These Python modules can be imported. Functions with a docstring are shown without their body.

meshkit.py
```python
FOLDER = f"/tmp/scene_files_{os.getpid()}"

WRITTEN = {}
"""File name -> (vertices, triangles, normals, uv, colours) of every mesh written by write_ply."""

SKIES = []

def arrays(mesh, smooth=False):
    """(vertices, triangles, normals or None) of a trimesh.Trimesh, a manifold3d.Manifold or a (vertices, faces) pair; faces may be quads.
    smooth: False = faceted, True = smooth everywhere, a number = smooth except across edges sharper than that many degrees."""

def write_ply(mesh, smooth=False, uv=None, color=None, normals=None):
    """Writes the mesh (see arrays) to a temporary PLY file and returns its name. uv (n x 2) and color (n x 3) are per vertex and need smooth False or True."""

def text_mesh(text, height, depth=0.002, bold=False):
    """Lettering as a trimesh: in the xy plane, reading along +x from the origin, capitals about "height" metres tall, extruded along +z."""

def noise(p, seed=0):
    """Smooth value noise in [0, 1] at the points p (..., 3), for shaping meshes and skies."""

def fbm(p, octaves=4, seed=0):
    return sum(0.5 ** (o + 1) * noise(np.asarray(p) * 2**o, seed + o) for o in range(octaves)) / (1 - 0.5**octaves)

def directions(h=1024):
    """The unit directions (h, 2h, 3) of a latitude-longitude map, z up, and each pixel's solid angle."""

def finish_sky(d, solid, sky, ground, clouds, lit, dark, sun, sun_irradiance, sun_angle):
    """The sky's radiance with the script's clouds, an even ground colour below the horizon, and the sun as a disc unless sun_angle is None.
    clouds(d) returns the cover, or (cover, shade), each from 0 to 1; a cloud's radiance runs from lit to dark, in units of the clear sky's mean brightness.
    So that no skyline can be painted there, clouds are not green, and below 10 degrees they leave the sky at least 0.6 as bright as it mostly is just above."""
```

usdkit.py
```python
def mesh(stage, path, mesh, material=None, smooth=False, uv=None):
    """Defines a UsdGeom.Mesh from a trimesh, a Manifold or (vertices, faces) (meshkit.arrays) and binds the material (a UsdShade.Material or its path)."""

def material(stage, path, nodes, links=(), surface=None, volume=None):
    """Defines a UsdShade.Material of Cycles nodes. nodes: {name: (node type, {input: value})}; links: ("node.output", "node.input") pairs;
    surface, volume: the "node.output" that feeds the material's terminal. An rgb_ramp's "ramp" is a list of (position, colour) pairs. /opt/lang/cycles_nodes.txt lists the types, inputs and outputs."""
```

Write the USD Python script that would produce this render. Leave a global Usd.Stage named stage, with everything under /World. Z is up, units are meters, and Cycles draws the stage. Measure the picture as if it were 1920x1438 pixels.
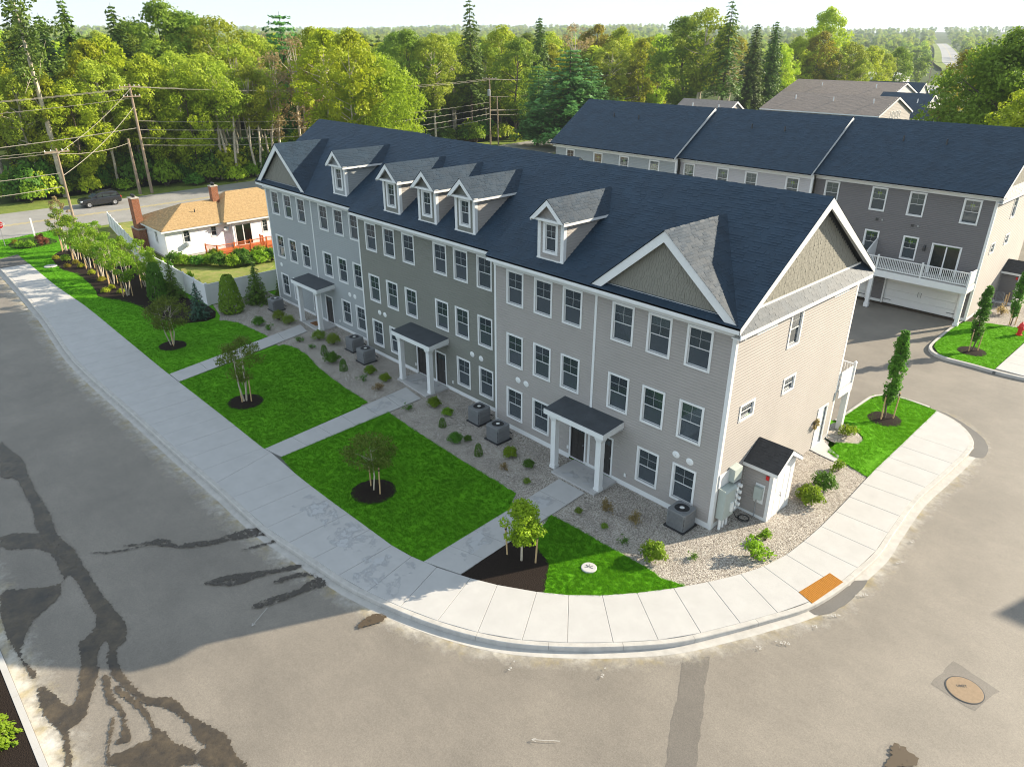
import math, json
import numpy as np
import manifold3d
import meshkit, usdkit
from pxr import Usd, UsdGeom, UsdLux, UsdShade, Sdf, Gf, Vt

stage = Usd.Stage.CreateInMemory()
UsdGeom.SetStageUpAxis(stage, UsdGeom.Tokens.z)
UsdGeom.SetStageMetersPerUnit(stage, 1.0)
UsdGeom.Xform.Define(stage, '/World')
UsdGeom.Scope.Define(stage, '/World/Looks')

# ---------------------------------------------------------------- camera
EYE = (11.8238, -22.0816, 17.5939)
YAW, PITCH, ROLL = -0.811666, 0.439588, 0.001209
EXPOSURE = 1.5
cam = UsdGeom.Camera.Define(stage, '/World/camera')
_f = np.array([math.sin(YAW) * math.cos(PITCH), math.cos(YAW) * math.cos(PITCH), -math.sin(PITCH)])
_r = np.array([math.cos(YAW), -math.sin(YAW), 0.0])
_u = np.cross(_r, _f)
_r, _u = _r * math.cos(ROLL) + _u * math.sin(ROLL), -_r * math.sin(ROLL) + _u * math.cos(ROLL)
cam.AddTransformOp().Set(Gf.Matrix4d(*_r, 0, *_u, 0, *(-_f), 0, *EYE, 1))
cam.CreateHorizontalApertureAttr(36.0)
cam.CreateVerticalApertureAttr(36.0 * 766 / 1024)
cam.CreateFocalLengthAttr(36.0 * 1366.55 / 1920)
cam.CreateClippingRangeAttr(Gf.Vec2f(0.5, 20000))
cam.CreateExposureAttr(EXPOSURE)

# ---------------------------------------------------------------- sky and sun
SUN_AZ, SUN_EL = math.radians(25.0), math.radians(23.2)
SUN_INTENSITY, SUN_COLOR, SKY_STRENGTH = 1.17, (1.0, 0.88, 0.69), 0.076
dome = UsdLux.DomeLight.Define(stage, '/World/sky')
dome.CreateIntensityAttr(1.0)
dome.GetPrim().SetCustomDataByKey('kind', 'structure')
sky = usdkit.material(stage, '/World/Looks/sky', {
    'sky': ('sky_texture', {'sky_type': 'single_scattering', 'sun_disc': False, 'sun_elevation': SUN_EL, 'sun_rotation': SUN_AZ, 'altitude': 20.0, 'air_density': 1.0, 'aerosol_density': 0.6, 'ozone_density': 2.0}),
    'tc': ('texture_coordinate', {}),
    'map': ('mapping', {'scale': (1.2, 1.2, 6.0)}),
    'n': ('noise_texture', {'scale': 2.2, 'detail': 7.0, 'roughness': 0.6}),
    'r': ('rgb_ramp', {'ramp': [(0.0, (0.68, 0.68, 0.68)), (0.46, (0.72, 0.72, 0.72)), (0.56, (0.80, 0.80, 0.80)), (0.68, (0.92, 0.92, 0.92)), (1.0, (0.95, 0.95, 0.95))]}),
    'c': ('mix', {'mix_type': 'mix', 'color2': (4.05, 4.75, 5.4)}),
    'bg': ('background_shader', {'strength': SKY_STRENGTH}),
}, [('tc.generated', 'map.vector'), ('map.vector', 'n.vector'), ('n.fac', 'r.fac'), ('r.color', 'c.fac'), ('sky.color', 'c.color1'), ('c.color', 'bg.color')], surface='bg.background')
UsdShade.MaterialBindingAPI.Apply(dome.GetPrim()).Bind(sky)
sun = UsdLux.DistantLight.Define(stage, '/World/sun')
sun.CreateIntensityAttr(SUN_INTENSITY)
sun.CreateNormalizeAttr(True) if hasattr(sun, 'CreateNormalizeAttr') else None
sun.CreateAngleAttr(0.5)
sun.CreateColorAttr(Gf.Vec3f(*SUN_COLOR))
_s = np.array([math.sin(SUN_AZ) * math.cos(SUN_EL), math.cos(SUN_AZ) * math.cos(SUN_EL), math.sin(SUN_EL)])
_x = np.cross([0, 0, 1.0], _s); _x /= np.linalg.norm(_x); _y = np.cross(_s, _x)
sun.AddTransformOp().Set(Gf.Matrix4d(*_x, 0, *_y, 0, *_s, 0, 0, 0, 60, 1))

# ---------------------------------------------------------------- helpers
class MB:
    "collects boxes, quads, prisms and tubes into one mesh"
    def __init__(self, M=None):
        self.V, self.F, self.n, self.M, self.uv = [], [], 0, M, []
    def add(self, v, f, M=None, uv=None):
        v = np.asarray(v, float).reshape(-1, 3); f = np.asarray(f, int)
        if f.ndim == 2 and f.shape[1] == 4:
            f = np.vstack([f[:, [0, 1, 2]], f[:, [0, 2, 3]]])
        for m in (M, self.M):
            if m is not None:
                v = v @ m[:3, :3].T + m[:3, 3]
                if np.linalg.det(m[:3, :3]) < 0:
                    f = f[:, ::-1]
        self.V.append(v); self.F.append(f + self.n); self.n += len(v)
        if uv is not None:
            self.uv.append(np.asarray(uv, float))
        return self
    def box(self, a, b, M=None):
        (x0, y0, z0), (x1, y1, z1) = a, b
        if x0 > x1: x0, x1 = x1, x0
        if y0 > y1: y0, y1 = y1, y0
        if z0 > z1: z0, z1 = z1, z0
        v = [(x0, y0, z0), (x1, y0, z0), (x1, y1, z0), (x0, y1, z0), (x0, y0, z1), (x1, y0, z1), (x1, y1, z1), (x0, y1, z1)]
        return self.add(v, [(0, 3, 2, 1), (4, 5, 6, 7), (0, 1, 5, 4), (1, 2, 6, 5), (2, 3, 7, 6), (3, 0, 4, 7)], M)
    def hexa(self, b, t, M=None):
        "solid between two quads (both counter-clockwise seen from above)"
        return self.add(list(b) + list(t), [(0, 3, 2, 1), (4, 5, 6, 7), (0, 1, 5, 4), (1, 2, 6, 5), (2, 3, 7, 6), (3, 0, 4, 7)], M)
    def quad(self, a, b, c, d, M=None, uv=None):
        return self.add([a, b, c, d], [(0, 1, 2, 3)], M, uv)
    def poly(self, pts, M=None):
        n = len(pts)
        return self.add(pts, [(0, i, i + 1) for i in range(1, n - 1)], M)
    def prism(self, poly, z0, z1, M=None, bottom=False, zf=None):
        "extruded flat polygon; zf(x, y) lifts it over uneven ground"
        p = np.asarray(poly, float)
        if np.sum(p[:, 0] * np.roll(p[:, 1], -1) - np.roll(p[:, 0], -1) * p[:, 1]) < 0:
            p = p[::-1]
        t = np.asarray(manifold3d.triangulate([p.astype(np.float64)]))
        n = len(p); lift = np.array([zf(*q) for q in p]) if zf else np.zeros(n)
        v = np.vstack([np.c_[p, lift + z0], np.c_[p, lift + z1]])
        f = [tuple(x) for x in t + n]
        if bottom: f += [tuple(x[::-1]) for x in t]
        for i in range(n):
            j = (i + 1) % n
            f += [(i, j, n + j), (i, n + j, n + i)]
        return self.add(v, f, M)
    def tube(self, pts, r, sides=6, cap=True, M=None):
        pts = np.asarray(pts, float); r = np.broadcast_to(np.asarray(r, float), (len(pts),))
        t = np.gradient(pts, axis=0); t /= np.maximum(np.linalg.norm(t, axis=1, keepdims=True), 1e-9)
        ref = np.array([1.0, 0, 0]) if abs(t[:, 2]).mean() > 0.7 else np.array([0, 0, 1.0])
        a = np.cross(t, ref); a /= np.maximum(np.linalg.norm(a, axis=1, keepdims=True), 1e-9); b = np.cross(t, a)
        th = np.arange(sides) * 2 * math.pi / sides
        v = (pts[:, None] + r[:, None, None] * (np.cos(th)[None, :, None] * a[:, None] + np.sin(th)[None, :, None] * b[:, None])).reshape(-1, 3)
        f = []
        for i in range(len(pts) - 1):
            for k in range(sides):
                k2 = (k + 1) % sides
                f.append((i * sides + k, i * sides + k2, (i + 1) * sides + k2, (i + 1) * sides + k))
        f = [(x[0], x[1], x[2]) for x in f] + [(x[0], x[2], x[3]) for x in f]
        if cap:
            for base, s in ((0, 1), ((len(pts) - 1) * sides, -1)):
                for k in range(1, sides - 1):
                    f.append((base, base + k + 1, base + k) if s > 0 else (base, base + k, base + k + 1))
        return self.add(v, f, M)
    def lathe(self, prof, sides=20, M=None, c=(0, 0)):
        "prof: (radius, z) pairs from bottom to top"
        th = np.arange(sides) * 2 * math.pi / sides
        v = [(c[0] + r * math.cos(a), c[1] + r * math.sin(a), z) for r, z in prof for a in th]
        f = []
        for i in range(len(prof) - 1):
            for k in range(sides):
                k2 = (k + 1) % sides
                f.append((i * sides + k, i * sides + k2, (i + 1) * sides + k2, (i + 1) * sides + k))
        return self.add(v, f, M)
    def disc(self, c, r, z, sides=20, M=None, rx=None):
        th = np.arange(sides) * 2 * math.pi / sides
        return self.poly([(c[0] + r * math.cos(a), c[1] + (rx or r) * math.sin(a), z) for a in th], M)
    def merge(self, o, M=None):
        v, f = o.arrays(); return self.add(v, f, M)
    def arrays(self):
        return np.vstack(self.V), np.vstack(self.F)

def T4(x=0, y=0, z=0, rz=0.0, s=1.0):
    c, q = math.cos(rz), math.sin(rz); S = np.broadcast_to(np.asarray(s, float), (3,))
    M = np.eye(4); M[:3, :3] = np.array([[c, -q, 0], [q, c, 0], [0, 0, 1]]) @ np.diag(S); M[:3, 3] = (x, y, z); return M

def frame(ox, oy, oz, ux, uy):
    "wall frame: (u along the wall, n outward, z up); outward is to the right of u"
    M = np.eye(4); M[:3, 0] = (ux, uy, 0); M[:3, 1] = (uy, -ux, 0); M[:3, 3] = (ox, oy, oz); return M

_names = {}
def path_for(parent, name):
    key = parent + '/' + name; k = _names.get(key, -1) + 1; _names[key] = k
    return key if k == 0 else f'{key}_{k:03d}'

def obj(name, mb, mat, parent='/World', smooth=False, label=None, uv=None):
    "one Mesh prim under parent; returns its path"
    p = path_for(str(parent), name)
    m = usdkit.mesh(stage, p, mb.arrays() if isinstance(mb, MB) else mb, LOOK[mat], smooth=smooth, uv=np.vstack(mb.uv) if isinstance(mb, MB) and mb.uv else uv)
    if label: m.GetPrim().SetCustomDataByKey('label', label)
    return p

def tag(p, label=None, cat=None, group=None, kind=None):
    pr = stage.GetPrimAtPath(p)
    for k, v in (('label', label), ('category', cat), ('group', group), ('kind', kind)):
        if v: pr.SetCustomDataByKey(k, v)
    return p

def thing(name, label, cat, loc=(0, 0, 0), rz=0.0, s=None, group=None, ref=None):
    p = path_for('/World', name); x = UsdGeom.Xform.Define(stage, p)
    x.AddTranslateOp().Set(Gf.Vec3d(*map(float, loc)))
    if rz: x.AddRotateZOp().Set(math.degrees(rz))
    if s is not None: x.AddScaleOp().Set(Gf.Vec3f(*map(float, np.broadcast_to(np.asarray(s, float), (3,)))))
    if ref:
        x.GetPrim().GetReferences().AddInternalReference(ref); x.GetPrim().SetInstanceable(True)
    return tag(p, label, cat, group)

def struct(name, mb, mat, smooth=False, label=None, uv=None):
    return tag(obj(name, mb, mat, '/World', smooth, uv=uv), label, None, None, 'structure')

def proto(name):
    p = path_for('/World/library', name); stage.CreateClassPrim('/World/library'); UsdGeom.Xform.Define(stage, p); return p

def holder(name, parent):
    p = path_for(parent, name); UsdGeom.Xform.Define(stage, p); return p

# ---------------------------------------------------------------- materials
LOOK = {}
def mk(name, nodes, links, surface='p.BSDF', volume=None):
    LOOK[name] = usdkit.material(stage, '/World/Looks/' + name, nodes, links, surface=surface, volume=volume); return name

def plain(name, col, rough=0.6, spec=0.3, metal=0.0, var=0.12, scale=3.0, bump=0.0, bscale=60.0, island=0.0, coat=0.0):
    "one colour with soft wear (two noises) and optional grain relief and tone per separate piece"
    c = np.array(col)
    nodes = {'g': ('geometry', {}), 'n': ('noise_texture', {'scale': scale, 'detail': 6.0, 'roughness': 0.65}),
             'r': ('rgb_ramp', {'ramp': [(0.25, tuple(c * (1 - var))), (0.75, tuple(np.minimum(c * (1 + var), 1)))]}),
             'p': ('principled_bsdf', {'roughness': rough, 'specular_ior_level': spec, 'metallic': metal, 'coat_weight': coat})}
    links = [('g.position', 'n.vector'), ('n.fac', 'r.fac')]
    out = 'r.color'
    if island:
        nodes['ir'] = ('map_range', {'to_min': 1 - island, 'to_max': 1 + island}); nodes['h'] = ('hsv', {})
        links += [('g.random_per_island', 'ir.value'), ('ir.result', 'h.value'), (out, 'h.color')]; out = 'h.color'
    links.append((out, 'p.base_color'))
    if bump:
        nodes['bn'] = ('noise_texture', {'scale': bscale, 'detail': 4.0}); nodes['b'] = ('bump', {'strength': 0.6, 'distance': bump})
        links += [('g.position', 'bn.vector'), ('bn.fac', 'b.height'), ('b.normal', 'p.normal')]
    return mk(name, nodes, links)

def leafmat(name, c1, c2, c3, trans=0.48, hv=(0.82, 1.2), hh=0.012):
    "leaves: tone per leaf, light through the leaf, tint per tree"
    mk(name, {'g': ('geometry', {}), 'o': ('object_info', {}), 'n': ('noise_texture', {'scale': 0.35, 'detail': 2.0}),
              'm': ('math', {'math_type': 'multiply_add', 'value2': 0.62, 'value3': -0.02}), 'a': ('math', {'math_type': 'multiply_add', 'value2': 0.42}),
              'r': ('rgb_ramp', {'ramp': [(0.0, c1), (0.5, c2), (1.0, c3)]}),
              'hv': ('map_range', {'to_min': hv[0], 'to_max': hv[1]}), 'hh': ('map_range', {'to_min': 0.5 - hh, 'to_max': 0.5 + hh}), 'h': ('hsv', {}),
              'd': ('principled_bsdf', {'roughness': 0.55, 'specular_ior_level': 0.25}), 't': ('translucent_bsdf', {}), 'x': ('mix_closure', {'fac': trans})},
       [('g.position', 'n.vector'), ('g.random_per_island', 'm.value1'), ('n.fac', 'a.value1'), ('m.value', 'a.value3'), ('a.value', 'r.fac'), ('r.color', 'h.color'), ('o.random', 'hv.value'), ('o.random', 'hh.value'), ('hv.result', 'h.value'), ('hh.result', 'h.hue'),
        ('h.color', 'd.base_color'), ('h.color', 't.color'), ('d.BSDF', 'x.closure1'), ('t.BSDF', 'x.closure2')], surface='x.closure')
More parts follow.
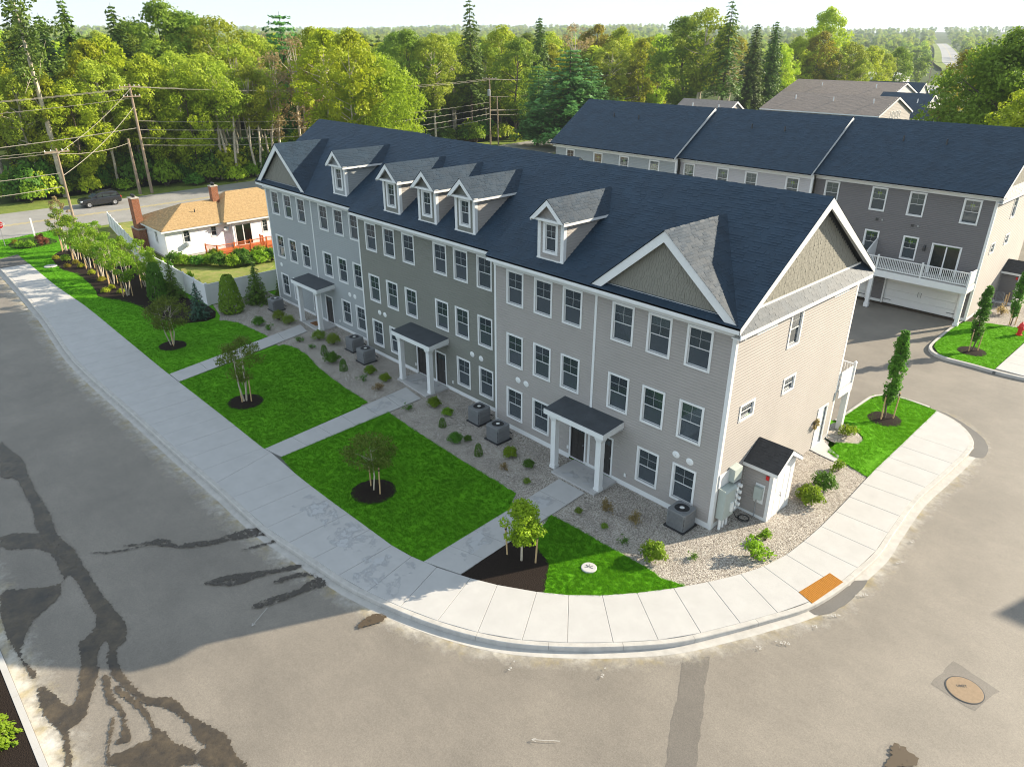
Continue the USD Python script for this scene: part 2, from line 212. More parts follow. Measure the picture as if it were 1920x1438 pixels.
D = {"lawn3":[[-16.81,-9.75],[-17.21,-3.49],[-15.39,-3.62],[-12.58,-3.75],[-10.21,-3.82],[-8.09,-3.83],[-7.12,-3.86],[-6.42,-5.11],[-6.2,-9.52],[-7.81,-9.8],[-9.87,-9.86],[-12.14,-9.94],[-14.73,-9.98]],"lawn2":[[-28.41,-10.0],[-18.0,-9.97],[-18.88,-3.61],[-21.49,-3.53],[-24.75,-3.22],[-26.89,-2.74],[-28.47,-2.66],[-29.52,-2.93]],"lawn1":[[-29.83,-10.02],[-31.57,-3.0],[-35.28,-3.3],[-36.25,-3.72],[-36.87,-4.38],[-37.68,-6.26],[-39.63,-7.0],[-43.36,-6.86],[-45.82,-7.48],[-47.98,-8.56],[-49.96,-8.12],[-55.62,-7.83],[-57.65,-8.51],[-61.97,-8.27],[-63.86,-7.67],[-65.24,-6.13],[-67.51,-4.47],[-74.31,-4.62],[-73.6,-7.19],[-72.8,-10.09],[-65.3,-11.55],[-65.95,-10.04],[-53.86,-10.13],[-45.42,-9.9],[-36.97,-9.97]],"lawn4":[[-5.03,-3.88],[-4.73,-4.6],[-3.89,-5.84],[-2.92,-6.17],[-1.94,-7.46],[-1.01,-6.67],[-0.2,-5.77],[0.59,-4.66],[1.31,-3.5],[0.42,-3.81],[-0.37,-3.71],[-1.85,-3.8],[-2.78,-3.8]],"mulch4":[[-4.68,-8.98],[-4.91,-6.23],[-4.74,-5.63],[-3.94,-5.79],[-2.92,-6.17],[-1.94,-7.46],[-2.82,-8.02],[-3.81,-8.62]],"lawn5":[[2.71,8.43],[0.66,8.71],[0.6,9.85],[1.29,10.7],[1.27,11.3],[1.11,11.63],[0.77,11.92],[0.12,12.29],[-0.44,12.52],[-0.65,13.0],[-0.34,17.11],[0.02,17.65],[0.45,17.88],[2.49,17.49]],"lawn6":[[-0.85,26.92],[-1.02,27.7],[-1.06,28.25],[-1.2,32.05],[-1.02,33.35],[0.26,34.26],[1.85,34.64],[2.29,34.25],[2.84,33.59],[2.85,25.72],[1.82,25.8],[0.45,25.74],[-0.27,26.04]],"sw_in":[[-66.53,-11.31],[-65.95,-10.04],[-53.86,-10.13],[-45.42,-9.9],[-36.97,-9.97],[-29.83,-10.02],[-28.42,-10.01],[-22.5,-9.97],[-18.0,-9.97],[-16.81,-9.75],[-14.73,-9.98],[-12.14,-9.94],[-9.87,-9.86],[-7.81,-9.8],[-6.2,-9.52],[-4.68,-8.98],[-3.81,-8.62],[-2.82,-8.02],[-1.94,-7.46],[-1.01,-6.67],[-0.2,-5.77],[0.59,-4.66],[1.31,-3.5],[1.98,-2.21],[2.63,-0.58],[2.93,1.26],[2.96,3.28],[2.9,4.97],[2.76,7.57],[2.7,8.44],[2.61,12.48],[2.5,17.48]],"sw_out":[[-61.62,-12.27],[-46.57,-12.77],[-34.46,-13.49],[-26.3,-13.3],[-19.9,-13.16],[-16.11,-13.03],[-12.66,-12.99],[-9.81,-12.66],[-7.3,-12.35],[-5.31,-11.88],[-3.08,-11.09],[-1.27,-10.11],[0.18,-8.9],[1.58,-7.4],[2.65,-6.0],[3.46,-4.46],[4.11,-3.06],[4.86,-1.2],[5.15,0.48],[5.26,1.99],[5.31,3.15],[5.15,5.09],[4.94,8.46],[5.04,10.91],[5.11,13.78],[5.01,15.02],[4.68,15.81],[3.87,16.79],[3.19,17.25],[2.5,17.48]],"walk1":[[-29.83,-10.02],[-28.42,-10.01],[-29.59,-2.81],[-30.1,-1.59],[-32.25,-0.69],[-31.95,-2.14]],"walk2":[[-18.0,-9.97],[-16.81,-9.75],[-17.21,-3.49],[-17.13,-2.7],[-17.42,-1.15],[-18.95,-1.1],[-18.92,-3.59]],"walk3":[[-6.2,-9.52],[-4.68,-8.98],[-4.91,-6.23],[-5.03,-3.88],[-5.2,-1.54],[-6.75,-1.57],[-7.16,-3.84]],"patchA":[[2.15,17.94],[2.85,17.94],[3.67,17.51],[4.61,16.85],[5.21,16.18],[5.46,15.69],[5.65,14.91],[5.66,14.33],[5.43,14.09],[5.08,14.0],[5.03,14.98],[4.85,15.54],[3.77,17.19],[2.45,17.82]],"patchB":[[4.82,-1.36],[5.03,-1.39],[5.19,-1.32],[5.39,-0.95],[5.56,0.06],[5.59,1.16],[5.54,1.73],[5.2,1.3],[5.1,0.37],[4.85,-1.08]],"strip":[[3.03,-6.2],[3.6,-5.6],[5.53,-9.25],[4.96,-9.86]],"strip2":[],"tact":[[4.49,0.86],[5.04,0.73],[4.79,-1.13],[4.2,-0.93]],"manhole":[[9.64,-1.15],[9.22,-1.1],[10.09,-1.25]],"mpatch":[[9.01,-0.14],[10.37,-0.43],[10.1,-1.8],[8.85,-1.65]],"lid":[[-1.73,-5.31]],"lid2":[[-59.48,-8.95]],"wetA":[[-17.91,-19.06],[-17.17,-18.93],[-16.51,-18.73],[-15.62,-18.72],[-14.23,-18.74],[-13.04,-18.73],[-12.0,-18.69],[-10.98,-18.6],[-10.34,-18.64],[-9.75,-18.94],[-9.79,-19.2],[-9.29,-19.33],[-8.47,-19.4],[-7.63,-19.32],[-6.93,-19.15],[-6.59,-18.65],[-6.12,-18.57],[-5.3,-18.43],[-4.65,-18.18],[-4.14,-17.99],[-3.61,-18.09],[-3.23,-18.09],[-2.66,-17.96],[-3.45,-18.79],[-3.94,-19.07],[-4.24,-18.75],[-4.04,-18.54],[-4.83,-18.72],[-5.16,-18.63],[-5.97,-18.78],[-6.45,-19.01],[-6.74,-19.31],[-7.5,-19.46],[-8.22,-19.64],[-8.81,-19.66],[-9.58,-19.53],[-9.99,-19.3],[-10.35,-19.35],[-10.14,-19.58],[-9.58,-19.85],[-8.96,-19.92],[-8.37,-20.29],[-7.95,-20.51],[-7.58,-20.66],[-7.39,-21.0],[-7.37,-21.23],[-6.61,-21.34],[-5.98,-21.46],[-6.11,-21.6],[-7.38,-21.32],[-7.78,-21.49],[-8.61,-21.57],[-9.44,-21.51],[-9.74,-21.35],[-9.07,-21.13],[-8.39,-21.06],[-8.24,-20.81],[-8.7,-20.55],[-9.38,-20.36],[-10.04,-20.13],[-10.87,-20.01],[-10.84,-19.75],[-11.43,-19.2],[-12.61,-19.2],[-13.97,-19.17],[-14.83,-19.23],[-14.31,-19.66],[-13.65,-19.77],[-13.28,-20.41],[-12.85,-20.94],[-12.01,-21.33],[-11.65,-21.51],[-10.91,-21.47],[-10.36,-21.3],[-10.04,-21.47],[-10.75,-21.51],[-11.61,-21.57],[-12.63,-21.65],[-13.79,-21.58],[-14.13,-21.56],[-15.47,-21.3],[-14.93,-20.59],[-14.42,-19.92],[-14.39,-19.46],[-15.44,-19.43],[-16.38,-19.38],[-17.33,-19.76],[-17.4,-19.98],[-18.15,-20.78],[-19.32,-20.55]],"wetB":[[-5.4,-20.86],[-5.68,-20.52],[-5.53,-20.2],[-5.56,-19.91],[-5.41,-19.58],[-5.93,-19.45],[-6.55,-19.48],[-7.09,-19.6],[-7.54,-19.7],[-7.93,-19.83],[-8.18,-19.7],[-7.78,-19.57],[-7.22,-19.45],[-6.47,-19.31],[-5.8,-19.39],[-5.41,-19.24],[-5.01,-19.24],[-4.5,-18.95],[-4.16,-18.84],[-3.71,-19.07]],"wetC":[[-5.78,-20.22],[-6.04,-20.41],[-6.11,-20.16],[-6.74,-19.95],[-7.28,-19.98],[-7.66,-20.11],[-8.44,-19.97],[-8.92,-19.88],[-8.66,-19.71],[-7.9,-19.89],[-6.97,-19.83],[-6.4,-19.94],[-5.8,-20.0]],"wetD":[[-5.47,-20.77],[-6.38,-20.44],[-6.97,-20.2],[-6.93,-20.11],[-6.36,-20.34],[-6.01,-20.55],[-5.38,-20.68]],"wetE":[[-28.1,-18.84],[-26.86,-18.79],[-25.2,-18.47],[-23.68,-18.66],[-21.05,-18.77],[-19.57,-18.72],[-17.8,-18.96],[-16.71,-18.8],[-15.88,-18.71],[-14.53,-19.07],[-16.89,-19.31],[-18.6,-19.47],[-20.17,-19.17],[-22.14,-19.13],[-23.67,-19.08],[-23.82,-19.67],[-25.39,-19.37]],"drip1":[[-12.1,-12.59],[-12.75,-13.1],[-13.0,-13.88],[-12.99,-14.53],[-13.59,-15.34],[-13.6,-15.75],[-14.39,-15.86],[-14.68,-16.16],[-14.64,-16.45],[-15.3,-17.55],[-14.47,-16.51],[-14.03,-16.13],[-13.51,-15.78],[-12.89,-15.0],[-12.61,-14.13],[-12.15,-13.32],[-11.83,-12.65]],"drip2":[[-15.69,-18.51],[-14.96,-17.65],[-14.6,-16.73],[-14.47,-16.51],[-14.83,-17.63]],"drip3":[[-9.38,-12.75],[-9.74,-13.57],[-10.19,-14.33],[-10.63,-14.95],[-10.83,-15.66],[-10.86,-15.97],[-10.29,-15.5],[-9.94,-15.13],[-9.82,-14.37],[-9.56,-13.67],[-9.15,-12.88]],"drip4":[[-7.57,-12.69],[-8.3,-12.63],[-8.31,-13.06],[-8.19,-13.69],[-8.54,-14.59],[-8.55,-15.31],[-8.22,-15.02],[-7.98,-13.94],[-7.88,-13.16]],"drip5":[[-11.73,-14.17],[-11.57,-13.52],[-11.37,-12.73],[-11.17,-12.61],[-11.45,-13.58]],"drip6":[[-9.19,-14.2],[-9.15,-13.6],[-8.97,-12.98],[-8.3,-12.7],[-8.79,-13.15],[-8.93,-13.71]],"oil1":[[8.85,-4.75],[9.05,-4.58],[9.58,-4.63],[9.62,-4.98],[8.96,-5.68],[9.06,-5.1]],"oil2":[[-5.24,-13.01],[-5.35,-12.52],[-5.16,-12.08],[-4.82,-12.09],[-4.87,-12.63],[-5.06,-13.06]],"kerbL":[[-12.58,-21.83],[-6.24,-21.83],[-6.36,-21.96],[-11.77,-21.99]],"bushBL":[[-7.34,-22.76]],"shrubs":[[-33.97,-0.95,0.49,"dark"],[-32.82,-0.85,0.48,"dark"],[-33.92,-2.47,0.43,"green"],[-32.62,-2.38,0.26,"sparse"],[-28.82,-0.82,0.49,"dark"],[-27.45,-0.55,0.5,"dark"],[-29.27,-1.97,0.25,"sparse"],[-27.71,-1.96,0.2,"sparse"],[-26.28,-1.91,0.24,"cone"],[-24.89,-2.19,0.47,"green"],[-23.42,-2.31,0.26,"cone"],[-21.96,-1.41,0.35,"bright"],[-20.57,-1.35,0.34,"bright"],[-21.45,-2.28,0.2,"sparse"],[-19.81,-2.34,0.26,"brown"],[-16.72,-2.51,0.23,"sparse"],[-16.07,-1.3,0.37,"bright"],[-14.82,-1.4,0.31,"bright"],[-14.01,-2.39,0.21,"cone"],[-12.35,-2.92,0.38,"green"],[-12.05,-2.38,0.21,"green"],[-10.66,-2.91,0.22,"cone"],[-9.58,-1.9,0.35,"bright"],[-8.9,-2.88,0.2,"brown"],[-8.29,-1.94,0.28,"green"],[-7.38,-2.95,0.19,"dark"],[-4.34,-2.96,0.18,"dark"],[-3.66,-2.0,0.29,"brown"],[-2.34,-1.78,0.28,"brown"],[-2.95,-2.96,0.17,"dark"],[-1.83,-3.15,0.18,"sparse"],[-0.45,-3.12,0.51,"bright"],[0.55,-2.0,0.18,"sparse"],[1.99,-0.28,0.44,"airy"],[1.87,0.97,0.27,"airy"],[1.85,4.61,0.56,"bright"],[1.8,6.02,0.56,"green"],[1.62,7.81,0.28,"airy"],[0.63,10.95,0.35,"airy"],[-61.5,-7.99,0.32,"orange"],[-60.34,-7.52,0.42,"lime"],[-58.0,-7.99,0.29,"orange"],[-58.75,-7.15,0.32,"orange"],[-57.21,-7.15,0.31,"gold"],[-54.52,-7.09,0.32,"gold"],[-51.91,-7.11,0.36,"orange"],[-48.54,-7.81,0.34,"gold"],[-49.09,-7.21,0.29,"gold"],[-47.62,-6.98,0.3,"gold"],[-70.01,-9.37,0.35,"orange"],[-68.3,-9.3,0.5,"lime"],[-67.7,-8.66,0.5,"lime"],[-68.06,-7.29,0.46,"red"],[-69.82,-7.36,0.43,"red"],[0.19,36.95,0.39,"brown"]],"ac":[[-0.98,-0.63],[-11.16,-1.21],[-13.18,-0.65],[-23.67,-0.56],[-25.73,-0.04],[-36.05,-0.08]],"smalltrees":{"t1":[[-34.19,-8.17]],"t2":[[-23.43,-8.36]],"t3":[[-11.44,-8.21]],"t4":[[-3.76,-6.79]],"c1":[[0.97,14.59]],"c2":[[1.04,27.81]],"c3":[[1.31,34.93]]},"birches":[[-64.26,-6.49],[-60.1,-6.69],[-56.69,-6.6],[-53.18,-6.67],[-50.59,-6.65],[-46.66,-6.82],[-48.04,-5.03]],"conif":[[-37.74,-2.64],[-38.51,-0.3],[-38.03,-4.83],[-44.16,-5.41],[-43.81,-4.42]],"mulchbed":[[-37.87,-6.21],[-39.63,-7.0],[-43.24,-6.91],[-45.64,-7.53],[-47.86,-8.62],[-49.91,-8.13],[-55.54,-7.86],[-57.48,-8.56],[-61.77,-8.31],[-63.65,-7.72],[-65.24,-6.13],[-63.62,-5.53],[-59.97,-4.33],[-53.52,-3.66],[-48.77,-4.11],[-43.0,-3.82],[-39.14,-3.23],[-37.01,-4.22]],"mulchbed2":[[-69.92,-10.16],[-71.34,-9.43],[-72.68,-8.05],[-71.03,-6.3],[-68.54,-5.99],[-67.85,-7.06],[-67.44,-8.39],[-67.98,-9.6]],"mulchBL":[],"post":[[-72.34,-7.2]],"stop":[[-69.96,-10.2]],"hedge":[[-53.15,-0.75],[-52.21,-0.35],[-51.47,0.44],[-50.95,1.39],[-49.88,1.72],[-48.83,2.44],[-48.57,3.52],[-48.3,4.62],[-48.35,5.81],[-52.36,2.39],[-50.73,4.12],[-50.49,5.69]],"lawnB":[[-51.48,-1.16],[-49.28,-1.49],[-46.23,-1.48],[-45.66,-1.21],[-45.64,2.37],[-46.17,4.87],[-47.77,5.6],[-48.04,3.67],[-48.11,1.64],[-49.87,0.55],[-51.18,-0.06]],"yard":[[-72.45,0.52],[-71.23,2.13],[-65.19,0.11],[-66.01,-1.29],[-66.57,-1.36]],"utility":[[0.14,0.15],[0.22,0.34]],"hose":[[0.36,1.63]],"hydrant":[[2.26,33.15]],"bike":[[-0.91,39.24]],"bolp":[[-0.36,38.66],[-0.37,39.42]],"chalk":{"bz":[[5.87,0.61],[5.63,-1.09],[5.51,-1.94],[4.99,-3.47],[4.67,-4.14],[6.15,3.48],[6.03,5.2]],"m":[[-0.3,-10.25],[1.87,-8.38],[1.22,-11.72],[-2.69,-11.7]],"l":[[-7.91,-15.72],[-4.24,-14.93]]},"debris":[],"trees":[[-98.7,1.6,22.7,"spruce",0],[-112.7,7.4,20.9,"spruce",0],[-110.1,9.9,22.8,"spruce",0],[-100.1,8.5,17.9,"yellow",0],[-100.3,11.2,18.4,"yellow",0],[-118.0,18.5,22.6,"spruce",0],[-95.3,13.8,16.1,"light",0],[-121.3,21.3,20.3,"dark",0],[-111.2,22.8,22.9,"dark",0],[-110.0,26.2,21.7,"dark",0],[-104.8,28.3,21.0,"olive",0],[-92.9,20.5,16.8,"birch",0],[-91.2,21.9,15.7,"birch",0],[-91.7,25.7,15.2,"birch",0],[-92.6,28.4,14.6,"birch",0],[-92.9,17.6,14.8,"light",0],[-95.1,7.8,15.5,"olive",0],[-95.6,1.5,15.0,"yellow",0],[-94.0,4.0,13.3,"light",0],[-95.1,-1.1,14.0,"olive",0],[-98.7,27.1,18.0,"birch",0],[-98.8,18.9,16.3,"olive",0],[-106.5,34.1,18.8,"olive",0],[-109.7,41.2,21.8,"pine",0],[-93.1,34.1,18.5,"bare",0],[-92.9,30.0,16.3,"bare",0],[-86.8,35.2,19.3,"yellow",0],[-79.0,34.5,19.1,"yellow",0],[-93.2,40.0,17.7,"olive",0],[-79.6,39.1,16.2,"bright",13.5],[-95.0,44.7,16.9,"bright",0],[-103.0,61.5,19.4,"dark",0],[-99.6,64.4,18.8,"olive",0],[-118.9,70.2,19.1,"dark",0],[-100.7,74.0,24.6,"tallspruce",0],[-104.3,72.9,17.7,"olive",0],[-105.7,86.4,20.4,"light",0],[-97.8,83.2,18.4,"dark",0],[-106.1,97.6,22.2,"spruce",0],[-106.4,82.8,17.2,"olive",0],[-81.1,79.9,16.6,"pine",17],[-80.3,84.7,13.9,"pine",12],[-87.9,79.0,13.8,"pine",9],[-110.0,113.1,21.3,"bare",0],[-113.0,123.8,21.2,"orange",0],[-107.4,125.9,20.6,"yellow",0],[-100.4,125.0,18.1,"yellow",0],[-100.0,131.5,19.2,"light",0],[-99.8,114.0,17.8,"olive",0],[-88.7,124.8,22.6,"dark",0],[-83.0,123.8,24.0,"olive",0],[-78.0,124.6,25.3,"tallspruce",0],[-79.3,137.8,21.2,"spruce",0],[-78.7,144.9,21.8,"spruce",0],[-85.0,168.8,18.7,"light",0],[-81.6,154.7,17.2,"light",0],[-82.8,178.8,25.5,"light",0],[-81.0,172.9,19.9,"orange",0],[-83.3,175.2,15.4,"light",0],[-76.1,179.6,17.5,"olive",0],[-76.0,192.7,16.6,"light",0],[-76.7,176.0,14.8,"olive",0],[-80.6,223.1,16.1,"dark",0],[-75.6,201.4,14.6,"olive",0],[-72.4,179.0,13.6,"olive",0],[-10.1,67.3,19.0,"oak",17],[-12.9,74.8,15.5,"oak",8],[-8.7,70.7,19.8,"oak",15],[-6.5,55.8,13.9,"light",8],[-31.3,121.6,16.4,"orange",0]],"edge":[[-95.4,-3.8,"lime"],[-92.3,-3.0,"lime"],[-93.4,-1.5,"light"],[-94.1,0.5,"lime"],[-96.2,3.1,"light"],[-93.7,4.0,"light"],[-96.5,6.4,"lime"],[-93.1,7.9,"lime"],[-96.1,10.4,"light"],[-92.6,13.1,"lime"],[-94.4,15.7,"green"],[-90.4,16.0,"green"],[-91.3,18.2,"lime"],[-93.5,21.0,"green"],[-89.7,21.5,"light"],[-91.6,24.4,"lime"],[-92.2,27.2,"green"],[-94.8,30.1,"lime"],[-95.8,34.4,"lime"],[-92.5,36.2,"green"],[-104.9,68.9,"light"],[-102.4,69.8,"lime"],[-99.0,73.4,"lime"],[-99.8,79.4,"lime"],[-95.3,80.4,"light"],[-104.1,64.5,"green"],[-90.2,115.1,"yellow"],[-83.0,112.6,"yellow"],[-92.3,112.4,"light"],[-78.5,116.5,"yellow"],[-74.9,121.6,"light"],[-68.3,122.5,"light"],[-64.0,121.2,"lime"]]}

plain('white_trim', (0.64, 0.64, 0.63), 0.45, 0.35, var=0.04, scale=1.5)
plain('white_vinyl', (0.66, 0.66, 0.65), 0.4, 0.4, var=0.03)
plain('siding_taupe', (0.335, 0.308, 0.285), 0.6, 0.25, var=0.06, scale=0.7, island=0.05)
plain('siding_olive', (0.185, 0.185, 0.16), 0.6, 0.25, var=0.05, scale=0.7, island=0.04)
plain('siding_blue_grey', (0.30, 0.315, 0.315), 0.6, 0.25, var=0.05, scale=0.7, island=0.035)
plain('siding_charcoal', (0.155, 0.145, 0.145), 0.6, 0.25, var=0.05, scale=0.7, island=0.04)
plain('siding_pale_grey', (0.42, 0.40, 0.40), 0.6, 0.25, var=0.05, scale=0.7, island=0.035)
plain('siding_white', (0.78, 0.77, 0.78), 0.55, 0.25, var=0.04, scale=0.7, island=0.02)
plain('shake_taupe', (0.225, 0.215, 0.18), 0.7, 0.2, var=0.08, scale=6, island=0.09)
plain('shingle', (0.018, 0.037, 0.060), 0.62, 0.25, var=0.26, scale=1.3, bump=0.004, bscale=160, island=0.21)
plain('shingle_charcoal', (0.058, 0.056, 0.056), 0.8, 0.2, var=0.2, scale=4, island=0.22)
plain('roof_underlay', (0.05, 0.055, 0.06), 0.9, 0.1)
plain('shingle_brown', (0.44, 0.30, 0.15), 0.92, 0.1, var=0.22, scale=5, island=0.22)
plain('shingle_grey_brown', (0.30, 0.25, 0.215), 0.92, 0.1, var=0.2, scale=3, island=0.2)
plain('membrane', (0.055, 0.062, 0.07), 0.5, 0.3, var=0.25, scale=1.6)
plain('glazing_bar', (0.36, 0.37, 0.37), 0.5)
plain('soffit', (0.6, 0.6, 0.58), 0.6)
plain('interior', (0.42, 0.41, 0.39), 0.9, 0.1, var=0.3, scale=0.9)
plain('room_light', (0.62, 0.60, 0.55), 0.9, 0.1, var=0.05)
plain('blind', (0.42, 0.40, 0.38), 0.7, 0.2, var=0.08)
plain('door_black', (0.022, 0.020, 0.019), 0.35, 0.4, var=0.2, scale=2)
plain('metal_dark', (0.03, 0.03, 0.032), 0.45, 0.5)
plain('metal_grey', (0.30, 0.31, 0.32), 0.45, 0.5, metal=0.5)
plain('ac_grey', (0.20, 0.205, 0.21), 0.5, 0.4, metal=0.25, var=0.08)
plain('meter_green', (0.36, 0.40, 0.37), 0.5, 0.4, var=0.06)
plain('plastic_black', (0.02, 0.02, 0.022), 0.5, 0.4)
plain('brick', (0.36, 0.15, 0.08), 0.85, 0.15, var=0.25, scale=5, island=0.3)
plain('mortar', (0.42, 0.38, 0.33), 0.95, 0.1)
plain('deck_orange', (0.52, 0.13, 0.035), 0.6, 0.25, var=0.15, scale=4, island=0.12)
plain('wood_pale', (0.55, 0.38, 0.20), 0.75, 0.2, var=0.2, scale=8, island=0.12)
plain('wood_pole', (0.26, 0.20, 0.145), 0.9, 0.1, var=0.3, scale=3)
plain('bark', (0.115, 0.09, 0.07), 0.95, 0.1, var=0.4, scale=5, bump=0.03, bscale=8)
plain('bark_pale', (0.46, 0.40, 0.31), 0.9, 0.1, var=0.35, scale=3)
plain('wire', (0.30, 0.27, 0.22), 0.7)
plain('wire_black', (0.02, 0.02, 0.02), 0.6)
plain('concrete', (0.425, 0.415, 0.402), 0.85, 0.2, var=0.07, scale=1.2, bump=0.003, bscale=90, island=0.035)
plain('concrete_kerb', (0.44, 0.42, 0.39), 0.9, 0.15, var=0.16, scale=3, bump=0.004, island=0.06)
plain('joint', (0.12, 0.115, 0.11), 0.95, 0.1)
plain('mulch', (0.022, 0.016, 0.013), 0.97, 0.08, var=0.6, scale=22, bump=0.05, bscale=30)
plain('soil', (0.05, 0.04, 0.03), 0.97, 0.08, var=0.3, scale=2)
plain('iron', (0.23, 0.165, 0.105), 0.75, 0.3, var=0.15, scale=9, bump=0.004)
plain('tactile', (0.34, 0.135, 0.006), 0.6, 0.3, var=0.10, scale=9)
plain('chalk', (0.45, 0.44, 0.42), 0.95, 0.05)
plain('red_paint', (0.55, 0.02, 0.02), 0.4, 0.4)
plain('yellow_tag', (0.75, 0.85, 0.08), 0.5, 0.3)
plain('sign_black', (0.01, 0.01, 0.01), 0.5)
plain('car_black', (0.010, 0.011, 0.014), 0.2, 0.5, coat=0.6)
plain('car_glass', (0.03, 0.04, 0.045), 0.08, 0.6)
plain('rubber', (0.018, 0.018, 0.018), 0.85, 0.2)
plain('alloy', (0.45, 0.45, 0.46), 0.35, 0.5, metal=0.8)
plain('lamp_clear', (0.75, 0.75, 0.72), 0.15, 0.6)
plain('doormat', (0.20, 0.10, 0.05), 0.95, 0.05, var=0.4, scale=12)
plain('canary', (0.75, 0.42, 0.03), 0.6)
mk('pane', {'f': ('fresnel', {'IOR': 1.5}), 't': ('transparent_bsdf', {'color': (0.62, 0.68, 0.68)}), 'g': ('glossy_bsdf', {'roughness': 0.02, 'color': (0.9, 0.95, 1.0)}), 'x': ('mix_closure', {})},
   [('f.fac', 'x.fac'), ('t.BSDF', 'x.closure1'), ('g.BSDF', 'x.closure2')], surface='x.closure')

def screened(name, cover, col):
    "pane behind dust or an insect screen: a share of grey mesh over the glass"
    mk(name, {'f': ('fresnel', {'IOR': 1.5}), 't': ('transparent_bsdf', {'color': (0.72, 0.78, 0.78)}), 'g': ('glossy_bsdf', {'roughness': 0.03, 'color': (0.9, 0.95, 1.0)}), 'x': ('mix_closure', {}), 'd': ('diffuse_bsdf', {'color': col}), 'y': ('mix_closure', {'fac': cover})},
       [('f.fac', 'x.fac'), ('t.BSDF', 'x.closure1'), ('g.BSDF', 'x.closure2'), ('x.closure', 'y.closure1'), ('d.BSDF', 'y.closure2')], surface='y.closure')
screened('pane_dusty', 0.12, (0.10, 0.115, 0.125)); screened('pane_screened', 0.38, (0.07, 0.08, 0.088))

# ---------------------------------------------------------------- building pieces
COURSE = 0.125
def lap(mb, u0, u1, z0, z1, holes, M, course=COURSE, tri=None, proud=0.03):
    "clapboards: each course a sloping board; holes (ua, ub, za, zb) are left open; tri(z) gives (umin, umax) at height z"
    n = max(1, round((z1 - z0) / course)); h = (z1 - z0) / n
    for k in range(n):
        a, b = z0 + k * h, z0 + (k + 1) * h; m = (a + b) / 2
        lo, hi = (u0, u1) if tri is None else tri(m)
        if hi - lo < 0.02: continue
        cuts = sorted((ua, ub) for ua, ub, za, zb in holes if za < m < zb and ub > lo and ua < hi); segs, x = [], lo
        for ua, ub in cuts:
            if ua > x: segs.append((x, ua))
            x = max(x, ub)
        if x < hi: segs.append((x, hi))
        for s0, s1 in segs:
            c = a + (b - a) * .72; mb.add([(s0, proud, a), (s1, proud, a), (s1, proud * .8, c), (s0, proud * .8, c), (s1, 0.002, b), (s0, 0.002, b), (s0, 0, a), (s1, 0, a)], [(0, 3, 2, 1), (3, 5, 4, 2), (0, 1, 7, 6)], M)

def shake(mb, tri, z0, z1, rng, M, course=0.13, w=0.11):
    "gable shingles with uneven widths and thickness inside the outline tri(z) -> (umin, umax)"
    n = max(1, round((z1 - z0) / course)); h = (z1 - z0) / n
    for k in range(n):
        a, b = z0 + k * h, z0 + (k + 1) * h; lo, hi = tri((a + b) / 2); x = lo
        while x < hi - 0.02:
            e = min(hi, x + rng.uniform(0.6, 1.4) * w); t = rng.uniform(0.014, 0.03)
            g = 0.004
            mb.add([(x + g, t, a), (e - g, t, a), (e - g, 0.006, b), (x + g, 0.006, b), (x + g, 0, a), (e - g, 0, a), (e - g, 0, b), (x + g, 0, b)], [(0, 3, 2, 1), (0, 1, 5, 4), (0, 4, 7, 3), (1, 2, 6, 5)], M); x = e

def shingles(mb, P, U, S, span, v1, rng, tab=0.26, exposure=0.12):
    "roof tabs on the plane P + u U + v S (v up the slope); span(v) -> (umin, umax)"
    P, U, S = (np.asarray(q, float) for q in (P, U, S)); N = np.cross(U, S)
    if N[2] < 0: N = -N
    n = max(1, int(v1 / exposure)); h = v1 / n; V, F = [], []
    for k in range(n):
        a, b = k * h, (k + 1) * h; lo, hi = span((a + b) / 2); x = lo - rng.uniform(0, tab)
        while x < hi - 0.01:
            e = x + tab * rng.uniform(0.7, 1.3); s0, s1 = max(x, lo), min(e, hi); x = e
            if s1 - s0 < 0.015: continue
            t = rng.choice([0.010, 0.014, 0.020]); g = 0.003; i = len(V)
            for u_, v_, q in ((s0 + g, a, t), (s1 - g, a, t), (s1 - g, b + 0.01, 0.008), (s0 + g, b + 0.01, 0.008), (s0 + g, a, 0), (s1 - g, a, 0)):
                V.append(P + U * u_ + S * v_ + N * q)
            F += [(i, i + 1, i + 2), (i, i + 2, i + 3), (i, i + 4, i + 5), (i, i + 5, i + 1), (i, i + 3, i + 4), (i + 1, i + 5, i + 2)]
    if V:
        F = np.array(F); 
        if np.dot(np.cross(U, S), N) < 0: F = F[:, ::-1]
        mb.add(V, F)

def stuffpart(p):
    stage.GetPrimAtPath(p).SetCustomDataByKey('kind', 'stuff'); return p

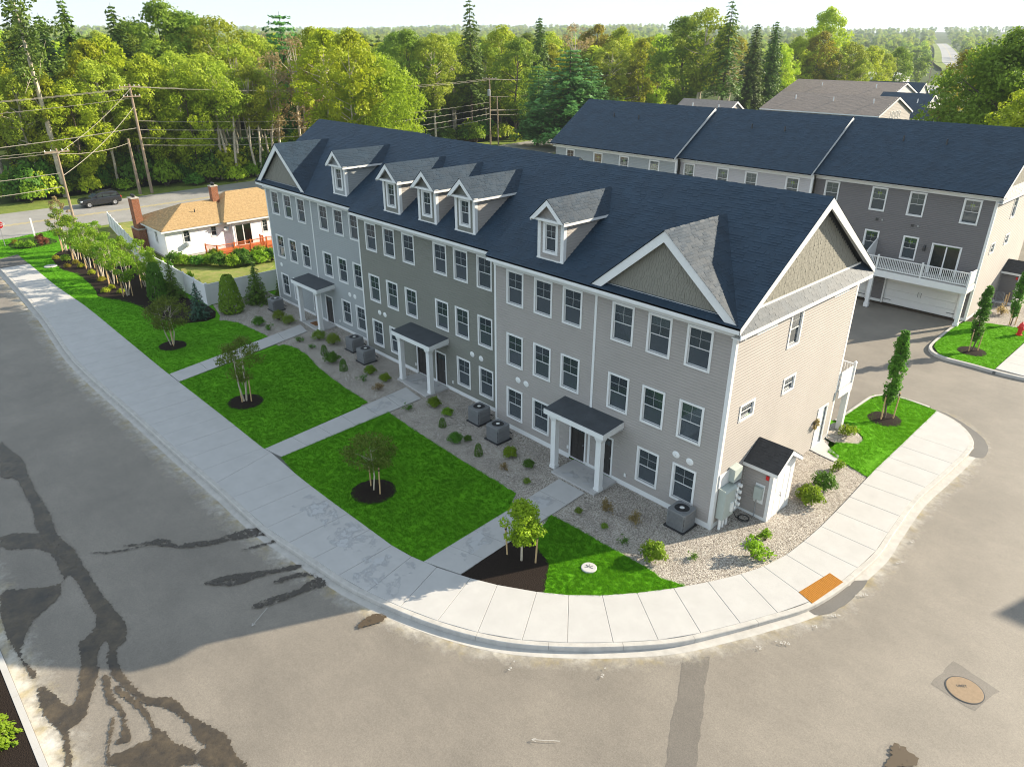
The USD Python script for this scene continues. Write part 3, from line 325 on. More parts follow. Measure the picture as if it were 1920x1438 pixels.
wrng = np.random.default_rng(11)
def window(parent, M, u, z, w, h, casing=0.095, grid=True, blind=0.0, lower_grid=False, trim='white_trim', flat=False, tagged=False):
    "double-hung window: casing, sashes, glazing bars, two panes (sub-parts)"
    c = casing; d = 0.05
    if not flat:
        p = holder('window', parent)
    else:
        p = parent
    m = MB()
    m.box((u, 0, z), (u + c, d, z + h), M); m.box((u + w - c, 0, z), (u + w, d, z + h), M)
    m.box((u + c, 0, z), (u + w - c, d + 0.012, z + c * 0.9), M); m.box((u + c, 0, z + h - c), (u + w - c, d, z + h), M)
    for a in (u + c - 0.012, u + w - c): m.box((a, -0.10, z + c * 0.9), (a + 0.012, -0.001, z + h - c), M)
    obj('window_casing' if flat else 'casing', m, trim, p)
    a0, a1, b0, b1 = u + c, u + w - c, z + c * 0.9, z + h - c; mid = (b0 + b1) / 2; s = 0.03
    f = MB()
    for q0, q1, n0 in ((b0, mid + s / 2, -0.06), (mid - s / 2, b1, -0.025)):
        f.box((a0, n0, q0), (a0 + s, n0 + 0.03, q1), M); f.box((a1 - s, n0, q0), (a1, n0 + 0.03, q1), M)
        f.box((a0 + s, n0, q0), (a1 - s, n0 + 0.028, q0 + s), M); f.box((a0 + s, n0, q1 - s), (a1 - s, n0 + 0.028, q1), M)
    obj('window_sash' if flat else 'sash', f, trim, p)
    if grid:
        g = MB(); xm = (a0 + a1) / 2; zm = (mid + b1) / 2; t = 0.007
        g.box((xm - t, -0.022, mid + s / 2), (xm + t, -0.004, b1 - s), M)
        g.box((a0 + s, -0.021, zm - t), (xm - t, -0.005, zm + t), M); g.box((xm + t, -0.021, zm - t), (a1 - s, -0.005, zm + t), M)
        if lower_grid: g.box((xm - t, -0.056, b0 + s), (xm + t, -0.038, mid - s / 2), M)
        obj('muntin', g, 'glazing_bar', p)
    for q0, q1, n0, pm in ((mid, b1, -0.015, 'pane_dusty'), (b0, mid, -0.05, 'pane_screened')):
        g = MB(); g.box((a0 + 0.01, n0, q0 + 0.005), (a1 - 0.01, n0 + 0.006, q1 - 0.005), M); obj('window_pane' if flat else 'pane', g, pm, p)
    if blind:
        k = MB(); nz = int((b1 - b0) * blind / 0.045)
        for i in range(nz):
            zz = b1 - 0.02 - i * 0.045; k.quad((a0 + 0.02, -0.115, zz - 0.04), (a1 - 0.02, -0.115, zz - 0.04), (a1 - 0.02, -0.135, zz), (a0 + 0.02, -0.135, zz), M)
        obj('blind', k, 'blind', p)
    if tagged:
        k = MB(); k.box(((a0 + a1) / 2 - 0.13, -0.03, zm - 0.05), ((a0 + a1) / 2 + 0.15, -0.026, zm + 0.14), M); obj('window_sticker', k, 'yellow_tag', p)
    return (u + c * 0.5, u + w - c * 0.5, z + c * 0.4, z + h - c * 0.5)

def hole(u, z, w, h): return (u + 0.05, u + w - 0.05, z + 0.05, z + h - 0.05)

def door(parent, M, u, z, w, h, mat='door_black', lites=True, right=True):
    p = holder('door', parent); c = 0.085
    m = MB(); m.box((u - c, 0, z), (u, 0.05, z + h + c), M); m.box((u + w, 0, z), (u + w + c, 0.05, z + h + c), M); m.box((u, 0, z + h), (u + w, 0.05, z + h + c), M)
    m.box((u, -0.05, z), (u + w, 0.04, z + 0.03), M)
    obj('door_frame', m, 'white_trim', p)
    k = MB(); k.box((u, -0.05, z + 0.03), (u + w, -0.03, z + h), M)
    for x0, x1 in ((0.12, 0.46), (0.54, 0.88)):
        for y0, y1 in ((0.08, 0.42), (0.48, 0.76)):
            k.box((u + x0 * w, -0.03, z + y0 * h), (u + x1 * w, -0.022, z + y1 * h), M)
    obj('door_leaf', k, mat, p)
    if lites:
        for i in range(3):
            k = MB(); x = u + w * (0.14 + 0.25 * i); k.box((x, -0.031, z + 0.8 * h), (x + 0.2 * w, -0.026, z + 0.92 * h), M); obj('door_pane', k, 'car_glass', p)
    k = MB(); x = u + w * (0.9 if right else 0.1); k.tube([(x, -0.03, z + 0.9), (x, 0.04, z + 0.9)], 0.025, 8, M=M); obj('handle', k, 'metal_grey', p)

def vent_cover(parent, M, u, z):
    m = MB(); th = np.arange(16) * 2 * math.pi / 16
    ring = lambda r, n: [(u + r * 1.15 * math.cos(t), n, z + r * math.sin(t)) for t in th]
    v = ring(0.15, 0) + ring(0.15, 0.03) + ring(0.10, 0.055) + [(u, 0.058, z)]
    f = []
    for a in (0, 16):
        for k in range(16):
            k2 = (k + 1) % 16; f += [(a + k, a + k2, a + 16 + k2), (a + k, a + 16 + k2, a + 16 + k)]
    f += [(32 + k, 32 + (k + 1) % 16, 48) for k in range(16)]
    m.add(v, np.array(f)[:, ::-1] if np.linalg.det(M[:3, :3]) > 0 else f, M); m.box((u - 0.03, 0.05, z - 0.03), (u + 0.01, 0.085, z + 0.01), M)
    obj('vent_cover', m, 'white_vinyl', parent)

def outlet(parent, M, u, z, w=0.1, h=0.16):
    m = MB(); m.box((u, 0.012, z), (u + w, 0.06, z + h), M); m.box((u + 0.02, 0.06, z + 0.02), (u + w - 0.02, 0.07, z + h - 0.03), M); obj('outlet_box', m, 'white_vinyl', parent)

def roof_slope(parent, P, U, S, span, v1, rng, mat='shingle', **k):
    m = MB(); shingles(m, P, U, S, span, v1, rng, **k); return stuffpart(obj('shingles', m, mat, parent))

EAVE, RIDGE, SLOPE = 8.75, 12.43, 0.669
SL = math.hypot(1, SLOPE)
def section_roof(parent, x0, x1, y0, rng, s=1, left=True, right=True, back=True, depth=10.0):
    "gable roof of one section: s = +1, eave towards -y at y0 - 0.5"
    half = depth / 2 + 0.5; ye, yr, yb = y0 - 0.5, y0 + depth / 2, y0 + depth + 0.5; zr = EAVE + SLOPE * half
    m = MB(); t = 0.1
    for a, b in ((ye, yr), (yb, yr)):
        m.hexa([(x0, min(a, b), (EAVE if a < b else zr) - t), (x1, min(a, b), (EAVE if a < b else zr) - t), (x1, max(a, b), (zr if a < b else EAVE) - t), (x0, max(a, b), (zr if a < b else EAVE) - t)],
               [(x0, min(a, b), EAVE if a < b else zr), (x1, min(a, b), EAVE if a < b else zr), (x1, max(a, b), zr if a < b else EAVE), (x0, max(a, b), zr if a < b else EAVE)])
    obj('roof_deck', m, 'roof_underlay', parent)
    roof_slope(parent, (0, ye - 0.03, EAVE - 0.02), (1, 0, 0), (0, 1 / SL, SLOPE / SL), lambda v: (x0 - 0.02, x1 + 0.02), half * SL + 0.04, rng)
    if back: roof_slope(parent, (0, yb + 0.03, EAVE - 0.02), (1, 0, 0), (0, -1 / SL, SLOPE / SL), lambda v: (x0 - 0.02, x1 + 0.02), half * SL + 0.04, rng, tab=0.9, exposure=0.4)
    k = MB(); n = int((x1 - x0) / 0.28)
    for i in range(n):
        a = x0 + (x1 - x0) * i / n; b = a + (x1 - x0) / n - 0.006; q = 0.016 + 0.012 * (i % 2)
        k.add([(a, yr - 0.17, zr - 0.10), (b, yr - 0.17, zr - 0.10), (b, yr, zr + q), (a, yr, zr + q), (b, yr + 0.17, zr - 0.10), (a, yr + 0.17, zr - 0.10)], [(0, 1, 2, 3), (3, 2, 4, 5)])
    obj('ridge_cap', k, 'shingle', parent)
    f = MB(); f.box((x0, ye, 8.5), (x1, ye + 0.03, EAVE - 0.03)); f.box((x0, ye + 0.03, 8.5), (x1, y0, 8.52)); f.box((x0 + (0.0), y0 - 0.035, 8.2), (x1, y0 - 0.002, 8.5)); obj('eave_trim', f, 'white_trim', parent); f = MB()
    f.box((x0, yb - 0.03, 8.5), (x1, yb, EAVE - 0.03)); f.box((x0, y0 + depth, 8.5), (x1, yb - 0.03, 8.52))
    obj('eave_trim', f, 'white_trim', parent)
    return ye, yr, yb, zr

def rake(parent, x, y0, face=1, w=0.34, depth=10.0, xin=0.33, name='rake_board'):
    "white rake boards and soffit at a gable end at plane x; face = +1 looks towards +x"
    half = depth / 2 + 0.5; ye, yr, yb = y0 - 0.5, y0 + depth / 2, y0 + depth + 0.5; zr = EAVE + SLOPE * half
    for a, b in ((ye, yr), (yb, yr)):
        m = MB(); x1 = x - 0.03 * face
        q = [(x, a, EAVE - 0.02), (x, b, zr - 0.02), (x, b, zr - w - 0.06), (x, a, EAVE - w * 0.75)]
        q2 = [(x1, p[1], p[2]) for p in q]
        i = [0, 1, 2, 3]
        m.add(q + q2, [(0, 1, 2, 3), (7, 6, 5, 4), (0, 4, 5, 1), (1, 5, 6, 2), (2, 6, 7, 3), (3, 7, 4, 0)] if (a < b) == (face < 0) else [(3, 2, 1, 0), (4, 5, 6, 7), (1, 5, 4, 0), (2, 6, 5, 1), (3, 7, 6, 2), (0, 4, 7, 3)])
        obj(name, m, 'white_trim', parent)
        if xin:
            m = MB(); xa = x - xin * face; d = 0.13
            m.quad((x1, a, EAVE - d), (x1, b, zr - d), (xa, b, zr - d), (xa, a, EAVE - d)); obj('rake_soffit', m, 'soffit', parent)

def corner_board(parent, x, y, z0, z1, sx=1, sy=-1, w=0.13):
    m = MB(); m.box((x - sx * w, y, z0), (x + sx * 0.03, y + sy * 0.03, z1)); m.box((x, y + sy * 0.0, z0), (x + sx * 0.03, y - sy * w, z1)); obj('corner_board', m, 'white_trim', parent)

def front_gable(parent, xc, y0, rng, half=3.35, apex=11.5):
    yf, yw = y0 - 0.45, y0 - 0.2; zb = EAVE; sl = (apex - zb) / half; L = math.hypot(1, sl); yb = y0 - 0.5 + (apex - EAVE) / SLOPE
    g = holder('front_gable', parent)
    m = MB()
    M = frame(xc, yw, 0, 1, 0); zw = EAVE + SLOPE * 0.3 - 0.08; top = apex - 0.32; hw = half - 0.62
    tri = lambda z: (-hw * (top - z) / (top - zw), hw * (top - z) / (top - zw))
    shake(m, tri, zw, top, rng, M); stuffpart(obj('gable_shingles', m, 'shake_taupe', g))
    m = MB(); m.poly([(-hw - 0.15, -0.02, zw - 0.1), (hw + 0.15, -0.02, zw - 0.1), (0, -0.02, top + 0.12)], M); obj('gable_wall', m, 'roof_underlay', g)
    m = MB(); m.box((-hw - 0.02, 0, zw - 0.03), (hw + 0.02, 0.05, zw + 0.07), M); obj('gable_sill', m, 'white_trim', g)
    for s in (-1, 1):
        m = MB(); w = 0.3
        a = (xc + s * half, yf, zb - 0.02); b = (xc, yf, apex - 0.02); a2 = (xc + s * (half - w / sl * 1.35), yf, zb - 0.02); b2 = (xc, yf, apex - w - 0.12)
        q = [a, b, b2, a2]; q2 = [(x, yf + 0.05, z) for x, _, z in q]
        fs = [(0, 1, 2, 3), (7, 6, 5, 4), (0, 4, 5, 1), (1, 5, 6, 2), (2, 6, 7, 3), (3, 7, 4, 0)]
        m.add(q + q2, np.array(fs)[:, ::-1] if s < 0 else fs); obj('rake_board', m, 'white_trim', g)
        m = MB(); m.quad((xc + s * (half - 0.05), yf + 0.05, zb - 0.07), (xc, yf + 0.05, apex - 0.11), (xc, yw, apex - 0.11), (xc + s * (half - 0.05), yw, zb - 0.07)); obj('rake_soffit', m, 'soffit', g)
        m = MB(); m.poly([(xc + s * half, yf, zb - 0.01), (xc, yf, apex - 0.01), (xc, yb, apex - 0.01)]); obj('gable_roof_deck', m, 'roof_underlay', g)
        v1 = half * L; m = MB()
        shingles(m, (xc + s * (half + 0.03), 0, zb - 0.02), (0, 1, 0), (-s / L, 0, sl / L), lambda v: (yf - 0.04, yf + (yb - yf) * min(1, v / v1) + 0.03), v1 + 0.02, rng); stuffpart(obj('gable_roof_shingles', m, 'shingle', g))
    m = MB(); n = 13
    for i in range(n):
        a = yf - 0.04 + (yb - yf) * i / n; b = a + (yb - yf) / n - 0.006; q = 0.014 + 0.012 * (i % 2)
        m.add([(xc - 0.17, a, apex - 0.13), (xc - 0.17, b, apex - 0.13), (xc, b, apex + q), (xc, a, apex + q), (xc + 0.17, b, apex - 0.13), (xc + 0.17, a, apex - 0.13)], [(0, 3, 2, 1), (3, 5, 4, 2)])
    obj('gable_ridge_cap', m, 'shingle', g)

def dormer(parent, xc, y0, rng, siding, blind=0.0):
    d = holder('dormer', parent); yf = y0 + 0.05; w = 0.73; zt = 10.82; apex = 11.68; ro = 0.95
    rz = lambda y: EAVE + SLOPE * (y - y0 + 0.5); zb = rz(yf) + 0.03
    M = frame(xc, yf, 0, 1, 0)
    win = (-0.43, zb + 0.22, 0.86, 1.38)
    m = MB(); lap(m, -w, w, zb - 0.02, zt, [hole(*win)], M); obj('dormer_siding', m, siding, d)
    m = MB()
    for s in (-1, 1):
        m.box((s * w, 0, zb - 0.05), (s * (w - 0.15), 0.035, zt), M); m.box((s * (w + 0.03), -0.14, zb - 0.05), (s * w, 0.035, zt), M)
    m.box((-w - 0.05, 0.0, zb - 0.09), (w + 0.05, 0.06, zb), M)
    m.box((-ro - 0.02, 0.0, zt - 0.05), (ro + 0.02, 0.26, zt + 0.05), M)
    obj('dormer_trim', m, 'white_trim', d)
    window(d, M, win[0], win[1], win[2], win[3], casing=0.13, flat=True, blind=blind)
    m = MB(); m.box((-0.6, -0.75, zb), (0.6, -0.7, zt), M); obj('dormer_interior', m, 'interior', d)
    yb_e = y0 - 0.5 + (zt - EAVE) / SLOPE; yb_a = y0 - 0.5 + (apex - EAVE) / SLOPE
    for s in (-1, 1):
        Ms = frame(xc + s * w, yf if s > 0 else yf, 0, 0, 1) if s > 0 else frame(xc - w, yf, 0, 0, 1) @ np.diag([1.0, -1, 1, 1])
        m = MB(); lap(m, 0, yb_e - yf, zb - 0.05, zt, [], Ms, tri=lambda z: (0.14, max(0.0, (z - EAVE) / SLOPE + y0 - 0.5 - yf)))
        m.poly([(0, -0.004, zb - 0.1), (yb_e - yf, -0.004, zt), (0, -0.004, zt)], Ms); obj('dormer_cheek', m, siding if siding != 'siding_olive' else 'siding_taupe', d)
        sl = (apex - zt) / ro; L = math.hypot(1, sl); v1 = ro * L; y1 = yf - 0.3
        m = MB(); m.poly([(xc + s * ro, y1, zt), (xc, y1, apex), (xc, yb_a, apex), (xc + s * ro, yb_e, zt)]); m.poly([(xc + s * ro, y1, zt - 0.06), (xc, y1, apex - 0.06), (xc, yb_a, apex - 0.06), (xc + s * ro, yb_e, zt - 0.06)]); obj('dormer_roof_deck', m, 'soffit', d)
        m = MB(); shingles(m, (xc + s * (ro + 0.03), 0, zt + 0.005), (0, 1, 0), (-s / L, 0, sl / L), lambda v: (y1 - 0.03, yb_e + (yb_a - yb_e) * min(1, v / v1) + 0.03), v1 + 0.02, rng); stuffpart(obj('dormer_shingles', m, 'shingle', d))
        m = MB(); m.box((s * (ro - 0.02), -(yb_e - yf) - 0.12, zt - 0.10), (s * (ro + 0.035), 0.29, zt + 0.015), M); obj('dormer_fascia', m, 'white_trim', d)
        m = MB(); q = [(xc + s * (ro + 0.03), y1 - 0.02, zt - 0.02), (xc, y1 - 0.02, apex + 0.0), (xc, y1 - 0.02, apex - 0.24), (xc + s * (ro - 0.23), y1 - 0.02, zt - 0.02)]; q2 = [(x, y1 + 0.04, z) for x, _, z in q]
        fs = [(0, 1, 2, 3), (7, 6, 5, 4), (0, 4, 5, 1), (1, 5, 6, 2), (2, 6, 7, 3), (3, 7, 4, 0)]
        m.add(q + q2, np.array(fs)[:, ::-1] if s < 0 else fs); obj('dormer_rake', m, 'white_trim', d)
    m = MB(); m.poly([(-ro + 0.1, 0.03, zt + 0.05), (ro - 0.1, 0.03, zt + 0.05), (0, 0.03, apex - 0.15)], M)
    obj('dormer_gable', m, siding, d)
    m = MB(); n = 12
    for i in range(n):
        a = yf - 0.32 + (yb_a - yf + 0.3) * i / n; b = a + (yb_a - yf + 0.3) / n - 0.006; q = 0.014 + 0.01 * (i % 2)
        m.add([(xc - 0.14, a, apex - 0.11), (xc - 0.14, b, apex - 0.11), (xc, b, apex + q), (xc, a, apex + q), (xc + 0.14, b, apex - 0.11), (xc + 0.14, a, apex - 0.11)], [(0, 3, 2, 1), (3, 5, 4, 2)])
    obj('dormer_ridge_cap', m, 'shingle', d)

def porch(parent, x0, x1, y0, px, number=None):
    p = holder('porch', parent); yf = y0 - 1.35
    m = MB(); m.hexa([(x0 + .02, yf + .02, 2.9), (x1 - .02, yf + .02, 2.9), (x1 - .02, y0, 3.0), (x0 + .02, y0, 3.0)], [(x0, yf, 2.95), (x1, yf, 2.95), (x1, y0, 3.1), (x0, y0, 3.1)]); obj('porch_roof', m, 'membrane', p)
    m = MB(); m.box((x0 - .02, yf - .03, 2.7), (x1 + .02, yf, 2.93)); m.hexa([(x1 - .01, yf, 2.7), (x1 + .02, yf, 2.7), (x1 + .02, y0, 2.78), (x1 - .01, y0, 2.78)], [(x1 - .01, yf, 2.93), (x1 + .02, yf, 2.93), (x1 + .02, y0, 3.06), (x1 - .01, y0, 3.06)])
    m.hexa([(x0 - .02, yf, 2.7), (x0 + .01, yf, 2.7), (x0 + .01, y0, 2.78), (x0 - .02, y0, 2.78)], [(x0 - .02, yf, 2.93), (x0 + .01, yf, 2.93), (x0 + .01, y0, 3.06), (x0 - .02, y0, 3.06)]); m.box((x0, yf, 2.7), (x1, y0, 2.72)); obj('porch_fascia', m, 'white_trim', p)
    for x in px:
        m = MB(); y = yf + 0.2; m.box((x - .13, y - .13, 0.05), (x + .13, y + .13, 2.45)); m.box((x - .155, y - .155, 0.05), (x + .155, y + .155, 0.2)); m.hexa([(x - .13, y - .13, 2.45), (x + .13, y - .13, 2.45), (x + .13, y + .13, 2.45), (x - .13, y + .13, 2.45)], [(x - .19, y - .19, 2.6), (x + .19, y - .19, 2.6), (x + .19, y + .19, 2.6), (x - .19, y + .19, 2.6)]); m.box((x - .19, y - .19, 2.6), (x + .19, y + .19, 2.7)); obj('porch_post', m, 'white_trim', p)

# ---------------------------------------------------------------- main townhouse row
def main_row():
    rng = np.random.default_rng(3)
    H = thing('townhouse_row', 'long three-storey taupe, olive and blue-grey townhouse row with five dormers and three porches', 'townhouses')
    W, Hh = 1.12, 1.66
    secs = [(-12.62, 0.0, 0.0, 'siding_taupe', [(-6.41,)]), (-25.25, -12.62, 0.62, 'siding_olive', []), (-38.0, -25.25, 1.24, 'siding_blue_grey', [(-31.75,)])]
    U3 = {0: [-11.79, -10.0, -8.27, -5.56, -3.78, -2.0], 1: [-24.45, -22.65, -20.83, -18.07, -16.4, -14.6], 2: [-30.8, -29.0, -27.2, -37.25, -35.47, -33.65]}
    U1 = {0: [-11.79, -10.0, -3.78, -2.0], 1: [-24.45, -22.65, -16.38, -14.57], 2: [-37.25, -35.47, -29.0, -27.3]}
    DR = {0: [(-7.5, 0.84), (-5.92, 0.8)], 1: [(-19.95, 0.8), (-18.2, 0.8)], 2: [(-32.7, 0.8), (-31.05, 0.8)]}
    PORCH = {0: (-7.95, -4.58, (-7.45, -4.85)), 1: (-20.45, -17.05, (-19.95, -17.35)), 2: (-33.1, -29.72, (-32.55, -30.1))}
    BL = {(0, 2, -8.27): .5, (1, 2, -24.45): .55, (1, 2, -22.65): .5, (1, 2, -20.83): .5, (1, 2, -18.07): .75, (2, 2, -30.8): .95, (2, 2, -29.0): .5, (2, 2, -27.2): .5, (0, 2, -3.78): .3, (0, 1, -11.79): .25, (0, 1, -2.0): .35, (1, 1, -24.45): .4, (1, 1, -14.6): .6, (2, 1, -35.47): .5, (2, 1, -37.25): .9, (2, 2, -37.25): .9, (2, 2, -35.47): .9, (0, 2, -10.0): .6, (1, 0, -24.45): .3, (2, 0, -29.0): .4}
    for i, (x0, x1, y0, sid, trims) in enumerate(secs):
        M = frame(0, y0, 0, 1, 0); holes = []
        rows = [(0.62, U1[i]), (3.45, U3[i]), (6.53, U3[i])]
        for fl, (z, us) in enumerate(rows):
            for u in us:
                holes.append(hole(u, z, W, Hh)); window(H, M, u, z, W, Hh, blind=BL.get((i, fl, u), 0.0))
        for u, w in DR[i]:
            holes.append((u, u + w, 0, 2.0)); door(H, M, u, 0.12, w, 1.86)
        m = MB(); lap(m, x0, x1, 0.25, 8.5, holes, M); obj('front_siding', m, sid, H)
        m = MB(); cuts = [x0] + [q for u, w in DR[i] for q in (u - .085, u + w + .085)] + [x1]
        for a, b in zip(cuts[::2], cuts[1::2]):
            if b > a: m.box((a, 0, 0.0), (b, 0.025, 0.25), M)
        obj('base_trim', m, 'white_trim', H)
        for (tx,) in trims:
            m = MB(); m.box((tx - .06, 0, 0.25), (tx + .06, 0.04, 8.2), M); obj('trim_board', m, 'white_trim', H)
        if i == 0: corner_board(H, x1, y0, 0.0, 8.5)
        m = MB(); m.box((x0 - .02, 0.0, 0.0), (x0 + .11, 0.035, 8.2), M); obj('trim_board', m, 'white_trim', H)
        x0r, x1r = x0 - (0.35 if i == 2 else 0.05), x1 + (0.35 if i == 0 else 0.05)
        section_roof(H, x0r, x1r, y0, rng)
        if i < 2: rake(H, x0r, y0, -1, w=0.22, xin=0)
        # jog wall between sections
        if i:
            m = MB(); m.box((x1 - .02, y0 - 0.62, 0), (x1, y0, 8.5)); obj('return_wall', m, secs[i - 1][3], H)
        # interior shell, floors
        m = MB(); m.box((x0 + .1, y0 + 1.6, 0.1), (x1 - .1, y0 + 1.7, 8.5))
        for z in (0.05, 2.95, 6.0): m.box((x0 + .1, y0 + .12, z), (x1 - .1, y0 + 1.6, z + .12))
        m.box((x0 + .1, y0 + .12, 8.40), (x1 - .1, y0 + 1.6, 8.45)); obj('interior_wall', m, 'interior', H)
        # back wall
        m = MB(); Mb = frame(0, y0 + 10, 0, -1, 0); lap(m, -x1, -x0, 0.1, 8.5, [], Mb, course=0.4); obj('rear_siding', m, sid, H)
        for u in U1[i][:2]:
            k = {0: (-8.9, -8.35), 1: (-21.2, -20.65), 2: (-36.4, -35.9)}
        pairs = {0: [(-11.0, 2.85), (-10.45, 2.83), (-1.9, 2.65), (-1.25, 2.6)], 1: [(-23.6, 2.85), (-23.05, 2.85), (-15.1, 2.75), (-14.4, 2.72)], 2: [(-37.0, 2.9), (-27.9, 2.8), (-27.3, 2.8)]}[i]
        for u, z in pairs: vent_cover(H, M, u, z)
        a, b, px = PORCH[i]; porch(H, a, b, y0, px)
        for u in (a + .25, b - .02): outlet(H, M, u + (0 if u < b - .1 else .25), 0.5)
    m = MB(); m.add(*meshkit.arrays(meshkit.text_mesh('9', 0.16, 0.01, True))[:2], M=frame(-7.62, -0.055, 1.72, 1, 0) @ np.array([[1., 0, 0, 0], [0, 0, 1, 0], [0, 1, 0, 0], [0, 0, 0, 1]])); obj('house_number', m, 'sign_black', H)
    # right end wall
    M = frame(0, 0, 0, 0, 1)
    sm = [(0.93, 4.47, 1.1, 0.72), (4.22, 4.52, 1.02, 0.74)]; tall = (3.95, 6.62, 1.02, 1.55); dr = (8.4, 0.42, 0.82, 1.95)
    holes = [hole(*q) for q in sm] + [hole(*tall), (dr[0], dr[0] + dr[2], 0, dr[1] + dr[3])]
    m = MB(); lap(m, 0, 10.0, 0.25, 8.3, holes, M); obj('end_siding', m, 'siding_taupe', H)
    for q in sm: window(H, M, *q)
    window(H, M, *tall, blind=.95)
    door(H, M, dr[0], dr[1], dr[2], dr[3], 'white_vinyl', lites=False)
    m = MB(); m.box((0, 0, 0), (8.3, 0.025, 0.25), M); m.box((9.32, 0, 0), (10, 0.025, 0.6), M); obj('base_trim', m, 'white_trim', H)
    for a, b in ((1.4, 2.9), (7.65, 9.05)):
        m = MB(); m.box((a, 0, 7.9), (b, 0.03, 8.07), M); obj('trim_strip', m, 'white_trim', H)
    corner_board(H, 0, 10.0, 0, 8.4, 1, 1)
    # pent roof band and shingled gable of the end wall
    m = MB(); m.box((-0.4, 0.0, 8.28), (10.4, 0.36, 8.32), M); m.box((-0.42, 0.33, 8.28), (10.42, 0.37, 8.47), M); obj('pent_fascia', m, 'white_trim', H)
    m = MB(); m.quad((-0.4, 0.36, 8.46), (10.4, 0.36, 8.46), (10.0, 0.0, 9.0), (0, 0.0, 9.0), M); obj('pent_deck', m, 'roof_underlay', H)
    roof_slope(H, (0.38, 0, 8.46), (0, 1, 0), (-0.36 / .649, 0, .54 / .649), lambda v: (-0.4 + v * .55, 10.4 - v * .55), 0.66, rng, exposure=.13)
    top = 12.05; zb = 9.0
    tri = lambda z: (5 - 4.5 * (top - z) / (top - zb), 5 + 4.5 * (top - z) / (top - zb))
    m = MB(); shake(m, tri, zb, top, rng, M); stuffpart(obj('gable_shingles', m, 'shake_taupe', H))
    m = MB(); m.poly([(0.2, -0.01, zb - .2), (9.8, -0.01, zb - .2), (5, -0.01, 12.3)], M); obj('gable_wall', m, 'roof_underlay', H)
    m = MB(); m.box((0.35, 0, zb - .04), (9.65, 0.045, zb + .06), M); obj('gable_sill', m, 'white_trim', H)
    rake(H, 0.36, 0.0, 1)
    # left end wall
    m = MB(); Ml = frame(-38.0, 11.24, 0, 0, -1); lap(m, 0, 10, 0.1, 8.5, [], Ml, course=.2); lap(m, 0, 10, 8.5, 12.0, [], Ml, course=.2, tri=lambda z: (5 - (12.3 - z) / SLOPE * .98, 5 + (12.3 - z) / SLOPE * .98)); obj('end_siding', m, 'siding_blue_grey', H); rake(H, -38.36, 1.24, -1)
    corner_board(H, -38.0, 1.24, 0, 8.5, -1, -1)
    front_gable(H, -3.1, 0.0, rng); front_gable(H, -34.8, 1.24, rng)
    for xc, y0, sid, b in ((-9.12, 0, 'siding_taupe', .45), (-21.62, .62, 'siding_olive', .6), (-18.46, .62, 'siding_olive', 0), (-15.46, .62, 'siding_olive', 0), (-27.95, 1.24, 'siding_blue_grey', .4)):
        dormer(H, xc, y0, rng, sid, b)
    # rear deck at the right end
    dk = holder('rear_deck', H)
    m = MB(); m.box((-12.3, 10.02, 2.75), (0.12, 11.4, 2.86)); obj('deck_floor', m, 'concrete_kerb', dk)
    m = MB(); m.box((-12.3, 11.4, 2.45), (0.15, 11.46, 2.86)); m.box((0.12, 10.02, 2.45), (0.15, 11.4, 2.86)); obj('deck_fascia', m, 'white_trim', dk)
    m = MB(); m.box((0.06, 10.05, 2.9), (0.1, 11.3, 3.75)); obj('deck_end_panel', m, 'white_vinyl', dk)
    railing(dk, (-12.2, 11.4), (0.1, 11.4), 2.86, 0.95)
    for x in (0.0, -6.2, -12.2):
        m = MB(); m.box((x - .13, 11.2, -0.1), (x + .13, 11.44, 2.45)); m.box((x - .16, 11.17, -.1), (x + .16, 11.47, .25)); obj('deck_post', m, 'white_trim', dk)
    for x, y in ((-20.3, 8.6), (-6.0, 8.0)):
        m = MB(); z = EAVE + SLOPE * (10.5 - y); m.tube([(x, y, z - .1), (x, y, z + .35)], .05, 8); obj('vent_pipe', m, 'metal_grey', H)

def railing(parent, a, b, z, h, gap=0.115, posts=4):
    a, b = np.array(a, float), np.array(b, float); L = np.linalg.norm(b - a); d = (b - a) / L; M = frame(a[0], a[1], z, d[0], d[1])
    for i in range(posts):
        u = L * i / (posts - 1); m = MB(); m.box((u - .055, -.055, 0), (u + .055, .055, h + .08), M); m.hexa([(u - .07, -.07, h + .08), (u + .07, -.07, h + .08), (u + .07, .07, h + .08), (u - .07, .07, h + .08)], [(u - .02, -.02, h + .13), (u + .02, -.02, h + .13), (u + .02, .02, h + .13), (u - .02, .02, h + .13)], M); obj('rail_post', m, 'white_vinyl', parent)
    m = MB(); m.box((0, -.035, h - .06), (L, .035, h), M); m.box((0, -.03, .08), (L, .03, .14), M); obj('rail', m, 'white_vinyl', parent)
    n = int(L / gap)
    for i in range(1, n):
        u = L * i / n; k = MB(); k.box((u - .018, -.018, .14), (u + .018, .018, h - .06), M); obj('baluster', k, 'white_vinyl', parent)

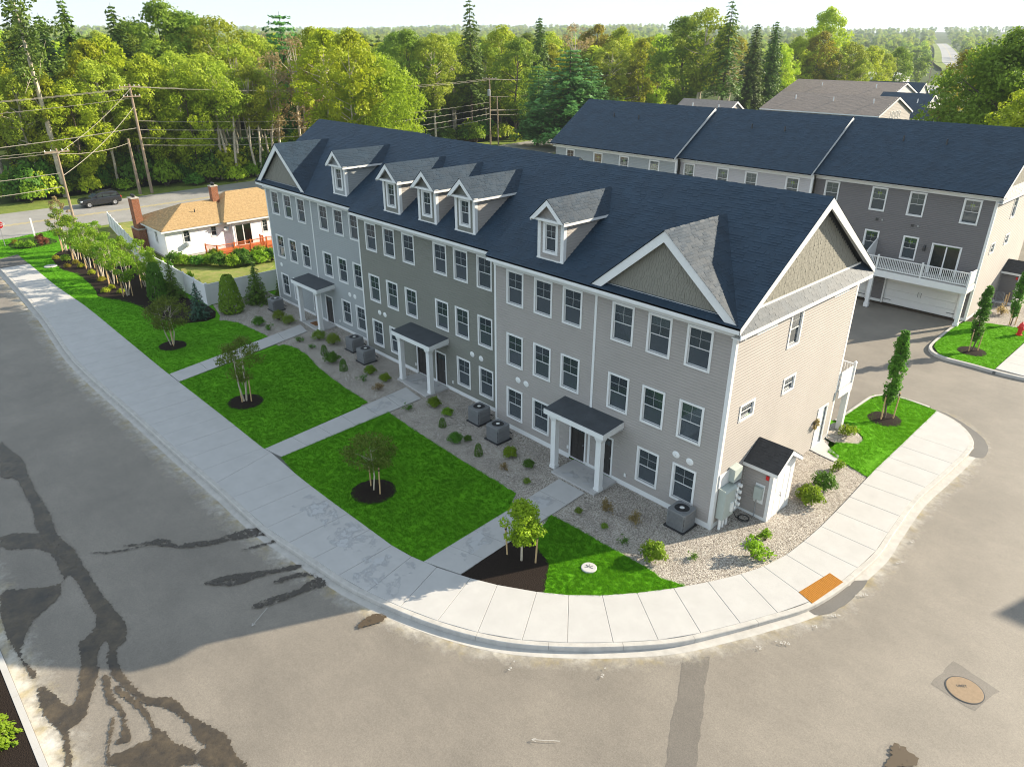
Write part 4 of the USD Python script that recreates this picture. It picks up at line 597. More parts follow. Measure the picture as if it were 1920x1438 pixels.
def rear_row():
    "the second row: garages and decks face the camera"
    rng = np.random.default_rng(5)
    H = thing('townhouse_row', 'grey townhouse row with garages and white-railed deck behind the main row', 'townhouses')
    secs = [(-13.3, -1.1, 33.5, 'siding_charcoal'), (-25.1, -13.3, 32.88, 'siding_pale_grey'), (-39.2, -25.1, 32.26, 'siding_blue_grey')]
    U3 = {0: [-12.55, -9.08, -6.48, -3.05], 1: [-25.0 + .25, -21.5, -18.9, -15.4], 2: [-37.85, -34.37, -31.3, -27.95]}
    U2 = {0: [-9.0, -6.28], 1: [-21.4, -18.8], 2: [-34.2, -31.2]}
    global EAVE
    keep = EAVE; EAVE = 8.62
    for i, (x0, x1, y0, sid) in enumerate(secs):
        M = frame(0, y0, 0, 1, 0); holes = []
        for k, u in enumerate(U3[i]):
            holes.append(hole(u, 6.5, 1.1, 1.66)); window(H, M, u, 6.5, 1.1, 1.66, blind=[.95, .5, .6, .4][(k + i * 2) % 4] if i < 2 else 0.0, tagged=(k % 2 == 1) or i == 2)
        for u in U2[i]:
            holes.append(hole(u, 3.45, 1.05, 1.66)); window(H, M, u, 3.45, 1.05, 1.66, tagged=True)
        for u in ((x0 + 9.05), (x0 + 1.3)):
            holes.append((u, u + 1.75, 2.75, 4.85)); g = holder('sliding_door', H)
            m = MB(); m.box((u - .08, 0, 2.8), (u, .05, 4.93), M); m.box((u + 1.75, 0, 2.8), (u + 1.83, .05, 4.93), M); m.box((u, 0, 4.85), (u + 1.75, .05, 4.93), M); m.box((u + .84, -.06, 2.8), (u + .92, .02, 4.85), M); m.box((u, -.06, 2.8), (u + .06, 0, 4.85), M); m.box((u + 1.69, -.06, 2.8), (u + 1.75, 0, 4.85), M); obj('door_frame', m, 'white_trim', g)
            for a in (u + .06, u + .92):
                m = MB(); m.box((a, -.04, 2.86), (a + .77, -.03, 4.85), M); obj('door_pane', m, 'pane', g)
        for u in (x0 + 6.55, x0 + 0.35):
            holes.append((u, u + 4.9, 0, 2.15)); g = holder('garage_door', H)
            for r in range(4):
                m = MB(); m.box((u, -.1, .02 + r * .53), (u + 4.9, -.06, .02 + r * .53 + .52), M)
                for c in range(8): m.box((u + .12 + c * .6, -.06, .09 + r * .53), (u + .58 + c * .6, -.05, .02 + r * .53 + .45), M)
                obj('garage_panel', m, 'white_vinyl', g)
            m = MB(); m.box((u - .12, 0, 0), (u, .04, 2.27), M); m.box((u + 4.9, 0, 0), (u + 5.02, .04, 2.27), M); m.box((u, 0, 2.15), (u + 4.9, .04, 2.27), M); obj('garage_frame', m, 'white_trim', g)
            for a in (u + 2.3, u + 2.52):
                m = MB(); m.tube([(a, -.05, .95), (a, 0.0, .95), (a, 0.0, 1.25), (a, -.05, 1.25)], .016, 5, M=M); obj('handle', m, 'metal_dark', g)
            for a, b in ((u, u + .55), (u + 4.35, u + 4.9)):
                for z in (.3, 1.85):
                    m = MB(); m.box((a, -.06, z - .02), (b, -.035, z + .02), M); obj('hinge_strap', m, 'metal_dark', g)
        m = MB(); lap(m, x0, x1, 0.2, 8.4, holes, M); obj('garage_side_siding', m, sid, H)
        m = MB(); m.box((x0, 0, 0), (x0 + .2, .025, .2), M); m.box((x0 + 5.4, 0, 0), (x0 + 6.4, .025, .2), M); m.box((x1 - .6, 0, 0), (x1, .025, .2), M); obj('base_trim', m, 'white_trim', H)
        corner_board(H, x1, y0, 0, 8.4, 1, -1)
        m = MB(); m.box((x0 + .1, y0 + 2.2, .1), (x1 - .1, y0 + 2.3, 8.4))
        for z in (2.55, 5.9): m.box((x0 + .1, y0 + .12, z), (x1 - .1, y0 + 2.2, z + .15))
        obj('interior_wall', m, 'room_light' if i == 1 else 'interior', H)
        section_roof(H, x0 - (.35 if i == 2 else .05), x1 + (.35 if i == 0 else .05), y0, rng)
        rake(H, x1 + (.36 if i == 0 else .06), y0, 1, w=.3 if i == 0 else .24, xin=.33 if i == 0 else 0)
        for u in (x0 + 4.5, x0 + 7.4):
            z = EAVE + SLOPE * 3.6; m = MB(); m.tube([(u, y0 + 3.1, z - .1), (u, y0 + 3.1, z + .38)], .055, 8); obj('vent_pipe', m, 'metal_dark', H)
        for u, z in ((x0 + 4.9, 5.85), (x0 + 7.35, 5.8)):
            m = MB(); m.box((u, .01, z), (u + .16, .09, z + .15), M); obj('vent_cover', m, 'metal_dark', H)
            m = MB(); m.box((u + .4, .01, z + .02), (u + .5, .06, z + .14), M); obj('vent_cover', m, 'metal_grey', H)
        for u in (x0 + 8.55, x0 + 2.95 + .5):
            m = MB(); m.box((u - .08, .02, 4.25), (u + .08, .05, 4.7), M); m.lathe([(.0, 4.28), (.09, 4.3), (.10, 4.55), (.04, 4.68), (0, 4.7)], 10, M @ T4(u, .13, 0)); obj('wall_lamp', m, 'metal_dark', H)
        # deck of the section
        dk = holder('deck', H); yd = y0 - 1.6
        m = MB(); m.box((x0 + .1, yd, 2.68), (x1 - .02, y0 - .03, 2.77)); obj('deck_floor', m, 'concrete_kerb', dk)
        m = MB(); m.box((x0 + .1, yd - .05, 2.3), (x1, yd, 2.74)); m.box((x1 - .04, yd, 2.3), (x1, y0 - .03, 2.74)); m.box((x0 + .1, yd, 2.3), (x1 - .05, y0 - .03, 2.33)); obj('deck_fascia', m, 'white_trim', dk)
        railing(dk, (x0 + .2, yd + .06), (x1 - .06, yd + .06), 2.77, .95, posts=5)
        m = MB(); m.box((x1 - .09, yd + .12, 2.8), (x1 - .05, y0 - .03, 3.75)); obj('deck_end_panel', m, 'white_vinyl', dk)
        m = MB(); m.hexa([(x0 + 5.3, yd + .1, 2.77), (x0 + 5.36, yd + .1, 2.77), (x0 + 5.36, y0, 2.77), (x0 + 5.3, y0, 2.77)], [(x0 + 5.3, yd + .1, 4.0), (x0 + 5.36, yd + .1, 4.0), (x0 + 5.36, y0, 4.7), (x0 + 5.3, y0, 4.7)]); obj('privacy_screen', m, 'white_vinyl', dk)
        for x in (x1 - .15, x0 + 6.0, x0 + .25):
            m = MB(); m.box((x - .12, yd + .02, -.1), (x + .12, yd + .26, 2.3)); m.box((x - .16, yd - .02, -.1), (x + .16, yd + .3, .2)); obj('deck_post', m, 'white_trim', dk)
    # right end wall
    M = frame(-1.1, 33.5, 0, 0, 1); sm = [(1.1, 4.5, .95, .75), (4.2, 4.6, .95, .75)]; tall = (3.9, 6.5, 1.0, 1.6)
    m = MB(); lap(m, 0, 10, .25, 8.3, [hole(*q) for q in sm + [tall]], M); obj('end_siding', m, 'siding_taupe', H)
    for q in sm + [tall]: window(H, M, *q)
    m = MB(); m.box((0, 0, 0), (10, .025, .25), M); obj('base_trim', m, 'white_trim', H)
    top, zb = 11.9, 8.9; tri = lambda z: (5 - 4.5 * (top - z) / (top - zb), 5 + 4.5 * (top - z) / (top - zb))
    m = MB(); m.box((-.4, 0, 8.15), (10.4, .36, 8.19), M); m.box((-.42, .33, 8.15), (10.42, .37, 8.34), M); obj('pent_fascia', m, 'white_trim', H)
    roof_slope(H, (-1.1 + .38, 33.5, 8.33), (0, 1, 0), (-.36 / .649, 0, .54 / .649), lambda v: (-.4 + v * .55, 10.4 - v * .55), .66, rng, exposure=.13)
    m = MB(); shake(m, tri, zb, top, rng, M); stuffpart(obj('gable_shingles', m, 'shake_taupe', H))
    # back and left walls
    m = MB(); lap(m, 1.1, 39.2, .1, 8.4, [], frame(0, 43.5, 0, -1, 0), course=.4); lap(m, 0, 10, .1, 8.4, [], frame(-39.2, 42.2, 0, 0, -1), course=.3); lap(m, 0, 10, 8.4, 11.9, [], frame(-39.2, 42.2, 0, 0, -1), course=.3, tri=lambda z: (5 - (12.2 - z) / SLOPE, 5 + (12.2 - z) / SLOPE)); obj('rear_siding', m, 'siding_blue_grey', H)
    EAVE = keep

def lean_to(x, y, rot_label, label, sid, with_meter, ref_z=0.0, sc=1.0):
    "small gabled utility shed against an end wall: roof slopes to -y and +y, door faces +x"
    rng = np.random.default_rng(8); S = thing('utility_shed', label, 'shed', (x, y, ref_z))
    M = frame(0, 0, 0, 1, 0); m = MB(); lap(m, 0.02, 1.25, .2, 2.45, [], M); obj('shed_siding', m, sid, S); m = MB(); lap(m, 0.02, 1.25, .2, 2.45, [], frame(1.25, 1.75, 0, -1, 0)); obj('shed_siding', m, sid, S)
    m = MB(); m.box((0, 0, 0), (1.25, .025, .2), M); m.box((1.15, 0, .2), (1.25, .03, 2.4), M); m.box((0.02, 0, .2), (.06, .02, 2.4), M); obj('shed_trim', m, 'white_trim', S)
    Mf = frame(1.25, 0, 0, 0, 1); m = MB(); m.box((0, 0, 0), (.3, .03, 2.45), Mf); m.box((1.45, 0, 0), (1.75, .03, 2.45), Mf); m.box((.3, 0, 2.1), (1.45, .03, 2.45), Mf); m.poly([(0, 0.015, 2.45), (1.75, 0.015, 2.45), (.875, 0.015, 3.05)], Mf); obj('door_surround', m, 'white_trim', S)
    for a in (.3, .88):
        m = MB(); m.box((a, -.03, .05), (a + .57, .015, 2.1), Mf)
        for z in (.15, 1.15): m.box((a + .1, .015, z), (a + .47, .025, z + .8), Mf)
        p = obj('shed_door', m, 'white_vinyl', S)
    m = MB(); m.tube([(.82, .02, .95), (.82, .07, .95), (.82, .07, 1.1), (.82, .02, 1.1)], .015, 6, M=Mf); obj('handle', m, 'metal_dark', S)
    zr, ze, o = 3.12, 2.42, .16; L = math.hypot(.875 + o, zr - ze)
    m = MB()
    for s, ya, yb in ((1, -o, .875), (-1, 1.75 + o, .875)):
        a = [(0, ya, ze), (1.5, ya, ze), (1.5, yb, zr), (0, yb, zr)]; m.poly([(p[0], p[1], p[2] - .01) for p in a])
        k = MB(); shingles(k, (0, ya, ze), (1, 0, 0), (0, (yb - ya) / L, (zr - ze) / L), lambda v: (0.02, 1.5), L, rng, tab=.26); stuffpart(obj('shingles', k, 'shingle_charcoal', S))
        b = MB(); q = [(1.5, ya, ze - .02), (1.5, yb, zr - .02), (1.5, yb, zr - .22), (1.5, ya, ze - .16)]; q2 = [(1.46, p[1], p[2]) for p in q]; b.add(q + q2, [(0, 1, 2, 3), (7, 6, 5, 4), (0, 4, 5, 1), (1, 5, 6, 2), (2, 6, 7, 3), (3, 7, 4, 0)]); obj('rake_board', b, 'white_trim', S)
        b = MB(); b.box((0, min(ya, ya + s * .03), ze - .17), (1.46, max(ya, ya + s * .03), ze - .02)); obj('shed_fascia', b, 'white_trim', S)
    obj('roof_deck', m, 'roof_underlay', S)
    m = MB(); m.box((1.0, .012, 1.95), (1.12, .07, 2.13), M); m.box((1.03, .07, 2.0), (1.09, .09, 2.06), M); obj('fire_alarm', m, 'red_paint', S)
    if with_meter:
        m = MB(); m.box((.62, .01, .78), (1.02, .04, 1.65), M); obj('panel_board', m, 'white_trim', S)
        m = MB(); m.box((.66, .04, 1.0), (.98, .2, 1.55), M); obj('meter_box', m, 'meter_green', S)
        m = MB(); m.tube([(.75, .06, 1.0), (.75, .06, 0)], .02, 6, M=M); obj('conduit', m, 'metal_grey', S)

def utility_meters():
    U = thing('electric_meter_bank', 'grey-green electric cabinet with round meters on the sunlit end wall beside the shed', 'meter bank', (0.02, 0.2, 0))
    m = MB(); m.hexa([(.02, 0, .5), (.34, 0, .5), (.34, .75, .5), (.02, .75, .5)], [(.02, 0, 1.75), (.34, 0, 1.75), (.34, .75, 1.75), (.02, .75, 1.75)]); m.hexa([(.02, -.02, 1.75), (.37, -.02, 1.75), (.37, .78, 1.75), (.02, .78, 1.75)], [(.02, -.02, 1.88), (.3, -.02, 1.84), (.3, .78, 1.84), (.02, .78, 1.88)]); obj('cabinet', m, 'meter_green', U)
    m = MB(); m.box((.02, .85, .45), (.14, 1.45, 1.7)); obj('meter_panel', m, 'metal_grey', U)
    for i in range(2):
        for j in range(4):
            M = T4(.14, 1.0 + .3 * i, .65 + .29 * j) @ np.array([[0, 0, 1., 0], [0, 1, 0, 0], [-1, 0, 0, 0], [0, 0, 0, 1]]); m = MB(); m.lathe([(.1, 0), (.1, .05), (.085, .07), (.08, .15), (.05, .17), (0, .17)], 14, M); obj('meter', m, 'lamp_clear', U)
    m = MB(); m.box((.34, .45, .75), (.42, .6, 1.15)); obj('switch_box', m, 'lamp_clear', U)
    m = MB(); m.hexa([(.02, .55, 2.0), (.3, .55, 2.0), (.3, 1.1, 2.0), (.02, 1.1, 2.0)], [(.02, .55, 2.6), (.3, .55, 2.55), (.3, 1.1, 2.55), (.02, 1.1, 2.6)]); obj('upper_box', m, 'meter_green', U)
    m = MB(); m.box((.02, -.1, 1.9), (.05, .75, 2.5)); obj('backing_board', m, 'white_trim', U)
    for i, y in enumerate((.08, .3, .55)):
        m = MB(); m.tube([(.2, y, -.05), (.2, y, .5)], .06, 10); obj('conduit', m, 'white_vinyl', U)
    h = MB()
    for k in range(3):
        th = np.linspace(0, 2 * math.pi, 25); h.tube([(.55 + (.26 - .03 * k) * math.cos(t), 1.55 + (.26 - .03 * k) * math.sin(t) + .02 * k, .03 + .03 * k) for t in th], .018, 6, cap=False)
    h.tube([(.3, 1.1, .5), (.38, 1.25, .2), (.4, 1.45, .05)], .018, 6)
    tag(obj('coiled_cable', h, 'wire_black'), 'black cable coiled on the gravel beside the electric meters', 'cable')

def ac_unit():
    p = proto('air_conditioner'); s = .42
    m = MB(); m.prism([(-s - .06, -s - .06), (s + .06, -s - .06), (s + .06, s + .06), (-s - .06, s + .06)], 0, .06); obj('pad', m, 'plastic_black', p)
    r = .1; pts = [(cx + r * math.cos(a), cy + r * math.sin(a)) for cx, cy, a0 in ((s - r, s - r, 0), (-s + r, s - r, 90), (-s + r, -s + r, 180), (s - r, -s + r, 270)) for a in np.radians(a0 + np.array([0, 30, 60, 90]))]
    m = MB(); m.prism([(x * .95, y * .95) for x, y in pts], .06, .84)
    obj('coil_core', m, 'metal_dark', p)
    m = MB()
    for k in range(20):
        for a in range(4):
            M = T4(rz=a * math.pi / 2); u = -s + .06 + k * (2 * s - .12) / 19; m.box((u - .011, -s, .1), (u + .011, -s + .03, .84), M)
    for z in (.06, .28, .5, .72): m.merge(_ring(pts, z, z + .035))
    obj('louvre_grille', m, 'ac_grey', p)
    m = MB(); m.prism(pts, .8, .9)
    obj('cap', m, 'ac_grey', p)
    m = MB(); m.lathe([(.34, .9), (.35, .93), (.31, .935), (.3, .9)], 24); obj('fan_ring', m, 'ac_grey', p)
    m = MB(); m.disc((0, 0), .31, .904, 24); obj('fan_well', m, 'plastic_black', p)
    m = MB()
    for k in range(4):
        a = k * math.pi / 2 + .4; m.hexa([(.05 * math.cos(a), .05 * math.sin(a), .905), (.27 * math.cos(a - .3), .27 * math.sin(a - .3), .905), (.27 * math.cos(a + .3), .27 * math.sin(a + .3), .905), (.05 * math.cos(a + .5), .05 * math.sin(a + .5), .905)], [(.05 * math.cos(a), .05 * math.sin(a), .91), (.27 * math.cos(a - .3), .27 * math.sin(a - .3), .912), (.27 * math.cos(a + .3), .27 * math.sin(a + .3), .922), (.05 * math.cos(a + .5), .05 * math.sin(a + .5), .915)])
    obj('fan_blade', m, 'metal_dark', p)
    m = MB(); m.lathe([(.1, .92), (.1, .93), (0, .935)], 12); obj('fan_hub', m, 'lamp_clear', p)
    m = MB(); 
    for rr in (.12, .19, .26): m.merge(_ring([(rr * math.cos(t), rr * math.sin(t)) for t in np.arange(20) * math.pi / 10], .94, .948, .008))
    obj('fan_guard', m, 'metal_dark', p)
    m = MB(); m.tube([(.1, s, .3), (.12, s + .15, .28), (.3, s + .22, .2)], .03, 6); obj('line_set', m, 'plastic_black', p)
    return p

def _ring(pts, z0, z1, t=.015):
    m = MB(); p = np.asarray(pts, float); c = p.mean(0); q = c + (p - c) * (1 - t / max(np.linalg.norm(p[0] - c), .05)); n = len(p)
    v = np.vstack([np.c_[p, np.full(n, z0)], np.c_[p, np.full(n, z1)], np.c_[q, np.full(n, z0)], np.c_[q, np.full(n, z1)]]); f = []
    for i in range(n):
        j = (i + 1) % n; f += [(i, j, n + j, n + i), (n + i, n + j, 3 * n + j, 3 * n + i), (2 * n + j, 2 * n + i, 3 * n + i, 3 * n + j)]
    return m.add(v, f)

def bungalow():
    rng = np.random.default_rng(9); ox, oy = -54.6, -0.75
    B = thing('bungalow', 'white single-storey house with tan hip roof and two brick chimneys by the road', 'house', (ox, oy, 0))
    # front wall faces +x: u runs along +y
    M = frame(0, 0, 0, 0, 1); win = [(1.5, 1.25, .68, 1.15), (4.0, 1.42, .62, .98), (8.75, 1.1, .62, 1.25)]
    M2 = frame(.35, 5.9, 0, 0, 1)
    m = MB(); lap(m, 0, 5.9, .2, 2.5, [hole(*q) for q in win[:2]], M, course=.17); lap(m, 0, 7.0, .2, 2.5, [(.25, 1.75, .25, 2.25), hole(2.85, 1.1, .62, 1.25)], M2, course=.17); lap(m, 0, .35, .2, 2.5, [], frame(0, 5.9, 0, 1, 0), course=.17)
    lap(m, 0, 6.6, .2, 2.5, [hole(4.2, 1.2, .6, 1.1)], frame(-6.6, 0, 0, 1, 0), course=.17); lap(m, 0, 6.6, .2, 2.5, [], frame(0, 12.9, 0, -1, 0), course=.17); lap(m, 0, 12.9, .2, 2.5, [], frame(-6.6, 12.9, 0, 0, -1), course=.17)
    obj('siding', m, 'siding_white', B)
    m = MB(); m.box((-6.6, .02, 0), (-.02, 12.9, .2)); obj('foundation', m, 'concrete_kerb', B)
    m = MB(); m.box((-6.2, .5, .2), (-.6, 12.4, 2.4)); obj('interior_wall', m, 'interior', B)
    for q in win[:2]: window(B, M, *q, grid=True, casing=.075)
    window(B, M2, 2.85, 1.1, .62, 1.25, casing=.075); window(B, frame(-6.6, 0, 0, 1, 0), 4.2, 1.2, .6, 1.1, casing=.075)
    m = MB(); m.box((1.68, 0.02, 1.02), (2.02, .42, 1.36), M); m.box((1.72, .42, 1.08), (1.98, .44, 1.3), M); obj('window_air_conditioner', m, 'white_vinyl', B)
    g = holder('sliding_door', B); m = MB(); m.box((.2, 0, .25), (.27, .05, 2.3), M2); m.box((1.73, 0, .25), (1.8, .05, 2.3), M2); m.box((.27, 0, 2.22), (1.73, .05, 2.3), M2); m.box((.96, -.04, .25), (1.04, .03, 2.22), M2); m.box((.27, 0, .25), (1.73, .05, .32), M2); obj('door_frame', m, 'white_trim', g)
    for a in (.27, 1.04):
        m = MB(); m.box((a, -.04, .3), (a + .69, -.03, 2.22), M2); obj('door_pane', m, 'pane', g)
    m = MB(); m.lathe([(0, 0), (.12, .02), (.24, .09)], 14, T4(.25, 5.35, 1.95) @ np.array([[.5, 0, .87, 0], [0, 1, 0, 0], [-.87, 0, .5, 0], [0, 0, 0, 1]])); m.tube([(.05, 5.35, 1.8), (.25, 5.35, 1.95)], .02, 5); obj('satellite_dish', m, 'metal_grey', B)
    corner_board(B, 0, 0, .2, 2.5, 1, -1, .1)
    # hip roofs: slope as plane patches
    def slope(pts, U, S, mat='shingle_brown'):
        pts = [np.array(p, float) for p in pts]; P = pts[0]; U = np.array(U, float); S = np.array(S, float); S /= np.linalg.norm(S)
        q = [((p - P) @ U, (p - P) @ S) for p in pts]; v1 = max(y for _, y in q)
        def span(v):
            xs = []
            for (a, b), (c, d) in zip(q, q[1:] + q[:1]):
                if (b - v) * (d - v) <= 0 and abs(b - d) > 1e-9: xs.append(a + (c - a) * (v - b) / (d - b))
            return (min(xs), max(xs)) if xs else (0, 0)
        m = MB(); shingles(m, P, U, S, span, v1, rng, tab=.28, exposure=.14); stuffpart(obj('shingles', m, mat, B))
        m = MB(); m.poly([tuple(p - np.array([0, 0, .012])) for p in pts]); obj('roof_deck', m, 'roof_underlay', B)
    e, z0 = .4, 2.62
    r1 = (-3.1, 3.0, 4.1); r1b = (-3.1, 6.0, 4.1); A, Bq = (e, -e, z0), (e, 6.6, z0); Cc = (-7.0, -e, z0)
    h1 = 4.1 - z0
    slope([A, Bq, r1b, r1], (0, 1, 0), (-3.5, 0, h1)); slope([Cc, A, r1], (1, 0, 0), (0, 3.4, h1)); slope([(-7, 6.6, z0), Cc, r1, r1b], (0, -1, 0), (3.9, 0, h1))
    e2 = .75; r2, r2b = (-3.1, 7.2, 4.66), (-3.1, 10.4, 4.66); h2 = 4.66 - z0 - .03
    slope([(e2, 5.0, z0 + .03), (e2, 13.3, z0 + .03), r2b, r2], (0, 1, 0), (-3.85, 0, h2)); slope([(-7, 5.0, z0 + .03), (e2, 5.0, z0 + .03), r2], (1, 0, 0), (0, 2.2, h2)); slope([(e2, 13.3, z0 + .03), (-7, 13.3, z0 + .03), r2b], (-1, 0, 0), (0, -2.9, h2)); slope([(-7, 13.3, z0 + .03), (-7, 5.0, z0 + .03), r2, r2b], (0, -1, 0), (3.9, 0, h2))
    m = MB(); m.box((e - .03, -e, z0 - .16), (e, 5.5, z0 - .02)); m.box((e2 - .03, 5.3, z0 - .14), (e2, 13.2, z0)); m.box((-7, -e, z0 - .16), (e - .03, -e + .03, z0 - .02)); m.box((0, -e + .03, z0 - .16), (e - .03, 5.5, z0 - .14)); m.box((-7, -e + .03, z0 - .16), (0, 0, z0 - .14)); m.box((.35, 5.9, z0 - .13), (e2 - .03, 13.2, z0 - .11)); obj('eave_trim', m, 'white_trim', B)
    m = MB(); m.tube([(-1.6, 3.5, 3.1), (-1.6, 3.5, 3.75)], .045, 8); obj('vent_pipe', m, 'metal_dark', B)
    def chimney(x, y, z1, w, d, base):
        c = holder('chimney', B); m = MB(); m.box((x + .01, y + .01, base), (x + w - .01, y + d - .01, z1)); obj('chimney_core', m, 'mortar', c)
        m = MB(); nz = int((z1 - base) / .1); hh = (z1 - base) / nz
        for k in range(nz):
            off = .13 * (k % 2)
            for L, fx in ((w, lambda a, b: ((x + a, y - .0, 0), (x + b, y + .05, 0))), (w, lambda a, b: ((x + a, y + d - .05, 0), (x + b, y + d, 0))), (d, lambda a, b: ((x, y + a, 0), (x + .05, y + b, 0))), (d, lambda a, b: ((x + w - .05, y + a, 0), (x + w, y + b, 0)))):
                a = -off
                while a < L - .02:
                    b = min(L, a + .25); s = max(a, 0.0)
                    if b - s > .03:
                        p, q = fx(s + .006, b - .006); j = rng.uniform(0, .006); m.box((p[0] - j, p[1] - j, base + k * hh + .006), (q[0] + j, q[1] + j, base + (k + 1) * hh - .006))
                    a += .26
        stuffpart(obj('bricks', m, 'brick', c))
        m = MB(); m.box((x - .04, y - .04, z1), (x + w + .04, y + d + .04, z1 + .08)); obj('chimney_cap', m, 'mortar', c)
        m = MB()
        for a in (.3, .7): m.lathe([(.11, z1 + .08), (.12, z1 + .25), (.16, z1 + .3), (.05, z1 + .36), (0, z1 + .36)], 10, c=(x + w * a, y + d / 2))
        obj('flue_cap', m, 'plastic_black', c)
    chimney(-5.6, -.72, 4.75, .95, .62, 2.0); chimney(-6.3, -.75, 2.0, 1.9, .66, 0.0); chimney(-3.3, 5.75, 5.3, .62, .62, 3.2)
    # timber deck with stairs
    dk = thing('wooden_deck', 'orange-stained wooden deck with railing on the white house', 'deck', (ox, oy, 0)); x0, x1, y0, y1, zd = .37, 2.45, 3.4, 9.6, .28
    for k in range(int((x1 - x0) / .14)):
        m = MB(); a = x0 + k * .14; m.box((a, y0, zd - .04), (a + .13, y1, zd)); obj('deck_board', m, 'deck_orange', dk)
    m = MB(); m.box((x0, y0, zd - .22), (x1, y0 + .04, zd - .045)); m.box((x1 - .04, y0, zd - .22), (x1, y1, zd - .045)); obj('rim_board', m, 'deck_orange', dk)
    def rail(a, b):
        a, b = np.array(a), np.array(b); L = np.linalg.norm(b - a); d = (b - a) / L; Mr = frame(a[0], a[1], zd, d[0], d[1]); n = max(1, round(L / 1.6))
        for i in range(n + 1):
            m = MB(); u = L * i / n; m.box((u - .05, -.05, -.28), (u + .05, .05, .95), Mr); obj('rail_post', m, 'deck_orange', dk)
        m = MB(); m.box((0, -.06, .84), (L, .06, .88), Mr); m.box((0, -.02, .1), (L, .02, .16), Mr); obj('rail', m, 'deck_orange', dk)
        for i in range(int(L / .1)):
            u = .05 + i * .1; m = MB(); m.box((u - .018, -.04, -.05), (u + .018, -.02, .84), Mr); obj('baluster', m, 'deck_orange', dk)
    rail((x0 + .9, y0 - .55), (x1, y0)); rail((x1, y0), (x1, y1)); rail((x0 + .9, 8.0), (x1 - .6, 8.0))

def simple_house(name, label, x0, x1, y0, y1, eave, ridge, wall, roof, cat='house', vents=3, windows=()):
    "gabled building, ridge along x"
    rng = np.random.default_rng(int(abs(x0 * 7 + y0))); cx, cy = (x0 + x1) / 2, (y0 + y1) / 2
    B = thing(name, label, cat, (x0, y0, 0)); w, d = x1 - x0, y1 - y0; m = MB()
    for a, Mx, L in ((0, frame(0, 0, 0, 1, 0), w), (1, frame(w, 0, 0, 0, 1), d), (2, frame(w, d, 0, -1, 0), w), (3, frame(0, d, 0, 0, -1), d)):
        lap(m, 0, L, 0, eave, [], Mx, course=.25)
        if a in (1, 3): lap(m, 0, L, eave, ridge - .1, [], Mx, course=.25, tri=lambda z: (d / 2 * (z - eave) / (ridge - eave), d - d / 2 * (z - eave) / (ridge - eave)))
    obj('siding', m, wall, B)
    half = d / 2 + .4; sl = (ridge - eave) / (d / 2); L = half * math.hypot(1, sl)
    for ya, yb in ((-.4, d / 2), (d + .4, d / 2)):
        ze = eave - .4 * sl; dy = 1 if yb > ya else -1
        k = MB(); shingles(k, (0, ya, ze), (1, 0, 0), (0, dy / math.hypot(1, sl), sl / math.hypot(1, sl)), lambda v: (-.3, w + .3), L, rng, tab=.7, exposure=.32); stuffpart(obj('shingles', k, roof, B))
        k = MB(); k.poly([(-.3, ya, ze - .02), (w + .3, ya, ze - .02), (w + .3, yb, ridge - .02), (-.3, yb, ridge - .02)]); obj('roof_deck', k, 'roof_underlay', B)
        k = MB(); k.poly([(w + .31, ya, ze + .02), (w + .31, yb, ridge + .02), (w + .31, yb, ridge - .32), (w + .31, ya, ze - .25)]); k.poly([(w + .27, ya, ze + .02), (w + .27, yb, ridge + .02), (w + .27, yb, ridge - .32), (w + .27, ya, ze - .25)]); obj('rake_board', k, 'white_trim', B)
        k = MB(); k.box((-.3, min(ya, ya + .04 * dy), ze - .2), (w + .26, max(ya, ya + .04 * dy), ze - .01)); obj('eave_trim', k, 'white_trim', B)
    for i in range(vents):
        x = w * (i + .6) / vents; k = MB(); y = d * .3; z = eave + sl * y; k.tube([(x, y, z - .1), (x, y, z + .7)], .11, 8); obj('vent_pipe', k, 'white_vinyl', B)
    for side, u, z, ww, hh in windows:
        window(B, {'r': frame(w, 0, 0, 0, 1), 'f': frame(0, 0, 0, 1, 0)}[side] @ T4(0, .02, 0), u, z, ww, hh)
    return B

# ---------------------------------------------------------------- ground
ROAD_Z = -0.13
def gmat(name, stops, scale, rough=0.95, bump=0.02, bscale=40.0, scale2=None, spec=0.1, detail=8.0):
    nodes = {'g': ('geometry', {}), 'n': ('noise_texture', {'scale': scale, 'detail': detail, 'roughness': 0.7}), 'r': ('rgb_ramp', {'ramp': stops}),
             'n2': ('noise_texture', {'scale': scale2 or scale * 0.06, 'detail': 3.0}), 'mr': ('map_range', {'from_min': 0.3, 'from_max': 0.7, 'to_min': 0.8, 'to_max': 1.15}), 'h': ('hsv', {}),
             'bn': ('noise_texture', {'scale': bscale, 'detail': 3.0}), 'b': ('bump', {'strength': 0.7, 'distance': bump}), 'p': ('principled_bsdf', {'roughness': rough, 'specular_ior_level': spec})}
    links = [('g.position', 'n.vector'), ('g.position', 'n2.vector'), ('g.position', 'bn.vector'), ('n.fac', 'r.fac'), ('r.color', 'h.color'), ('n2.fac', 'mr.value'), ('mr.result', 'h.value'), ('h.color', 'p.base_color'), ('bn.fac', 'b.height'), ('b.normal', 'p.normal')]
    mk(name, nodes, links)

